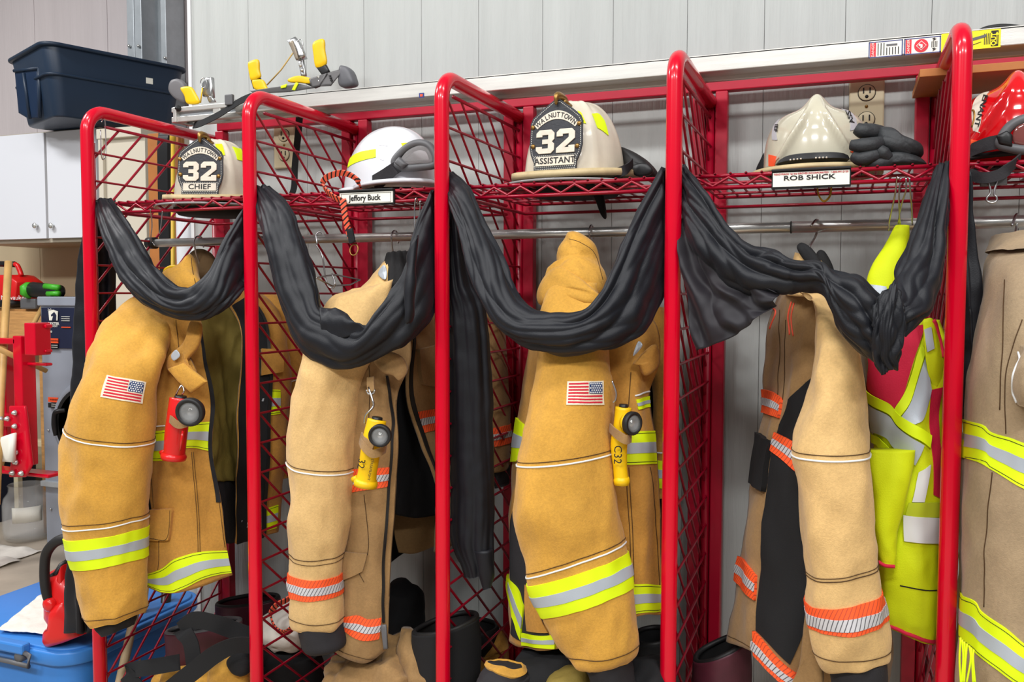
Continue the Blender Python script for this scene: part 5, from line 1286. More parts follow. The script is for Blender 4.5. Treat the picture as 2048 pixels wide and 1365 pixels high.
# far sleeve
f1 = tube([(520,585,560,590,.39,.03),(530,640,600,635,.40,.06),(540,720,608,710,.40,.065),(550,800,610,790,.40,.06),(552,880,606,870,.40,.055),(550,960,600,950,.40,.05)], 40, 50, cloth(0.005, 11, 8.0))
obj('sleeve', f1.geo(), MT['goldb'], coat1)
ringcord(f1, (552,783), (610,757), coat1)
triring(f1, (552,890), (605,880), (552,936), (602,925), coat1)
# collar
obj('collar_lining', pad([(372,540,.25),(384,512,.25),(400,500,.25),(418,504,.25),(430,522,.25),(432,556,.24),(404,572,.22),(380,566,.22)], 0.03, 0.3, 40), mat('brown_lining', srgb(92, 70, 42), 0.9, var=0.15, vscale=30), coat1)
obj('collar', pad([(326,553,.10),(345,546,.11),(366,532,.13),(382,514,.15),(392,524,.15),(398,552,.13),(404,572,.10),(390,584,.08),(356,582,.07),(338,566,.09)], 0.03, 0.45, 50), MT['gold'], coat1)
obj('collar_seam', sweep(catmull([P(383,516,.12), P(385,540,.10), P(392,572,.07)], 14), 0.0009, 6), MT['stitch'], coat1)
hg = obj('clothes_hanger', hanger('', float(P(398, 485, RY)[0])), MT['wire'], label='steel hanger hook holding the leftmost coat on the rod', cat='hanger', group='hangers on the rod')

# ---------------------------------------------------------------- pale tan coat in the second bay
coat2 = thing('turnout_coat', 'pale tan turnout coat with orange bands and a yellow flashlight, in the second bay', 'coat', (0.75, 0.2, 0.5), 'turnout coats hanging in the rack')
t2 = Surf([
 [(806,610,.13),(770,600,.12),(735,590,.13),(745,560,.22),(790,540,.32),(850,560,.3),(835,600,.2)],
 [(822,712,.05),(760,668,.03),(690,648,.03),(690,640,.22),(790,630,.42),(905,640,.36),(818,690,.16)],
 [(797,790,.03),(760,770,.0),(695,760,.0),(672,760,.2),(790,750,.42),(925,750,.36),(816,790,.15)],
 [(797,880,.02),(755,880,-.01),(692,880,.0),(662,880,.2),(790,870,.42),(935,860,.36),(846,885,.15)],
 [(792,980,.02),(748,985,-.01),(686,985,.0),(660,985,.2),(790,970,.42),(935,950,.36),(876,960,.17)],
 [(785,1090,.02),(742,1095,-.01),(682,1095,.0),(658,1085,.2),(790,1040,.42),(935,1020,.37),(880,1030,.2)],
 [(779,1190,.02),(735,1205,-.01),(676,1205,.0),(656,1180,.2),(790,1085,.42),(935,1060,.38),(872,1090,.22)],
 [(774,1300,.02),(728,1328,-.01),(670,1302,.0),(656,1270,.2),(800,1112,.42),(935,1085,.38),(868,1104,.24)]],
 nu=90, nv=76, disp=cloth(0.008, 9, 11.0))
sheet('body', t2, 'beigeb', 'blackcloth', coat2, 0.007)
s2 = tube([(706,585,790,560,.07,.03),(655,612,775,600,.04,.06),(630,680,752,690,.0,.075),(622,716,735,720,-.015,.08),(606,765,720,765,-.025,.082),(594,824,708,830,-.03,.082),
 (588,900,703,905,-.032,.082),(586,960,701,965,-.032,.08),(588,1026,695,1030,-.032,.078),(588,1112,688,1106,-.032,.074),(590,1170,684,1165,-.032,.07),(592,1215,682,1215,-.032,.067),(595,1243,681,1244,-.032,.064),(604,1252,674,1254,-.032,.055)],
 72, 100, cloth(0.0085, 9, 13.0))
obj('sleeve', s2.geo(), MT['beige'], coat2)
triring(s2, (590,1150), (686,1142), (592,1197), (683,1188), coat2, 'orange')
ringcord(s2, (587,934), (702,946), coat2); ringcord(s2, (587,927), (702,938), coat2, 'stitch', 0.0008, 'stitching')
ringcord(s2, (588,1113), (687,1107), coat2, 'stitch', 0.0009, 'seam'); ringcord(s2, (588,1120), (687,1114), coat2, 'stitch', 0.0007, 'stitching')
ringcord(s2, (594,1240), (681,1240), coat2, 'stitch', 0.0008, 'stitching')
cf = tube([(604,1240,684,1244,-.03,.058),(606,1270,688,1272,-.03,.056),(612,1290,688,1292,-.03,.052),(630,1301,676,1300,-.03,.035)], 40, 16, cloth(0.004, 14, 2))
obj('knit_cuff', cf.geo(), MT['charcoal'], coat2)
triband(t2, [(700,940),(735,938),(779,935)], [(694,988),(735,980),(776,973)], coat2, 'orange')
triband(t2, [(682,1236),(712,1232),(736,1240),(762,1236)], [(688,1262),(708,1276),(736,1282),(758,1278)], coat2, 'orange')
triband(t2, [(832,826),(850,822),(872,818)], [(844,868),(858,864),(876,860)], coat2, 'orange')
obj('zip', t2.strip([(771,752),(782,830),(781,882),(774,982),(767,1082),(763,1193),(764,1245)], [(776,752),(787,830),(786,882),(779,982),(772,1082),(768,1193),(769,1245)], 50, 3, 0.004, 0.004), MT['zip'], coat2)
obj('zip_pull', pad([(762,1250,.0),(772,1250,.0),(776,1298,.0),(768,1300,.0)], 0.006, 0.3), MT['greypl'], coat2)
for ln in ([(737,720),(737,860),(738,935)], [(728,990),(737,1080),(735,1110)], [(792,800),(798,880),(790,1000),(784,1097),(778,1193)], [(672,1298),(720,1316),(752,1322)], [(707,1130),(728,1165)], [(690,1105),(735,1107)]):
    obj('seam', t2.cord(ln, 0.0008, 24, 0.0008, k=4), MT['stitch'], coat2)
obj('pocket', t2.strip([(690,1104),(735,1107)], [(690,1160),(726,1142)], 10, 8, 0.006, 0.008), MT['beigeb'], coat2)
obj('throat_tab', pad([(746,716,-.02),(778,704,-.02),(806,716,-.01),(815,742,-.01),(800,762,-.02),(786,752,-.025),(764,744,-.03)], 0.012, 0.4, 36), MT['beigeb'], coat2)
obj('radio_pocket', t2.strip([(832,700),(872,690)], [(842,770),(872,775)], 8, 8, 0.012, 0.014), MT['beigeb'], coat2)
obj('zip', t2.patch(lambda a, b: (0.995-0.008*b, 0.12+0.7*a), 30, 3, 0.004, 0.004), MT['zip'], coat2)
# black liner inside
l2 = Surf([[(790,700,.2),(830,690,.25),(875,690,.3)],[(790,850,.17),(830,850,.24),(880,850,.3)],[(792,960,.17),(830,960,.24),(885,960,.3)],[(792,1030,.2),(830,1036,.26),(880,1032,.31)]], nu=30, nv=40, disp=cloth(0.005, 12, 15.0))
obj('black_liner', l2.geo(), MT['blackcloth'], coat2, solid=0.006)
l2b = Surf([[(788,1025,.3),(830,1028,.33),(875,1026,.36)],[(789,1070,.3),(830,1076,.33),(875,1070,.36)],[(798,1106,.3),(830,1108,.33),(872,1092,.36)]], nu=24, nv=16, disp=cloth(0.004, 12, 16.0))
obj('rear_hem', l2b.geo(), MT['beigeb'], coat2, solid=0.006)
k2 = tube([(768,530,812,512,.18,.05),(745,560,822,545,.17,.07),(715,590,830,580,.15,.08),(680,622,838,615,.13,.09)], 40, 20, cloth(0.005, 12, 17.0))
obj('collar', k2.geo(cap=False), MT['beige'], coat2, solid=0.006)
kn = tube([(778,508,812,502,.17,.03),(772,540,822,535,.16,.045),(768,580,832,575,.14,.055),(766,625,838,615,.12,.06)], 36, 24, lambda u, v, q: 0.0025*math.sin(u*2*PI*26))
obj('knit_collar', kn.geo(), MT['knit'], coat2)
obj('reflective_tag', pad([(756,548,.1),(768,530,.1),(774,545,.1),(770,560,.09)], 0.002, 0.05, 20), MT['silver'], coat2)
f2 = tube([(960,600,1000,605,.4,.03),(965,680,1006,680,.41,.055),(968,770,1012,765,.41,.055),(975,850,1018,840,.41,.05),(982,930,1022,925,.41,.045),(985,942,1020,938,.41,.042)], 36, 40, cloth(0.005, 11, 18.0))
obj('sleeve', f2.geo(), MT['beigeb'], coat2)
triring(f2, (978,855), (1018,850), (980,893), (1020,886), coat2, 'orange')
obj('knit_cuff', tube([(988,938,1018,934,.41,.038),(992,975,1016,970,.41,.032)], 24, 8).geo(), MT['charcoal'], coat2)
obj('clothes_hanger', hanger('', float(P(790, 475, RY)[0])), MT['wire'], label='steel hanger hook above the pale tan coat in the second bay', cat='hanger', group='hangers on the rod')

# ---------------------------------------------------------------- golden coat in the third bay
coat3 = thing('turnout_coat', 'golden turnout coat with flag patch and raised collar in the third bay', 'coat', (1.25, 0.2, 0.5), 'turnout coats hanging in the rack')
t3 = Surf([
 [(1238,600,.16),(1200,590,.13),(1130,585,.13),(1100,590,.2),(1150,570,.3),(1240,580,.28)],
 [(1306,645,.12),(1250,650,.07),(1120,640,.05),(1080,640,.2),(1150,620,.42),(1290,620,.38)],
 [(1316,715,.1),(1252,720,.05),(1110,720,.05),(1062,705,.2),(1150,690,.44),(1330,690,.42)],
 [(1302,790,.08),(1252,800,.03),(1100,800,.05),(1046,800,.2),(1150,780,.44),(1345,770,.42)],
 [(1312,880,.07),(1254,885,.02),(1095,890,.05),(1034,890,.2),(1150,870,.44),(1345,860,.42)],
 [(1318,1000,.07),(1258,1005,.02),(1090,1010,.05),(1022,1010,.18),(1150,980,.44),(1345,960,.42)],
 [(1324,1110,.07),(1262,1115,.02),(1095,1120,.04),(1018,1120,.16),(1150,1080,.44),(1345,1060,.42)],
 [(1328,1200,.07),(1264,1205,.02),(1100,1230,.03),(1016,1215,.15),(1150,1160,.44),(1345,1130,.42)],
 [(1329,1232,.07),(1266,1238,.02),(1105,1300,.02),(1018,1275,.14),(1150,1200,.44),(1345,1160,.42)]],
 nu=80, nv=80, disp=cloth(0.008, 9, 21.0))
sheet('body', t3, 'goldb', 'blackcloth', coat3, 0.007)
s3 = tube([(1100,575,1190,570,.05,.03),(1090,625,1205,620,.02,.06),(1086,706,1214,703,-.012,.078),(1069,784,1221,777,-.03,.088),(1050,860,1223,868,-.045,.092),(1040,940,1226,930,-.055,.092),(1032,1010,1238,1010,-.06,.092),
 (1040,1072,1246,1068,-.06,.09),(1056,1138,1253,1118,-.06,.088),(1082,1205,1261,1186,-.06,.085),(1112,1262,1269,1240,-.06,.08),(1138,1300,1274,1280,-.06,.076),(1150,1325,1272,1308,-.06,.07),(1170,1336,1262,1324,-.06,.055)],
 72, 110, cloth(0.0085, 9, 23.0))
obj('sleeve', s3.geo(), MT['gold'], coat3)
triring(s3, (1070,1178), (1250,1110), (1098,1240), (1260,1180), coat3)
ringcord(s3, (1041,937), (1223,909), coat3); ringcord(s3, (1042,929), (1222,901), coat3, 'stitch', 0.0008, 'stitching')
ringcord(s3, (1064,1165), (1247,1090), coat3); ringcord(s3, (1060,1157), (1246,1081), coat3, 'stitch', 0.0008, 'stitching')
ringcord(s3, (1146,1316), (1273,1296), coat3, 'stitch', 0.0008, 'stitching')
flag(s3, (1137,766), (1204,764), (1205,808), (1135,808), coat3)
cf = tube([(1165,1322,1262,1312,-.055,.06),(1180,1345,1262,1335,-.055,.058),(1182,1385,1272,1385,-.05,.055)], 40, 14, cloth(0.004, 14, 2))
obj('knit_cuff', cf.geo(), MT['charcoal'], coat3)
triband(t3, [(1250,864),(1280,863),(1309,862)], [(1250,930),(1280,929),(1313,928)], coat3)
triband(t3, [(1266,1169),(1300,1169),(1327,1171)], [(1268,1229),(1300,1225),(1328,1222)], coat3)
triband(t3, [(1272,800),(1302,793)], [(1276,820),(1304,814)], coat3, stitch=False)
for ln in ([(1252,935),(1258,1040),(1262,1165)], [(1258,935),(1264,1040),(1268,1165)], [(1300,935),(1315,1100),(1318,1220)], [(1262,745),(1258,800),(1255,860)], [(1300,785),(1312,830),(1312,860)]):
    obj('seam', t3.cord(ln, 0.0008, 24, 0.0008, k=4), MT['stitch'], coat3)
obj('piping', t3.cord([(1270,792),(1302,784)], 0.002), MT['white'], coat3)
pk = obj('chest_pocket_flap', pad([(1268,726,.03),(1306,690,.05),(1317,704,.06),(1315,735,.06),(1290,752,.04),(1278,732,.03)], 0.014, 0.3, 36), MT['goldb'], coat3)
obj('reflective_tag', pad([(1266,712,.02),(1276,684,.03),(1285,690,.03),(1278,702,.03)], 0.002, 0.05, 24), MT['silver'], coat3)
# charcoal underarm panel and back bands
obj('side_panel', t3.strip([(1040,985),(1030,1010),(1022,1040)], [(1110,1296),(1060,1290),(1022,1268)], 10, 30, 0.002, 0.003), MT['charcoal'], coat3)
triband(t3, [(1036,836),(1050,850)], [(1024,925),(1046,922)], coat3, stitch=False, off=0.004)
triband(t3, [(1022,1148),(1032,1170),(1050,1212)], [(1020,1195),(1030,1240),(1044,1280)], coat3, stitch=False, off=0.004)
triband(t3, [(1046,1266),(1080,1272),(1112,1270)], [(1046,1290),(1080,1296),(1112,1298)], coat3, stitch=False, off=0.004)
obj('hem_panel', t3.strip([(1052,1170),(1068,1190)], [(1056,1262),(1098,1266)], 8, 10, 0.0045, 0.003), MT['goldb'], coat3)
# standing collar, tilted
k3 = obj('collar', pad([(1137,476,.12),(1160,478,.12),(1192,502,.13),(1202,540,.13),(1214,566,.1),(1200,596,.06),(1160,582,.04),(1120,566,.05),(1094,570,.08),(1092,552,.09),(1112,540,.1),(1114,512,.11),(1128,490,.12)], 0.05, 0.35, 60), MT['gold'], coat3)
obj('collar_roll', pad([(1094,556,.06),(1120,536,.05),(1150,548,.04),(1190,582,.02),(1204,598,.02),(1180,612,.01),(1120,600,.02),(1084,612,.05),(1078,590,.06)], 0.03, 0.4, 50), MT['gold'], coat3)
for ln in ([(1138,478),(1162,486),(1190,508),(1206,560)], [(1112,548),(1140,556),(1188,590)]):
    pts = [P(x, y, 0.05) for x, y in ln]
    obj('seam', sweep(catmull(pts, 20), 0.0007, 5), MT['stitch'], coat3)
f3 = tube([(1290,610,1330,615,.36,.03),(1300,700,1345,700,.38,.05),(1305,800,1350,800,.38,.05),(1306,900,1350,900,.38,.05),(1308,990,1348,990,.38,.045)], 36, 40, cloth(0.005, 11, 28.0))
obj('sleeve', f3.geo(), MT['goldb'], coat3)
triring(f3, (1306,918), (1350,915), (1308,972), (1350,970), coat3)
ringcord(f3, (1306,903), (1350,900), coat3)
obj('clothes_hanger', hanger('', float(P(1183, 468, RY)[0]), tilt=0.01), MT['wire'], label='steel hanger hook behind the raised collar in the third bay', cat='hanger', group='hangers on the rod')

# ---------------------------------------------------------------- tan and black coat in the fourth bay
coat4 = thing('turnout_coat', 'tan turnout coat with a black side panel and orange bands in the fourth bay', 'coat', (1.75, 0.2, 0.5), 'turnout coats hanging in the rack')
t4 = Surf([
 [(1582,560,.2),(1600,560,.12),(1640,560,.1),(1680,575,.14),(1690,560,.28),(1620,545,.3)],
 [(1552,610,.22),(1585,605,.1),(1640,600,.05),(1705,640,.1),(1715,640,.3),(1600,600,.42)],
 [(1535,675,.22),(1580,690,.08),(1640,690,.04),(1715,710,.1),(1725,700,.3),(1590,680,.44)],
 [(1524,795,.2),(1568,800,.06),(1640,800,.03),(1722,800,.1),(1732,790,.3),(1580,780,.44)],
 [(1512,880,.18),(1552,890,.05),(1640,890,.02),(1730,890,.1),(1738,880,.3),(1575,860,.44)],
 [(1497,1000,.17),(1530,1005,.04),(1635,1010,.01),(1740,1010,.1),(1745,990,.3),(1570,960,.44)],
 [(1478,1120,.16),(1522,1130,.03),(1640,1140,.0),(1745,1130,.1),(1750,1110,.3),(1565,1060,.44)],
 [(1464,1210,.15),(1514,1225,.02),(1640,1250,-.01),(1750,1240,.1),(1755,1220,.3),(1560,1150,.44)],
 [(1453,1283,.15),(1507,1310,.02),(1600,1385,-.01),(1750,1385,.1),(1755,1360,.3),(1560,1230,.44)]],
 nu=90, nv=80, disp=cloth(0.008, 9, 31.0))
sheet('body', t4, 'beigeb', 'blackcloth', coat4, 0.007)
s4 = tube([(1596,588,1640,586,.03,.02),(1624,606,1680,632,.0,.045),(1628,660,1702,672,-.03,.06),(1626,720,1718,706,-.05,.07),(1618,785,1725,783,-.06,.076),(1600,845,1732,850,-.065,.08),(1594,895,1738,895,-.068,.082),(1598,945,1742,940,-.07,.082),(1596,1010,1751,1005,-.07,.082),(1600,1080,1756,1075,-.07,.08),
 (1607,1145,1760,1130,-.07,.078),(1606,1200,1768,1188,-.07,.076),(1620,1252,1775,1240,-.07,.073),(1634,1295,1780,1280,-.07,.07),(1645,1322,1780,1316,-.07,.066),(1654,1330,1772,1324,-.07,.058)],
 72, 110, cloth(0.0085, 9, 33.0))
obj('sleeve', s4.geo(), MT['beige'], coat4)
triring(s4, (1606,1200), (1770,1187), (1622,1258), (1775,1242), coat4, 'orange')
ringcord(s4, (1596,916), (1741,910), coat4); ringcord(s4, (1596,906), (1740,900), coat4, 'stitch', 0.0008, 'stitching')
ringcord(s4, (1606,1150), (1761,1132), coat4, 'stitch', 0.0009, 'seam'); ringcord(s4, (1606,1143), (1760,1125), coat4, 'stitch', 0.0007, 'stitching')
ringcord(s4, (1643,1314), (1780,1306), coat4, 'stitch', 0.0008, 'stitching')
cf = tube([(1656,1322,1772,1316,-.065,.06),(1662,1345,1776,1340,-.065,.058),(1670,1390,1776,1388,-.065,.055)], 40, 14, cloth(0.004, 14, 2))
obj('knit_cuff', cf.geo(), MT['charcoal'], coat4)
obj('black_side_panel', t4.strip([(1620,757),(1607,770),(1594,790)], [(1614,1290),(1570,1320),(1510,1262)], 14, 44, 0.002, 0.003) if False else t4.patch((lambda A, B: (lambda a, b: (lambda p, q: (p[0]*(1-a)+q[0]*a, p[1]*(1-a)+q[1]*a))((np.interp(b, np.linspace(0, 1, len(A)), [k[0] for k in A]), np.interp(b, np.linspace(0, 1, len(A)), [k[1] for k in A])), (np.interp(b, np.linspace(0, 1, len(B)), [k[0] for k in B]), np.interp(b, np.linspace(0, 1, len(B)), [k[1] for k in B])))))(
   [t4.uv(*p) for p in ((1612,765),(1578,800),(1560,850),(1546,900),(1533,1000),(1523,1110),(1516,1200),(1513,1262))],
   [t4.uv(*p) for p in ((1622,757),(1622,800),(1622,850),(1622,900),(1622,1000),(1622,1110),(1622,1200),(1580,1330))]), 14, 50, 0.0025, 0.003), MT['blackcloth'], coat4)
triband(t4, [(1552,866),(1575,876),(1600,892)], [(1544,902),(1568,922),(1600,948)], coat4, 'orange', off=0.004)
triband(t4, [(1509,1262),(1550,1310),(1600,1350)], [(1505,1318),(1545,1355),(1590,1384)], coat4, 'orange', off=0.004)
triband(t4, [(1527,779),(1548,785),(1566,798)], [(1524,826),(1544,832),(1560,838)], coat4, 'orange', off=0.004)
triband(t4, [(1478,1113),(1496,1130),(1515,1152)], [(1471,1162),(1490,1182),(1512,1202)], coat4, 'orange', off=0.004)
obj('chest_pocket', t4.strip([(1520,866),(1548,884)], [(1507,968),(1532,985)], 8, 10, 0.012, 0.014), MT['blackcloth'], coat4)
obj('radio_flap', pad([(1600,1330,-.04),(1612,1225,-.04),(1622,1232,-.05),(1632,1290,-.05),(1645,1330,-.05),(1640,1385,-.05),(1580,1385,-.03)], 0.012, 0.3, 30), MT['beigeb'], coat4)
for ln in ([(1560,620),(1560,720),(1556,790)], [(1572,640),(1570,720),(1566,800)], [(1596,800),(1580,830),(1562,870)], [(1456,1272),(1506,1300)]):
    obj('seam', t4.cord(ln, 0.0008, 24, 0.0008, k=4), MT['stitch'], coat4)
og = mat('orange_lettering', srgb(246, 92, 66), 0.6)
obj('letter_outline', t4.cord([(1538,614),(1552,626),(1540,658)], 0.002, 16, 0.001, k=5), og, coat4, label='orange letter edge on the chest')
obj('letter_outline', t4.cord([(1584,604),(1577,635),(1580,670)], 0.002, 16, 0.001, k=5), og, coat4, label='orange letter edge on the chest')
obj('letter_outline', t4.cord([(1589,606),(1583,640),(1587,672)], 0.0015, 16, 0.001, k=5), og, coat4, label='orange letter edge on the chest')
k4 = tube([(1592,506,1630,520,.18,.05),(1588,530,1650,535,.17,.07),(1580,560,1668,560,.15,.085),(1572,590,1680,590,.13,.09)], 36, 20, cloth(0.005, 12, 37.0))
obj('collar', k4.geo(cap=False), MT['beige'], coat4, solid=0.006)
obj('velcro_strap', pad([(1595,497,.12),(1604,486,.12),(1622,496,.11),(1642,524,.1),(1634,534,.1),(1612,524,.11)], 0.014, 0.3, 30), MT['blackcloth'], coat4)
obj('collar_lining', pad([(1634,505,.2),(1650,504,.2),(1668,540,.2),(1660,560,.2),(1630,540,.2)], 0.02, 0.3, 30), MT['blackcloth'], coat4)
hk = [P(1622,452,.19), P(1632,440,.215), P(1637,446,.24), P(1632,470,.22), P(1620,492,.19), P(1615,510,.18)]
obj('clothes_hanger', sweep(catmull(hk, 30), 0.0025, 8), MT['wire'], label='steel hanger hook above the black velcro collar', cat='hanger', group='hangers on the rod')

# ---------------------------------------------------------------- taupe coat at the right edge
coat5 = thing('turnout_coat', 'taupe turnout coat with yellow bands cut off by the right picture edge', 'coat', (2.2, 0.2, 0.5), 'turnout coats hanging in the rack')
s5 = tube([(1996,486,2085,480,.12,.05),(1972,530,2110,530,.06,.11),(1958,620,2125,620,.03,.14),(1942,740,2130,740,.02,.15),(1928,840,2130,850,.02,.155),(1922,960,2128,960,.02,.155),(1918,1080,2126,1080,.02,.155),(1914,1200,2122,1210,.02,.155),(1912,1300,2122,1310,.02,.155),(1912,1400,2120,1400,.02,.15)],
 80, 110, cloth(0.007, 8, 41.0))
obj('body', s5.geo(), MT['taupe'], coat5)
ck = tube([(1990,474,2060,462,.14,.06),(1984,488,2080,478,.12,.075),(1978,505,2095,498,.09,.09)], 40, 14, cloth(0.006, 12, 44.0))
obj('collar', ck.geo(), MT['taupe'], coat5)
triband(s5, [(1928,838),(1960,848),(1985,866),(2020,876),(2052,888)], [(1926,915),(1958,925),(1984,940),(2020,962),(2052,980)], coat5)
triband(s5, [(1922,1184),(1945,1200),(1965,1225),(2010,1256),(2052,1290)], [(1920,1280),(1945,1300),(1965,1318),(2010,1352),(2052,1380)], coat5)
for ln in ([(2010,560),(2006,700),(2000,820)], [(1985,945),(1972,1080),(1968,1215)], [(2045,640),(2018,720),(2010,800),(2012,868)]):
    obj('seam', s5.cord(ln, 0.0009, 30, 0.0008, k=4), MT['stitch'], coat5)
ff = tube([(2038,690,2110,680,-.13,.04),(2026,730,2110,725,-.15,.05),(2018,780,2110,775,-.155,.055),(2028,812,2110,815,-.15,.045)], 40, 30, cloth(0.006, 14, 46.0))
obj('sleeve', ff.geo(), MT['taupe'], coat5)
obj('piping', ff.cord([(2036,700),(2024,745),(2022,785),(2034,806)], 0.0022, 24), MT['white'], coat5)
for k in range(7):
    x = 1922+4.2*k
    pts = [P(x+random.uniform(-2, 2), 1276+4*k, -.13), P(x+random.uniform(-4, 4), 1320, -.135), P(x+random.uniform(-6, 6)-2, 1372, -.135)]
    obj('yellow_cord', sweep(catmull(pts, 10), 0.0016, 6), MT['neon'], coat5)
hk = [P(2024,452,.2), P(2032,430,.215), P(2038,432,.24), P(2034,450,.21), P(2030,470,.17)]
obj('clothes_hanger', sweep(catmull(hk, 30), 0.0025, 8), MT['wire'], label='steel hanger hook of the coat at the right picture edge', cat='hanger', group='hangers on the rod')

# ---------------------------------------------------------------- safety vest
vest = thing('safety_vest', 'fluorescent yellow and red safety vest with silver stripes in the fourth bay', 'vest', (1.95, 0.12, 0.55))
v1 = tube([(1728,640,1878,640,.12,.03),(1732,720,1888,705,.1,.05),(1738,800,1886,800,.1,.055),(1742,880,1884,880,.1,.055),(1750,1000,1884,1010,.1,.05),(1756,1100,1884,1110,.1,.05),(1762,1200,1884,1220,.1,.045),(1772,1250,1884,1284,.1,.035)], 64, 90, cloth(0.0085, 9, 51.0, 1.0))
obj('yellow_body', v1.geo(), MT['neonvest'], vest)
sp = tube([(1792,452,1818,452,.15,.012),(1766,500,1812,490,.13,.015),(1742,545,1806,550,.11,.02),(1730,590,1800,600,.1,.025),(1728,650,1800,655,.09,.03)], 40, 40, cloth(0.004, 12, 53.0))
so = obj('shoulder_strap', sp.geo(), MT['neonvest'], vest)
obj('silver_stripe', sp.strip([(1742,570),(1772,574)], [(1736,586),(1778,596)], 10, 4, 0.003, 0.003), MT['silver'], so)
obj('red_front', v1.strip([(1735,700),(1790,660),(1850,650)], [(1735,785),(1790,822),(1800,815)], 14, 12, 0.0025, 0.002), MT['vestred'], vest)
b1 = obj('yellow_cross_band', v1.strip([(1842,690),(1815,770),(1790,818)], [(1850,705),(1828,790),(1802,835)], 16, 5, 0.005, 0.002), MT['neon'], vest)
obj('silver_cross_band', v1.strip([(1850,715),(1828,792),(1802,838)], [(1862,780),(1846,835),(1830,850)], 16, 5, 0.004, 0.002), MT['silver'], vest)
b2 = obj('yellow_cross_band', v1.strip([(1735,775),(1770,802),(1800,830),(1860,872)], [(1735,800),(1768,822),(1798,852),(1856,896)], 20, 5, 0.0062, 0.002), MT['neon'], vest)
obj('silver_cross_band', v1.strip([(1736,806),(1768,826),(1798,856),(1846,892)], [(1738,862),(1768,872),(1790,896),(1832,930)], 20, 5, 0.0055, 0.002), MT['silver'], vest)
obj('yellow_cross_band', v1.strip([(1738,866),(1762,876),(1786,902)], [(1738,884),(1758,892),(1776,916)], 14, 4, 0.005, 0.002), MT['neon'], vest)
obj('silver_stripe', v1.strip([(1808,1030),(1845,1034),(1884,1035)], [(1808,1082),(1845,1086),(1884,1086)], 12, 5, 0.004, 0.002), MT['white'], vest)
obj('upper_stripe', v1.strip([(1818,1006),(1850,1006),(1884,1004)], [(1812,1030),(1845,1034),(1884,1033)], 12, 3, 0.003, 0.002), mat('dull_yellow_tape', srgb(190, 205, 40), 0.7), vest)
vp = obj('front_flap', tube([(1742,900,1822,900,.035,.02),(1742,960,1816,960,.03,.025),(1748,1060,1800,1060,.03,.022),(1760,1124,1790,1132,.03,.012)], 40, 40, cloth(0.005, 12, 55.0)).geo(), MT['neonvest'], vest)
obj('pocket_edge', v1.cord([(1800,1172),(1840,1180),(1884,1180)], 0.0012, 16), MT['stitchd'], vest)
ah = Surf([[(1846,640,.06),(1866,640,.06),(1884,690,.07)],[(1850,700,.05),(1872,705,.05),(1889,715,.06)],[(1856,745,.05),(1874,742,.05),(1889,735,.06)],[(1868,780,.06),(1876,775,.06),(1884,770,.07)]], nu=16, nv=24, disp=cloth(0.003, 14, 57.0))
aho = obj('armhole_edge', ah.geo(), MT['neonvest'], vest, solid=0.004)
obj('silver_stripe', ah.strip([(1848,660),(1862,655)], [(1854,705),(1868,698)], 8, 5, 0.003, 0.002), MT['silver'], aho)
obj('red_trim', ah.cord([(1868,640),(1880,680),(1889,715)], 0.004, 18), MT['vestred'], aho)
obj('red_side', v1.strip([(1862,780),(1884,775)], [(1866,990),(1884,1000)], 6, 14, 0.003, 0.002), MT['vestred'], vest)
obj('white_lining', v1.strip([(1838,945),(1860,930)], [(1824,1004),(1848,1004)], 8, 8, 0.003, 0.002), MT['white'], vest)
obj('red_trim', v1.cord([(1772,1248),(1805,1264),(1845,1280),(1884,1284)], 0.004, 22), MT['vestred'], vest)
obj('red_trim', sweep(catmull([P(1756,1124,.01), P(1770,1132,.01), P(1790,1134,.01)], 12), 0.0035, 6), MT['vestred'], vest)

# ================================================================ black mourning bunting
def ridges(a, seed, k1=5, k2=11, wob=1.1):
    def d(u, v, q):
        w1 = noise.noise(Vector((u*1.5, v*3.0, seed)))*wob; w2 = noise.noise(Vector((u*2.5, v*4.0, seed+7)))*wob
        r1 = abs(math.sin(PI*(k1*u+w1)))**0.8; r2 = abs(math.sin(PI*(k2*u+w2*1.5)))
        m = 0.7+0.6*noise.noise(Vector((u*3, v*2.5, seed+3)))
        return a*(r1-0.6)*m+0.4*a*(r2-0.6)*m + 0.25*a*fbm((q[0]*1.0, q[1], q[2]), 22, 2)
    return d
def swag(secs, disp, name, label, nu=110, nv=150, Yd=None):
    s = tube(secs, nu, nv, disp)
    return s, s.geo()
GB = 'black cloth bunting swags'
def sec(pairs, Ys, ds):
    n = len(pairs); Y = np.interp(np.linspace(0, 1, n), np.linspace(0, 1, len(Ys)), Ys); d = np.interp(np.linspace(0, 1, n), np.linspace(0, 1, len(ds)), ds)
    return [(p[0], p[1], p[2], p[3], float(y), float(q)) for p, y, q in zip(pairs, Y, d)]
b1 = thing('bunting_swag', 'black cloth swag draped across the leftmost bay of the rack', 'bunting', P(350, 630, -.05), GB)
g = tube(sec([(216,398,196,404),(240,430,207,458),(270,475,226,512),(300,525,250,566),(325,553,288,606),(355,576,348,633),(391,571,409,637),(421,545,457,609),(452,483,484,580),(490,415,500,560)],
         [.04, -.03, -.07, -.07, -.05, .03], [.02, .028, .03, .03, .03, .02]), 110, 150, ridges(0.011, 1.0))
obj('draped_cloth', g.geo(), MT['black'], b1)
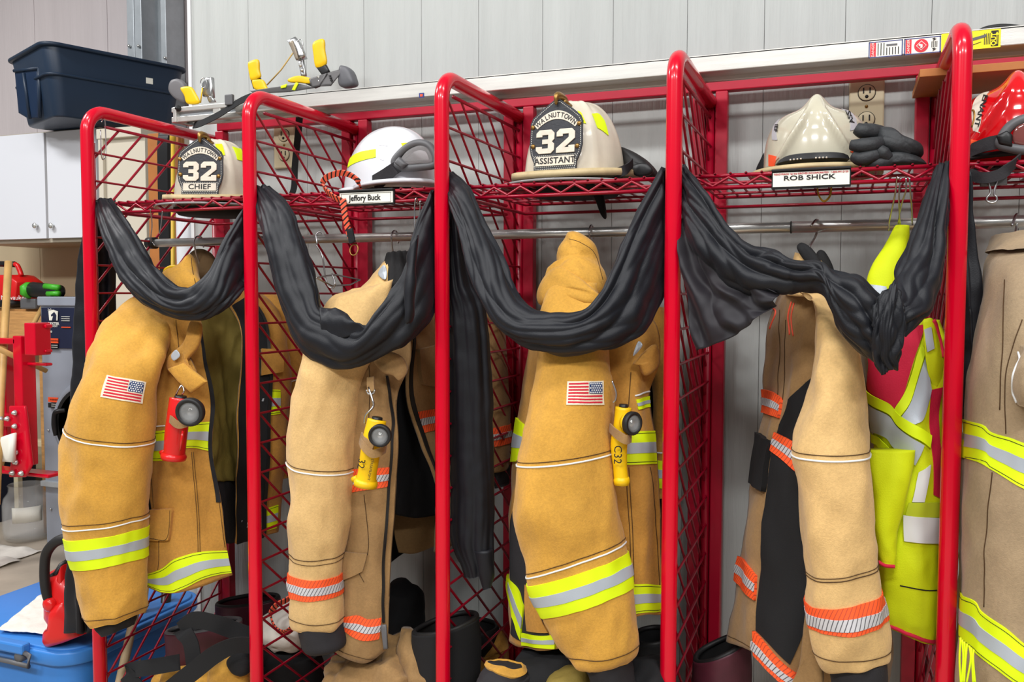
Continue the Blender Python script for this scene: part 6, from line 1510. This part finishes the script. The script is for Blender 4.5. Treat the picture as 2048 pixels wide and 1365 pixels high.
tl = Surf([[(168,470,.06),(185,440,.06),(205,400,.09),(232,400,.12)],[(160,530,.06),(185,530,.05),(208,520,.1),(232,500,.12)],[(148,680,.06),(175,680,.05),(205,660,.1),(230,640,.12)],[(140,800,.06),(168,800,.05),(200,780,.1),(226,740,.12)],[(136,930,.06),(160,930,.05),(190,920,.1),(215,900,.12)],[(134,1080,.06),(158,1080,.05),(180,1080,.08),(200,1070,.1)],[(131,1180,.06),(152,1182,.04),(172,1180,.07),(192,1175,.08)],[(128,1266,.06),(150,1268,.04),(170,1268,.07),(187,1264,.07)]],
 nu=50, nv=120, disp=lambda u, v, q: 0.007*math.sin(u*18+4*noise.noise(Vector((u, v*3, 3))))+0.004*fbm(q, 18, 2))
obj('hanging_tail', tl.geo(), MT['black'], b1, solid=0.004)

b2 = thing('bunting_swag', 'black cloth swag draped across the second bay beside the hard hat shelf', 'bunting', P(680, 735, -.05), GB)
g = tube(sec([(534,372,512,376),(576,414,518,430),(597,470,530,482),(616,520,546,548),(632,575,568,620),(642,622,602,694),(688,640,650,729),(735,656,704,735),(765,613,765,710),(786,580,815,687),(812,540,847,657),(836,445,869,625),(866,380,880,560)],
         [.04, -.02, -.06, -.09, -.09, -.06, -.03, .03], [.02, .03, .03, .035, .04, .03, .02]), 110, 160, ridges(0.011, 5.0))
obj('draped_cloth', g.geo(), MT['black'], b2)
fp = Surf([[(640,616,-.1),(660,616,-.1),(690,625,-.1)],[(640,640,-.12),(668,640,-.12),(710,645,-.12)],[(646,690,-.12),(680,680,-.12),(734,660,-.11)]], nu=24, nv=20, disp=cloth(0.005, 18, 61.0))
obj('folded_corner', fp.geo(), MT['black'], b2, solid=0.003)
fp = tube([(812,520,836,470,-.07,.01),(812,580,830,560,-.085,.014),(814,640,824,630,-.09,.01),(816,648,820,646,-.09,.004)], 30, 30, cloth(0.003, 18, 63.0))
obj('loose_fold', fp.geo(), MT['black'], b2)

b3 = thing('bunting_swag', 'black cloth swag with a long tail in the third bay over a golden coat', 'bunting', P(1130, 708, -.05), GB)
g = tube(sec([(902,344,896,378),(937,381,905,420),(968,449,920,465),(1000,510,940,545),(1030,580,968,605),(1065,620,1010,664),(1110,628,1065,695),(1155,627,1130,709),(1190,605,1188,703),(1218,555,1242,689),(1245,490,1287,664),(1277,425,1312,622),(1328,335,1335,575)],
         [.04, -.02, -.07, -.11, -.12, -.11, -.07, -.03, .03], [.02, .03, .035, .035, .04, .035, .03, .02]), 120, 170, ridges(0.011, 9.0, 6, 12))
obj('draped_cloth', g.geo(), MT['black'], b3)
g = tube([(895,350,915,352,.06,.015),(896,450,930,450,.06,.03),(897,560,945,560,.06,.035),(899,640,968,620,.06,.035),(900,740,981,740,.06,.035),(902,900,986,900,.06,.032),(904,1000,986,1000,.06,.03),(905,1080,985,1080,.06,.028),(926,1130,984,1128,.06,.022),(932,1154,982,1150,.06,.018)], 90, 150, ridges(0.010, 13.0, 7, 13, 0.5))
obj('hanging_tail', g.geo(), MT['black'], b3)
g = tube([(950,1100,986,1100,.05,.02),(960,1150,987,1150,.05,.014),(968,1180,980,1176,.05,.004)], 30, 20, cloth(0.003, 18, 66))
obj('tail_point', g.geo(), MT['black'], b3)

b4 = thing('bunting_swag', 'twisted black cloth swag with a loose sheer corner in the fourth bay', 'bunting', P(1600, 590, -.05), GB)
g = tube(sec([(1366,330,1360,390),(1420,395,1374,470),(1456,456,1410,530),(1500,495,1480,585),(1550,505,1560,592),(1590,522,1606,586),(1635,523,1650,596),(1665,543,1676,658),(1711,550,1712,700),(1752,585,1752,724),(1790,620,1796,742)],
         [.04, -.02, -.06, -.09, -.12, -.14, -.16, -.15], [.02, .03, .035, .035, .04, .045, .045, .03]), 120, 160, ridges(0.012, 17.0, 5, 9, 1.8))
obj('draped_cloth', g.geo(), MT['black'], b4)
g = tube(sec([(1876,330,1900,325),(1840,425,1894,440),(1806,508,1886,540),(1786,560,1866,612),(1772,596,1840,640),(1750,630,1808,672)],
         [.04, -.03, -.09, -.13, -.15], [.02, .035, .04, .045, .03]), 100, 120, ridges(0.012, 21.0, 5, 10))
obj('draped_cloth', g.geo(), MT['black'], b4)
kt = Surf([[(1752,600,-.2),(1790,566,-.2),(1806,610,-.19)],[(1745,660,-.21),(1780,640,-.22),(1810,640,-.2)],[(1742,710,-.2),(1776,700,-.215),(1806,690,-.2)],[(1760,752,-.19),(1782,740,-.2),(1798,728,-.19)]], nu=40, nv=40, disp=ridges(0.010, 25.0, 3, 7))
obj('knot_end', kt.geo(), MT['black'], b4, solid=0.005)
sh = Surf([[(1362,390,.02),(1385,430,-.01),(1420,480,-.03),(1470,520,-.06),(1540,560,-.1)],[(1364,500,.0),(1400,540,-.02),(1450,560,-.05),(1505,572,-.08),(1560,586,-.1)],[(1376,600,-.02),(1415,610,-.04),(1460,612,-.06),(1510,604,-.08),(1556,604,-.1)],[(1394,702,-.03),(1430,690,-.05),(1470,672,-.06),(1512,644,-.08),(1552,612,-.1)]], nu=80, nv=60, disp=lambda u, v, q: 0.013*abs(math.sin(7*(u-v*0.55)+2.2*noise.noise(Vector((u*2, v*2, 1)))))+0.006*math.sin(17*(u-v*.8)+3*noise.noise(Vector((u*3, v*3, 5))))+0.004*fbm(q, 25, 2))
obj('sheer_corner', sh.geo(), MT['sheer'], b4, solid=0.0008)

b5 = obj('bunting_tail', Surf([[(1918,330,.05),(1930,335,.04),(1944,355,.05)],[(1918,480,.06),(1936,490,.04),(1956,500,.06)],[(1918,580,.06),(1942,590,.03),(1970,582,.06)],[(1918,680,.06),(1944,690,.03),(1972,690,.06)],[(1918,790,.06),(1944,790,.03),(1972,776,.06)],[(1918,850,.06),(1932,840,.03),(1956,815,.06)]], nu=40, nv=80, disp=lambda u, v, q: 0.006*math.sin(u*11+3*noise.noise(Vector((u, v*3, 9))))+0.004*fbm(q, 16, 2)).geo(), MT['black'], None, solid=0.004,
 label='black cloth tail hanging beside the rightmost post over the taupe coat', cat='bunting', group=GB)

# ================================================================ flashlights
def flashlight(label, col, axis, rad, head, hr, face, strap, Y, txt=None):
    o = thing('flashlight', label, 'flashlight', P(*axis[-1]), 'right-angle flashlights clipped to the coats')
    pts = np.array([P(*p) for p in axis]); k = mpp(axis[0][0], axis[0][1], Y)
    bd = obj('body', sweep(catmull(pts, 30), [r*k for r in rad], 20), MT[col], o)
    d = (pts[-1]-pts[0]); d /= np.linalg.norm(d)
    obj('base_flange', sweep([pts[-1]-d*0.012, pts[-1]-d*0.004, pts[-1]+d*0.004], [rad[-1]*k*1.0, rad[-1]*k*1.12, rad[-1]*k*1.05], 20), MT[col], bd)
    hc = P(*head); f = np.array(face, dtype=float); f /= np.linalg.norm(f); R = hr*k
    back = hc-f*R*1.1
    obj('neck', sweep([back, hc-f*R*0.5], [R*0.75, R*0.95], 24), MT[col], o)
    m4 = frame(hc-f*R*0.55, np.cross(f, [0, 0, 1.0]), np.cross(np.cross(f, [0, 0, 1.0]), f))
    if Vector((m4[0][2], m4[1][2], m4[2][2])).dot(Vector(f.tolist())) < 0: m4 = m4 @ Matrix.Rotation(PI, 4, 'X')
    bz = obj('bezel', xform(lathe([(R*.96, 0), (R*1.06, R*.1), (R*1.08, R*.5), (R*1.0, R*.62), (R*.80, R*.60), (R*.78, R*.5)], (0, 0, 0), 32), m4), MT['rubber'], o)
    obj('reflector', xform(lathe([(R*.80, R*.5), (R*.6, R*.3), (R*.35, R*.12), (R*.12, R*.05), (R*.1, R*.2), (0, R*.22)], (0, 0, 0), 32), m4), MT['mirror'], bz)
    obj('lens', xform(lathe([(R*.80, R*.52), (R*.5, R*.56), (0, R*.58)], (0, 0, 0), 32), m4), MT['glass'], bz)
    obj('switch', sweep([pts[0]-d*0.006, pts[0]+d*0.004], [rad[0]*k*.55, rad[0]*k*.6], 14), MT['blackpl'], o)
    for s_ in strap:
        obj('holding_strap', ribbon([P(*p) for p in s_], 0.018, 0.003, d, 20)[:2], MT['beigeb'], o)
    return o, pts, k
fl1, pp, k = flashlight('red right-angle flashlight clipped to the leftmost coat', 'redpl', [(361,797,-.075),(357,830,-.08),(352,870,-.08),(349,905,-.08),(347,916,-.08)], [21, 22, 22, 21, 23], (378,826,-.135), 26, (0.30, -1, -0.12),
 [[(334,832,-.08),(340,838,-.105),(356,850,-.115),(376,846,-.11),(384,838,-.08)]], -.08)
obj('end_plug', sweep([P(331,904,-.08), P(322,906,-.08)], 0.006, 10), MT['redpl'], fl1)
obj('clip_wire', sweep(catmull([P(352,790,-.08), P(358,778,-.08), P(364,772,-.075), P(368,782,-.08), P(364,790,-.08)], 20), 0.002, 8), MT['wire'], fl1)
obj('side_groove', sweep([P(366,862,-.112), P(360,902,-.112)], 0.003, 6), MT['redhelmet'], fl1)
fl2, pp, k = flashlight('yellow right-angle flashlight marked 32 hanging on the pale tan coat', 'yellowpl', [(754,840,-.07),(748,870,-.075),(741,905,-.078),(735,945,-.078),(731,970,-.078)], [19, 21, 20, 19, 22], (759,873,-.125), 21, (0.30, -1, -0.10),
 [[(720,880,-.075),(726,892,-.10),(744,908,-.11),(762,904,-.10),(772,898,-.075)], [(722,872,-.075),(730,884,-.098),(746,898,-.108)]], -.075)
vd = np.array(pp[-1]-pp[0]); vd /= np.linalg.norm(vd)
put_text('32', P(722, 928, -.107), 0.022, vd, np.array([0.9, 0.3, 0.2]), 'ink', fl2, name='handwritten_number')
put_text('STREAMLIGHT', P(741, 940, -.111), 0.0075, vd, np.array([0.9, 0.3, 0.2]), 'ink', fl2, name='brand_lettering')
obj('swivel_clip', sweep(catmull([P(737,775,-.06), P(745,800,-.07), P(747,812,-.07), P(740,822,-.075), P(731,832,-.078), P(729,848,-.078)], 24), 0.0026, 8), MT['wire'], fl2)
obj('clip_loop', sweep(catmull([P(x, y, -.062) for x, y in ((733,780),(737,788),(746,788),(750,780))], 16), 0.0026, 8), MT['wire'], fl2)
obj('web_loop', ribbon([P(741,755,-.045), P(741,770,-.055), P(742,784,-.062)], 0.016, 0.004, (1, 0.2, 0), 10)[:2], MT['beigeb'], fl2)
obj('end_plug', sweep([P(714,956,-.078), P(705,960,-.078)], 0.006, 10), MT['yellowpl'], fl2)
fl3, pp, k = flashlight('yellow right-angle flashlight marked C32 seen edge-on at the third bay coat', 'yellowpl', [(1247,815,-.06),(1244,850,-.06),(1238,890,-.06),(1240,935,-.06),(1243,966,-.06)], [16, 17, 17, 14, 15], (1268,848,-.085), 22, (1.0, -0.62, -0.02),
 [[(1220,856,-.06),(1232,868,-.09),(1252,880,-.095),(1262,876,-.07)]], -.06)
vd = np.array(pp[-1]-pp[0]); vd /= np.linalg.norm(vd)
put_text('C32', P(1235, 910, -.088), 0.022, vd, np.array([0.9, 0.3, 0.1]), 'ink', fl3, name='handwritten_number')
obj('clip_wire', sweep(catmull([P(1224,762,-.06), P(1232,785,-.06), P(1231,800,-.06), P(1226,806,-.06)], 20), 0.002, 8), MT['wire'], fl3)

# ================================================================ wires and hooks on the rack
def hook(name, pts, label, cat='hook', r=0.0016, grp='bent wire hooks on the rack'):
    return obj(name, sweep(catmull([P(*p) for p in pts], 30), r, 8), MT['wire'], None, label=label, cat=cat, group=grp)
hook('wire_hook', [(203,244,.03),(207,238,.05),(210,244,.06),(212,300,.06),(208,318,.05),(203,312,.03),(201,260,.03)], 'long wire hook hanging inside the top corner of the leftmost divider')
hook('wire_hook', [(829,460,.05),(829,420,.05),(831,400,.045),(834,398,.05),(836,410,.06)], 'thin wire hook hanging from the second shelf near the third post')
hook('wire_hook', [(827,470,.06),(833,455,.05),(840,420,.05),(840,404,.045),(843,402,.055)], 'second thin wire hook beside the third post')
hook('wire_hook', [(301,420,.05),(304,450,.12),(302,478,.2),(310,492,.21)], 'bent wire hook on the end of the clothes rod')
hook('wire_hook', [(325,422,.06),(322,450,.06),(319,468,.06)], 'straight wire hook hanging from the leftmost shelf')
vh = thing('wire_hanger', 'wire hanger with four strands holding the safety vest from the shelf', 'hanger', P(1800, 440, .1))
for k, pts in enumerate(([(1797,358,.05),(1794,356,.055),(1790,390,.08),(1779,440,.13),(1777,462,.14)], [(1802,358,.05),(1800,360,.06),(1798,400,.08),(1800,450,.14)], [(1812,356,.05),(1812,380,.06),(1803,410,.09),(1796,448,.14)], [(1819,356,.05),(1820,375,.06),(1824,420,.1),(1825,450,.14)])):
    obj('wire_strand', sweep(catmull([P(*p) for p in pts], 20), 0.0017, 6), MT['wire'], vh)
eh = thing('wire_hanger', 'empty wire hanger on the rod beside the orange leash', 'hanger', P(650, 560, RY))
obj('hook', sweep(catmull([P(634,486,.21), P(632,470,.215), P(640,464,.225), P(648,472,.23), P(646,486,.22)][::-1]+[P(634,492,.21), P(644,510,.2), P(648,535,.2), P(650,552,.2)], 40), 0.0022, 8), MT['wire'], eh)
obj('shoulder_bar', sweep([P(632,556,.12), P(650,552,.2), P(672,550,.24), P(720,560,.36)], 0.0022, 8), MT['wire'], eh)
obj('cross_bar', sweep([P(632,556,.12), P(664,572,.2), P(700,570,.3), P(720,560,.36)], 0.0022, 8), MT['wire'], eh)
obj('trouser_loop', sweep(catmull([P(650,552,.2), P(656,572,.19), P(666,576,.19), P(670,566,.19), P(664,548,.2)], 20), 0.0022, 8), MT['wire'], eh)
obj('plastic_hanger', sweep(catmull([P(330,552,.22), P(332,540,.22), P(345,534,.22), P(358,536,.22)], 16), 0.006, 8), MT['yellowpl'], None, label='yellow plastic hanger corner behind the leftmost coat collar', cat='hanger')

# ================================================================ boots and trousers at the foot of the rack
def boot(px0, px1, py, Y, d, m, inner, label, grp='boots at the foot of the rack', tilt=0, foot=0.0, rimm='rubber', y2=1420):
    """tall boot: top opening between two pixels, shaft down to the floor"""
    A, B = P(px0, py, Y), P(px1, py+tilt, Y); c = (A+B)/2; w_ = (B-A)/2; hw = np.linalg.norm(w_)
    o = thing('fire_boot', label, 'boot', (c[0], c[1], 0), grp)
    rows = []
    for t in (0, .08, .3, .6, .8, 1.0):
        z = c[2]*(1-t)
        f = 1.0 if t < .5 else 1.0+(0.12 if t > .75 else 0)
        row = [np.array([c[0], c[1], 0])+np.array([w_[0]*f*math.cos(a), d*f*math.sin(a)-(0.05*max(0, t-.6)), z + (w_[2]*math.cos(a) if t < .1 else 0)]) for a in np.linspace(0, 2*PI, 16, endpoint=False)]
        rows.append(row)
    s = Surf(rows, True, 40, 40, cloth(0.004, 10, px0*.01), pix=False)
    ob = obj('shaft', s.geo(cap=False), MT[m], o, solid=0.006); ob.data.materials.append(MT[inner]); ob.modifiers['s'].material_offset = 1
    obj('rim', sweep([s.at(k/32, 0.0) for k in range(32)], 0.006, 8, closed=True), MT[rimm], o)
    obj('lining', lathe([(0.0, -0.12), (hw*.8, -0.12)], (c[0], c[1], c[2]), 20, sy=d/hw), MT[inner], o)
    obj('sole', rbox((c[0], c[1]-0.04, 0), (hw*2.2, d*2.6, 0.03), 0, 0.03), MT['rubber'], o)
    return o, s
boot(338, 478, 1262, .16, .055, 'charcoal', 'maroon', 'grey rimmed boot with maroon lining under the leftmost coat', tilt=-18, rimm='greypl')
boot(440, 552, 1205, .36, .06, 'maroon', 'maroon', 'maroon and black boot behind the second post', tilt=-6, rimm='rubber')
boot(834, 952, 1258, .10, .07, 'rubber', 'blackcloth', 'black rubber boot standing in folded trousers by the third post', tilt=-20)
boot(1390, 1500, 1318, .18, .06, 'rubber', 'maroon', 'shiny black boot with maroon lining in the fourth bay', tilt=-42)
boot(1268, 1345, 1272, .28, .06, 'blackcloth', 'blackcloth', 'black boot behind the golden sleeve in the third bay', tilt=0)
boot(908, 992, 1250, .40, .06, 'blackcloth', 'blackcloth', 'black laced boot behind the third divider', tilt=10)
def trousers(label, secs, m, seed, amp=0.012, extra=()):
    o = thing('turnout_trousers', label, 'trousers', (float(P(secs[0][0], secs[0][1], secs[0][4])[0]), secs[0][4], 0), 'folded-down turnout trousers')
    s = tube(secs, 60, 50, cloth(amp, 11, seed, 1.4))
    obj('leg_cloth', s.geo(), MT[m], o)
    return o, s
# leftmost bay
tr1, s_ = trousers('golden trousers heaped below the black suspenders in the first bay', [(330,1336,488,1322,.10,.03),(318,1352,492,1345,.10,.07),(312,1400,494,1400,.10,.08),(310,1700,494,1700,.10,.08)], 'gold', 71)
obj('trouser_roll', tube([(440,1318,496,1290,.06,.02),(425,1340,498,1325,.055,.035),(420,1380,498,1380,.055,.035)], 30, 24, cloth(0.006, 14, 72)).geo(), MT['gold'], tr1)
obj('knee_pad', tube([(468,1306,492,1298,.03,.015),(456,1322,500,1318,.025,.025),(466,1342,500,1342,.025,.022),(480,1352,494,1350,.03,.01)], 30, 20).geo(), MT['blackcloth'], tr1)
sus = thing('suspenders', 'wide black suspenders tangled over the boots in the first bay', 'suspenders', P(400, 1300, .0), )
obj('strap', ribbon([P(512,1276,.04), P(470,1262,.02), P(430,1248,-.01), P(390,1242,-.02), P(362,1262,-.02)], 0.045, 0.003, (0.15, 0, 1), 40)[:2], MT['blackcloth'], sus)
obj('strap', ribbon([P(362,1262,-.02), P(370,1268,-.03), P(382,1290,-.03), P(388,1330,-.03)], 0.042, 0.003, (1, .2, 0.1), 30)[:2], MT['blackcloth'], sus)
obj('strap', ribbon([P(508,1292,.0), P(470,1292,-.03), P(430,1310,-.05), P(385,1345,-.06), P(330,1388,-.06)], 0.045, 0.003, (0.4, 0, 1), 50)[:2], MT['blackcloth'], sus)
obj('strap', ribbon([P(360,1325,.0), P(310,1334,-.03), P(262,1342,-.04), P(255,1352,-.05), P(275,1380,-.05)], 0.040, 0.003, (0.1, .4, 1), 40)[:2], MT['blackcloth'], sus)
# second bay
tr2, s2_ = trousers('tan trousers pooled under the pale tan coat in the second bay', [(690,1308,815,1262,.12,.02),(672,1328,830,1290,.10,.06),(664,1350,840,1330,.08,.09),(660,1410,862,1400,.08,.10),(660,1700,862,1700,.08,.10)], 'beigeb', 75, 0.016)
obj('boot_cuff', tube([(800,1256,834,1262,.09,.02),(798,1285,850,1305,.075,.035),(800,1325,876,1338,.07,.04),(806,1352,905,1352,.065,.042),(812,1420,908,1420,.065,.042)], 36, 30, cloth(0.008, 12, 76)).geo(), MT['beigeb'], tr2)
obj('gear_bag', tube([(786,1170,802,1172,.40,.02),(780,1200,835,1190,.40,.06),(778,1250,838,1240,.38,.08),(776,1320,830,1310,.36,.09),(776,1600,830,1600,.36,.09)], 36, 40, cloth(0.012, 11, 77)).geo(), MT['blackcloth'], None, label='black gear bag standing behind the pale tan coat', cat='bag')
wg = thing('protective_hood', 'white cloth hood bundled behind the second divider', 'hood', P(570, 1290, .3))
obj('hood_cloth', tube([(560,1205,600,1200,.28,.02),(530,1240,615,1230,.27,.05),(528,1265,612,1270,.26,.06),(545,1285,590,1300,.26,.04),(552,1300,572,1304,.26,.02)], 40, 30, cloth(0.010, 12, 78)).geo(), MT['towel'], wg)
lp = thing('webbing_leash', 'orange and white webbing loop lying on the white hood', 'leash', P(560, 1230, .2))
obj('loop', ribbon([P(592,1150,.2), P(586,1185,.2), P(574,1200,.19), P(552,1212,.18), P(542,1232,.18), P(552,1258,.18), P(572,1266,.18), P(592,1250,.18), P(602,1244,.19)], 0.018, 0.004, (0.3, -0.6, 1), 60), MT['orangecord'], lp)
obj('gear_bag', tube([(530,1300,610,1285,.30,.02),(520,1320,632,1310,.30,.07),(515,1350,640,1345,.30,.09),(515,1700,640,1700,.30,.09)], 30, 30, cloth(0.010, 12, 79)).geo(), MT['blackcloth'], None, label='black gear bag under the white hood behind the second divider', cat='bag')
# third bay
tr3, s3_ = trousers('black trousers with a golden waistband below the golden coat in the third bay', [(975,1322,1044,1338,-.01,.02),(968,1345,1050,1356,-.02,.05),(964,1400,1058,1400,-.02,.07),(960,1700,1060,1700,-.02,.08)], 'charcoal', 81, 0.006)
obj('waistband', s3_.ring((976,1316), (1044,1336), (972,1336), (1046,1352), 40, 4, 0.004, 0.004), MT['gold'], tr3)
obj('trouser_leg', tube([(1040,1300,1140,1292,.08,.03),(1030,1325,1160,1318,.06,.07),(1025,1400,1165,1400,.06,.09),(1025,1700,1165,1700,.06,.09)], 40, 30, cloth(0.010, 11, 82)).geo(), MT['blackcloth'], tr3)
obj('trouser_leg', tube([(1262,1318,1330,1322,.04,.02),(1250,1345,1345,1345,.03,.06),(1245,1400,1348,1400,.03,.08),(1245,1700,1348,1700,.03,.08)], 40, 30, cloth(0.010, 11, 83)).geo(), MT['blackcloth'], tr3)
obj('trouser_lining', tube([(1108,1342,1170,1330,.0,.02),(1095,1360,1176,1352,-.01,.04),(1090,1420,1178,1420,-.01,.05)], 30, 20, cloth(0.008, 14, 84)).geo(), MT['olive'], tr3)
obj('cloth_bundle', tube([(960,1275,1000,1262,.42,.02),(950,1300,1015,1295,.40,.05),(948,1330,1012,1330,.40,.06),(950,1600,1010,1600,.40,.06)], 30, 24, cloth(0.01, 13, 85)).geo(), MT['goldb'], None, label='crumpled tan cloth bundle behind the third divider', cat='bundle')
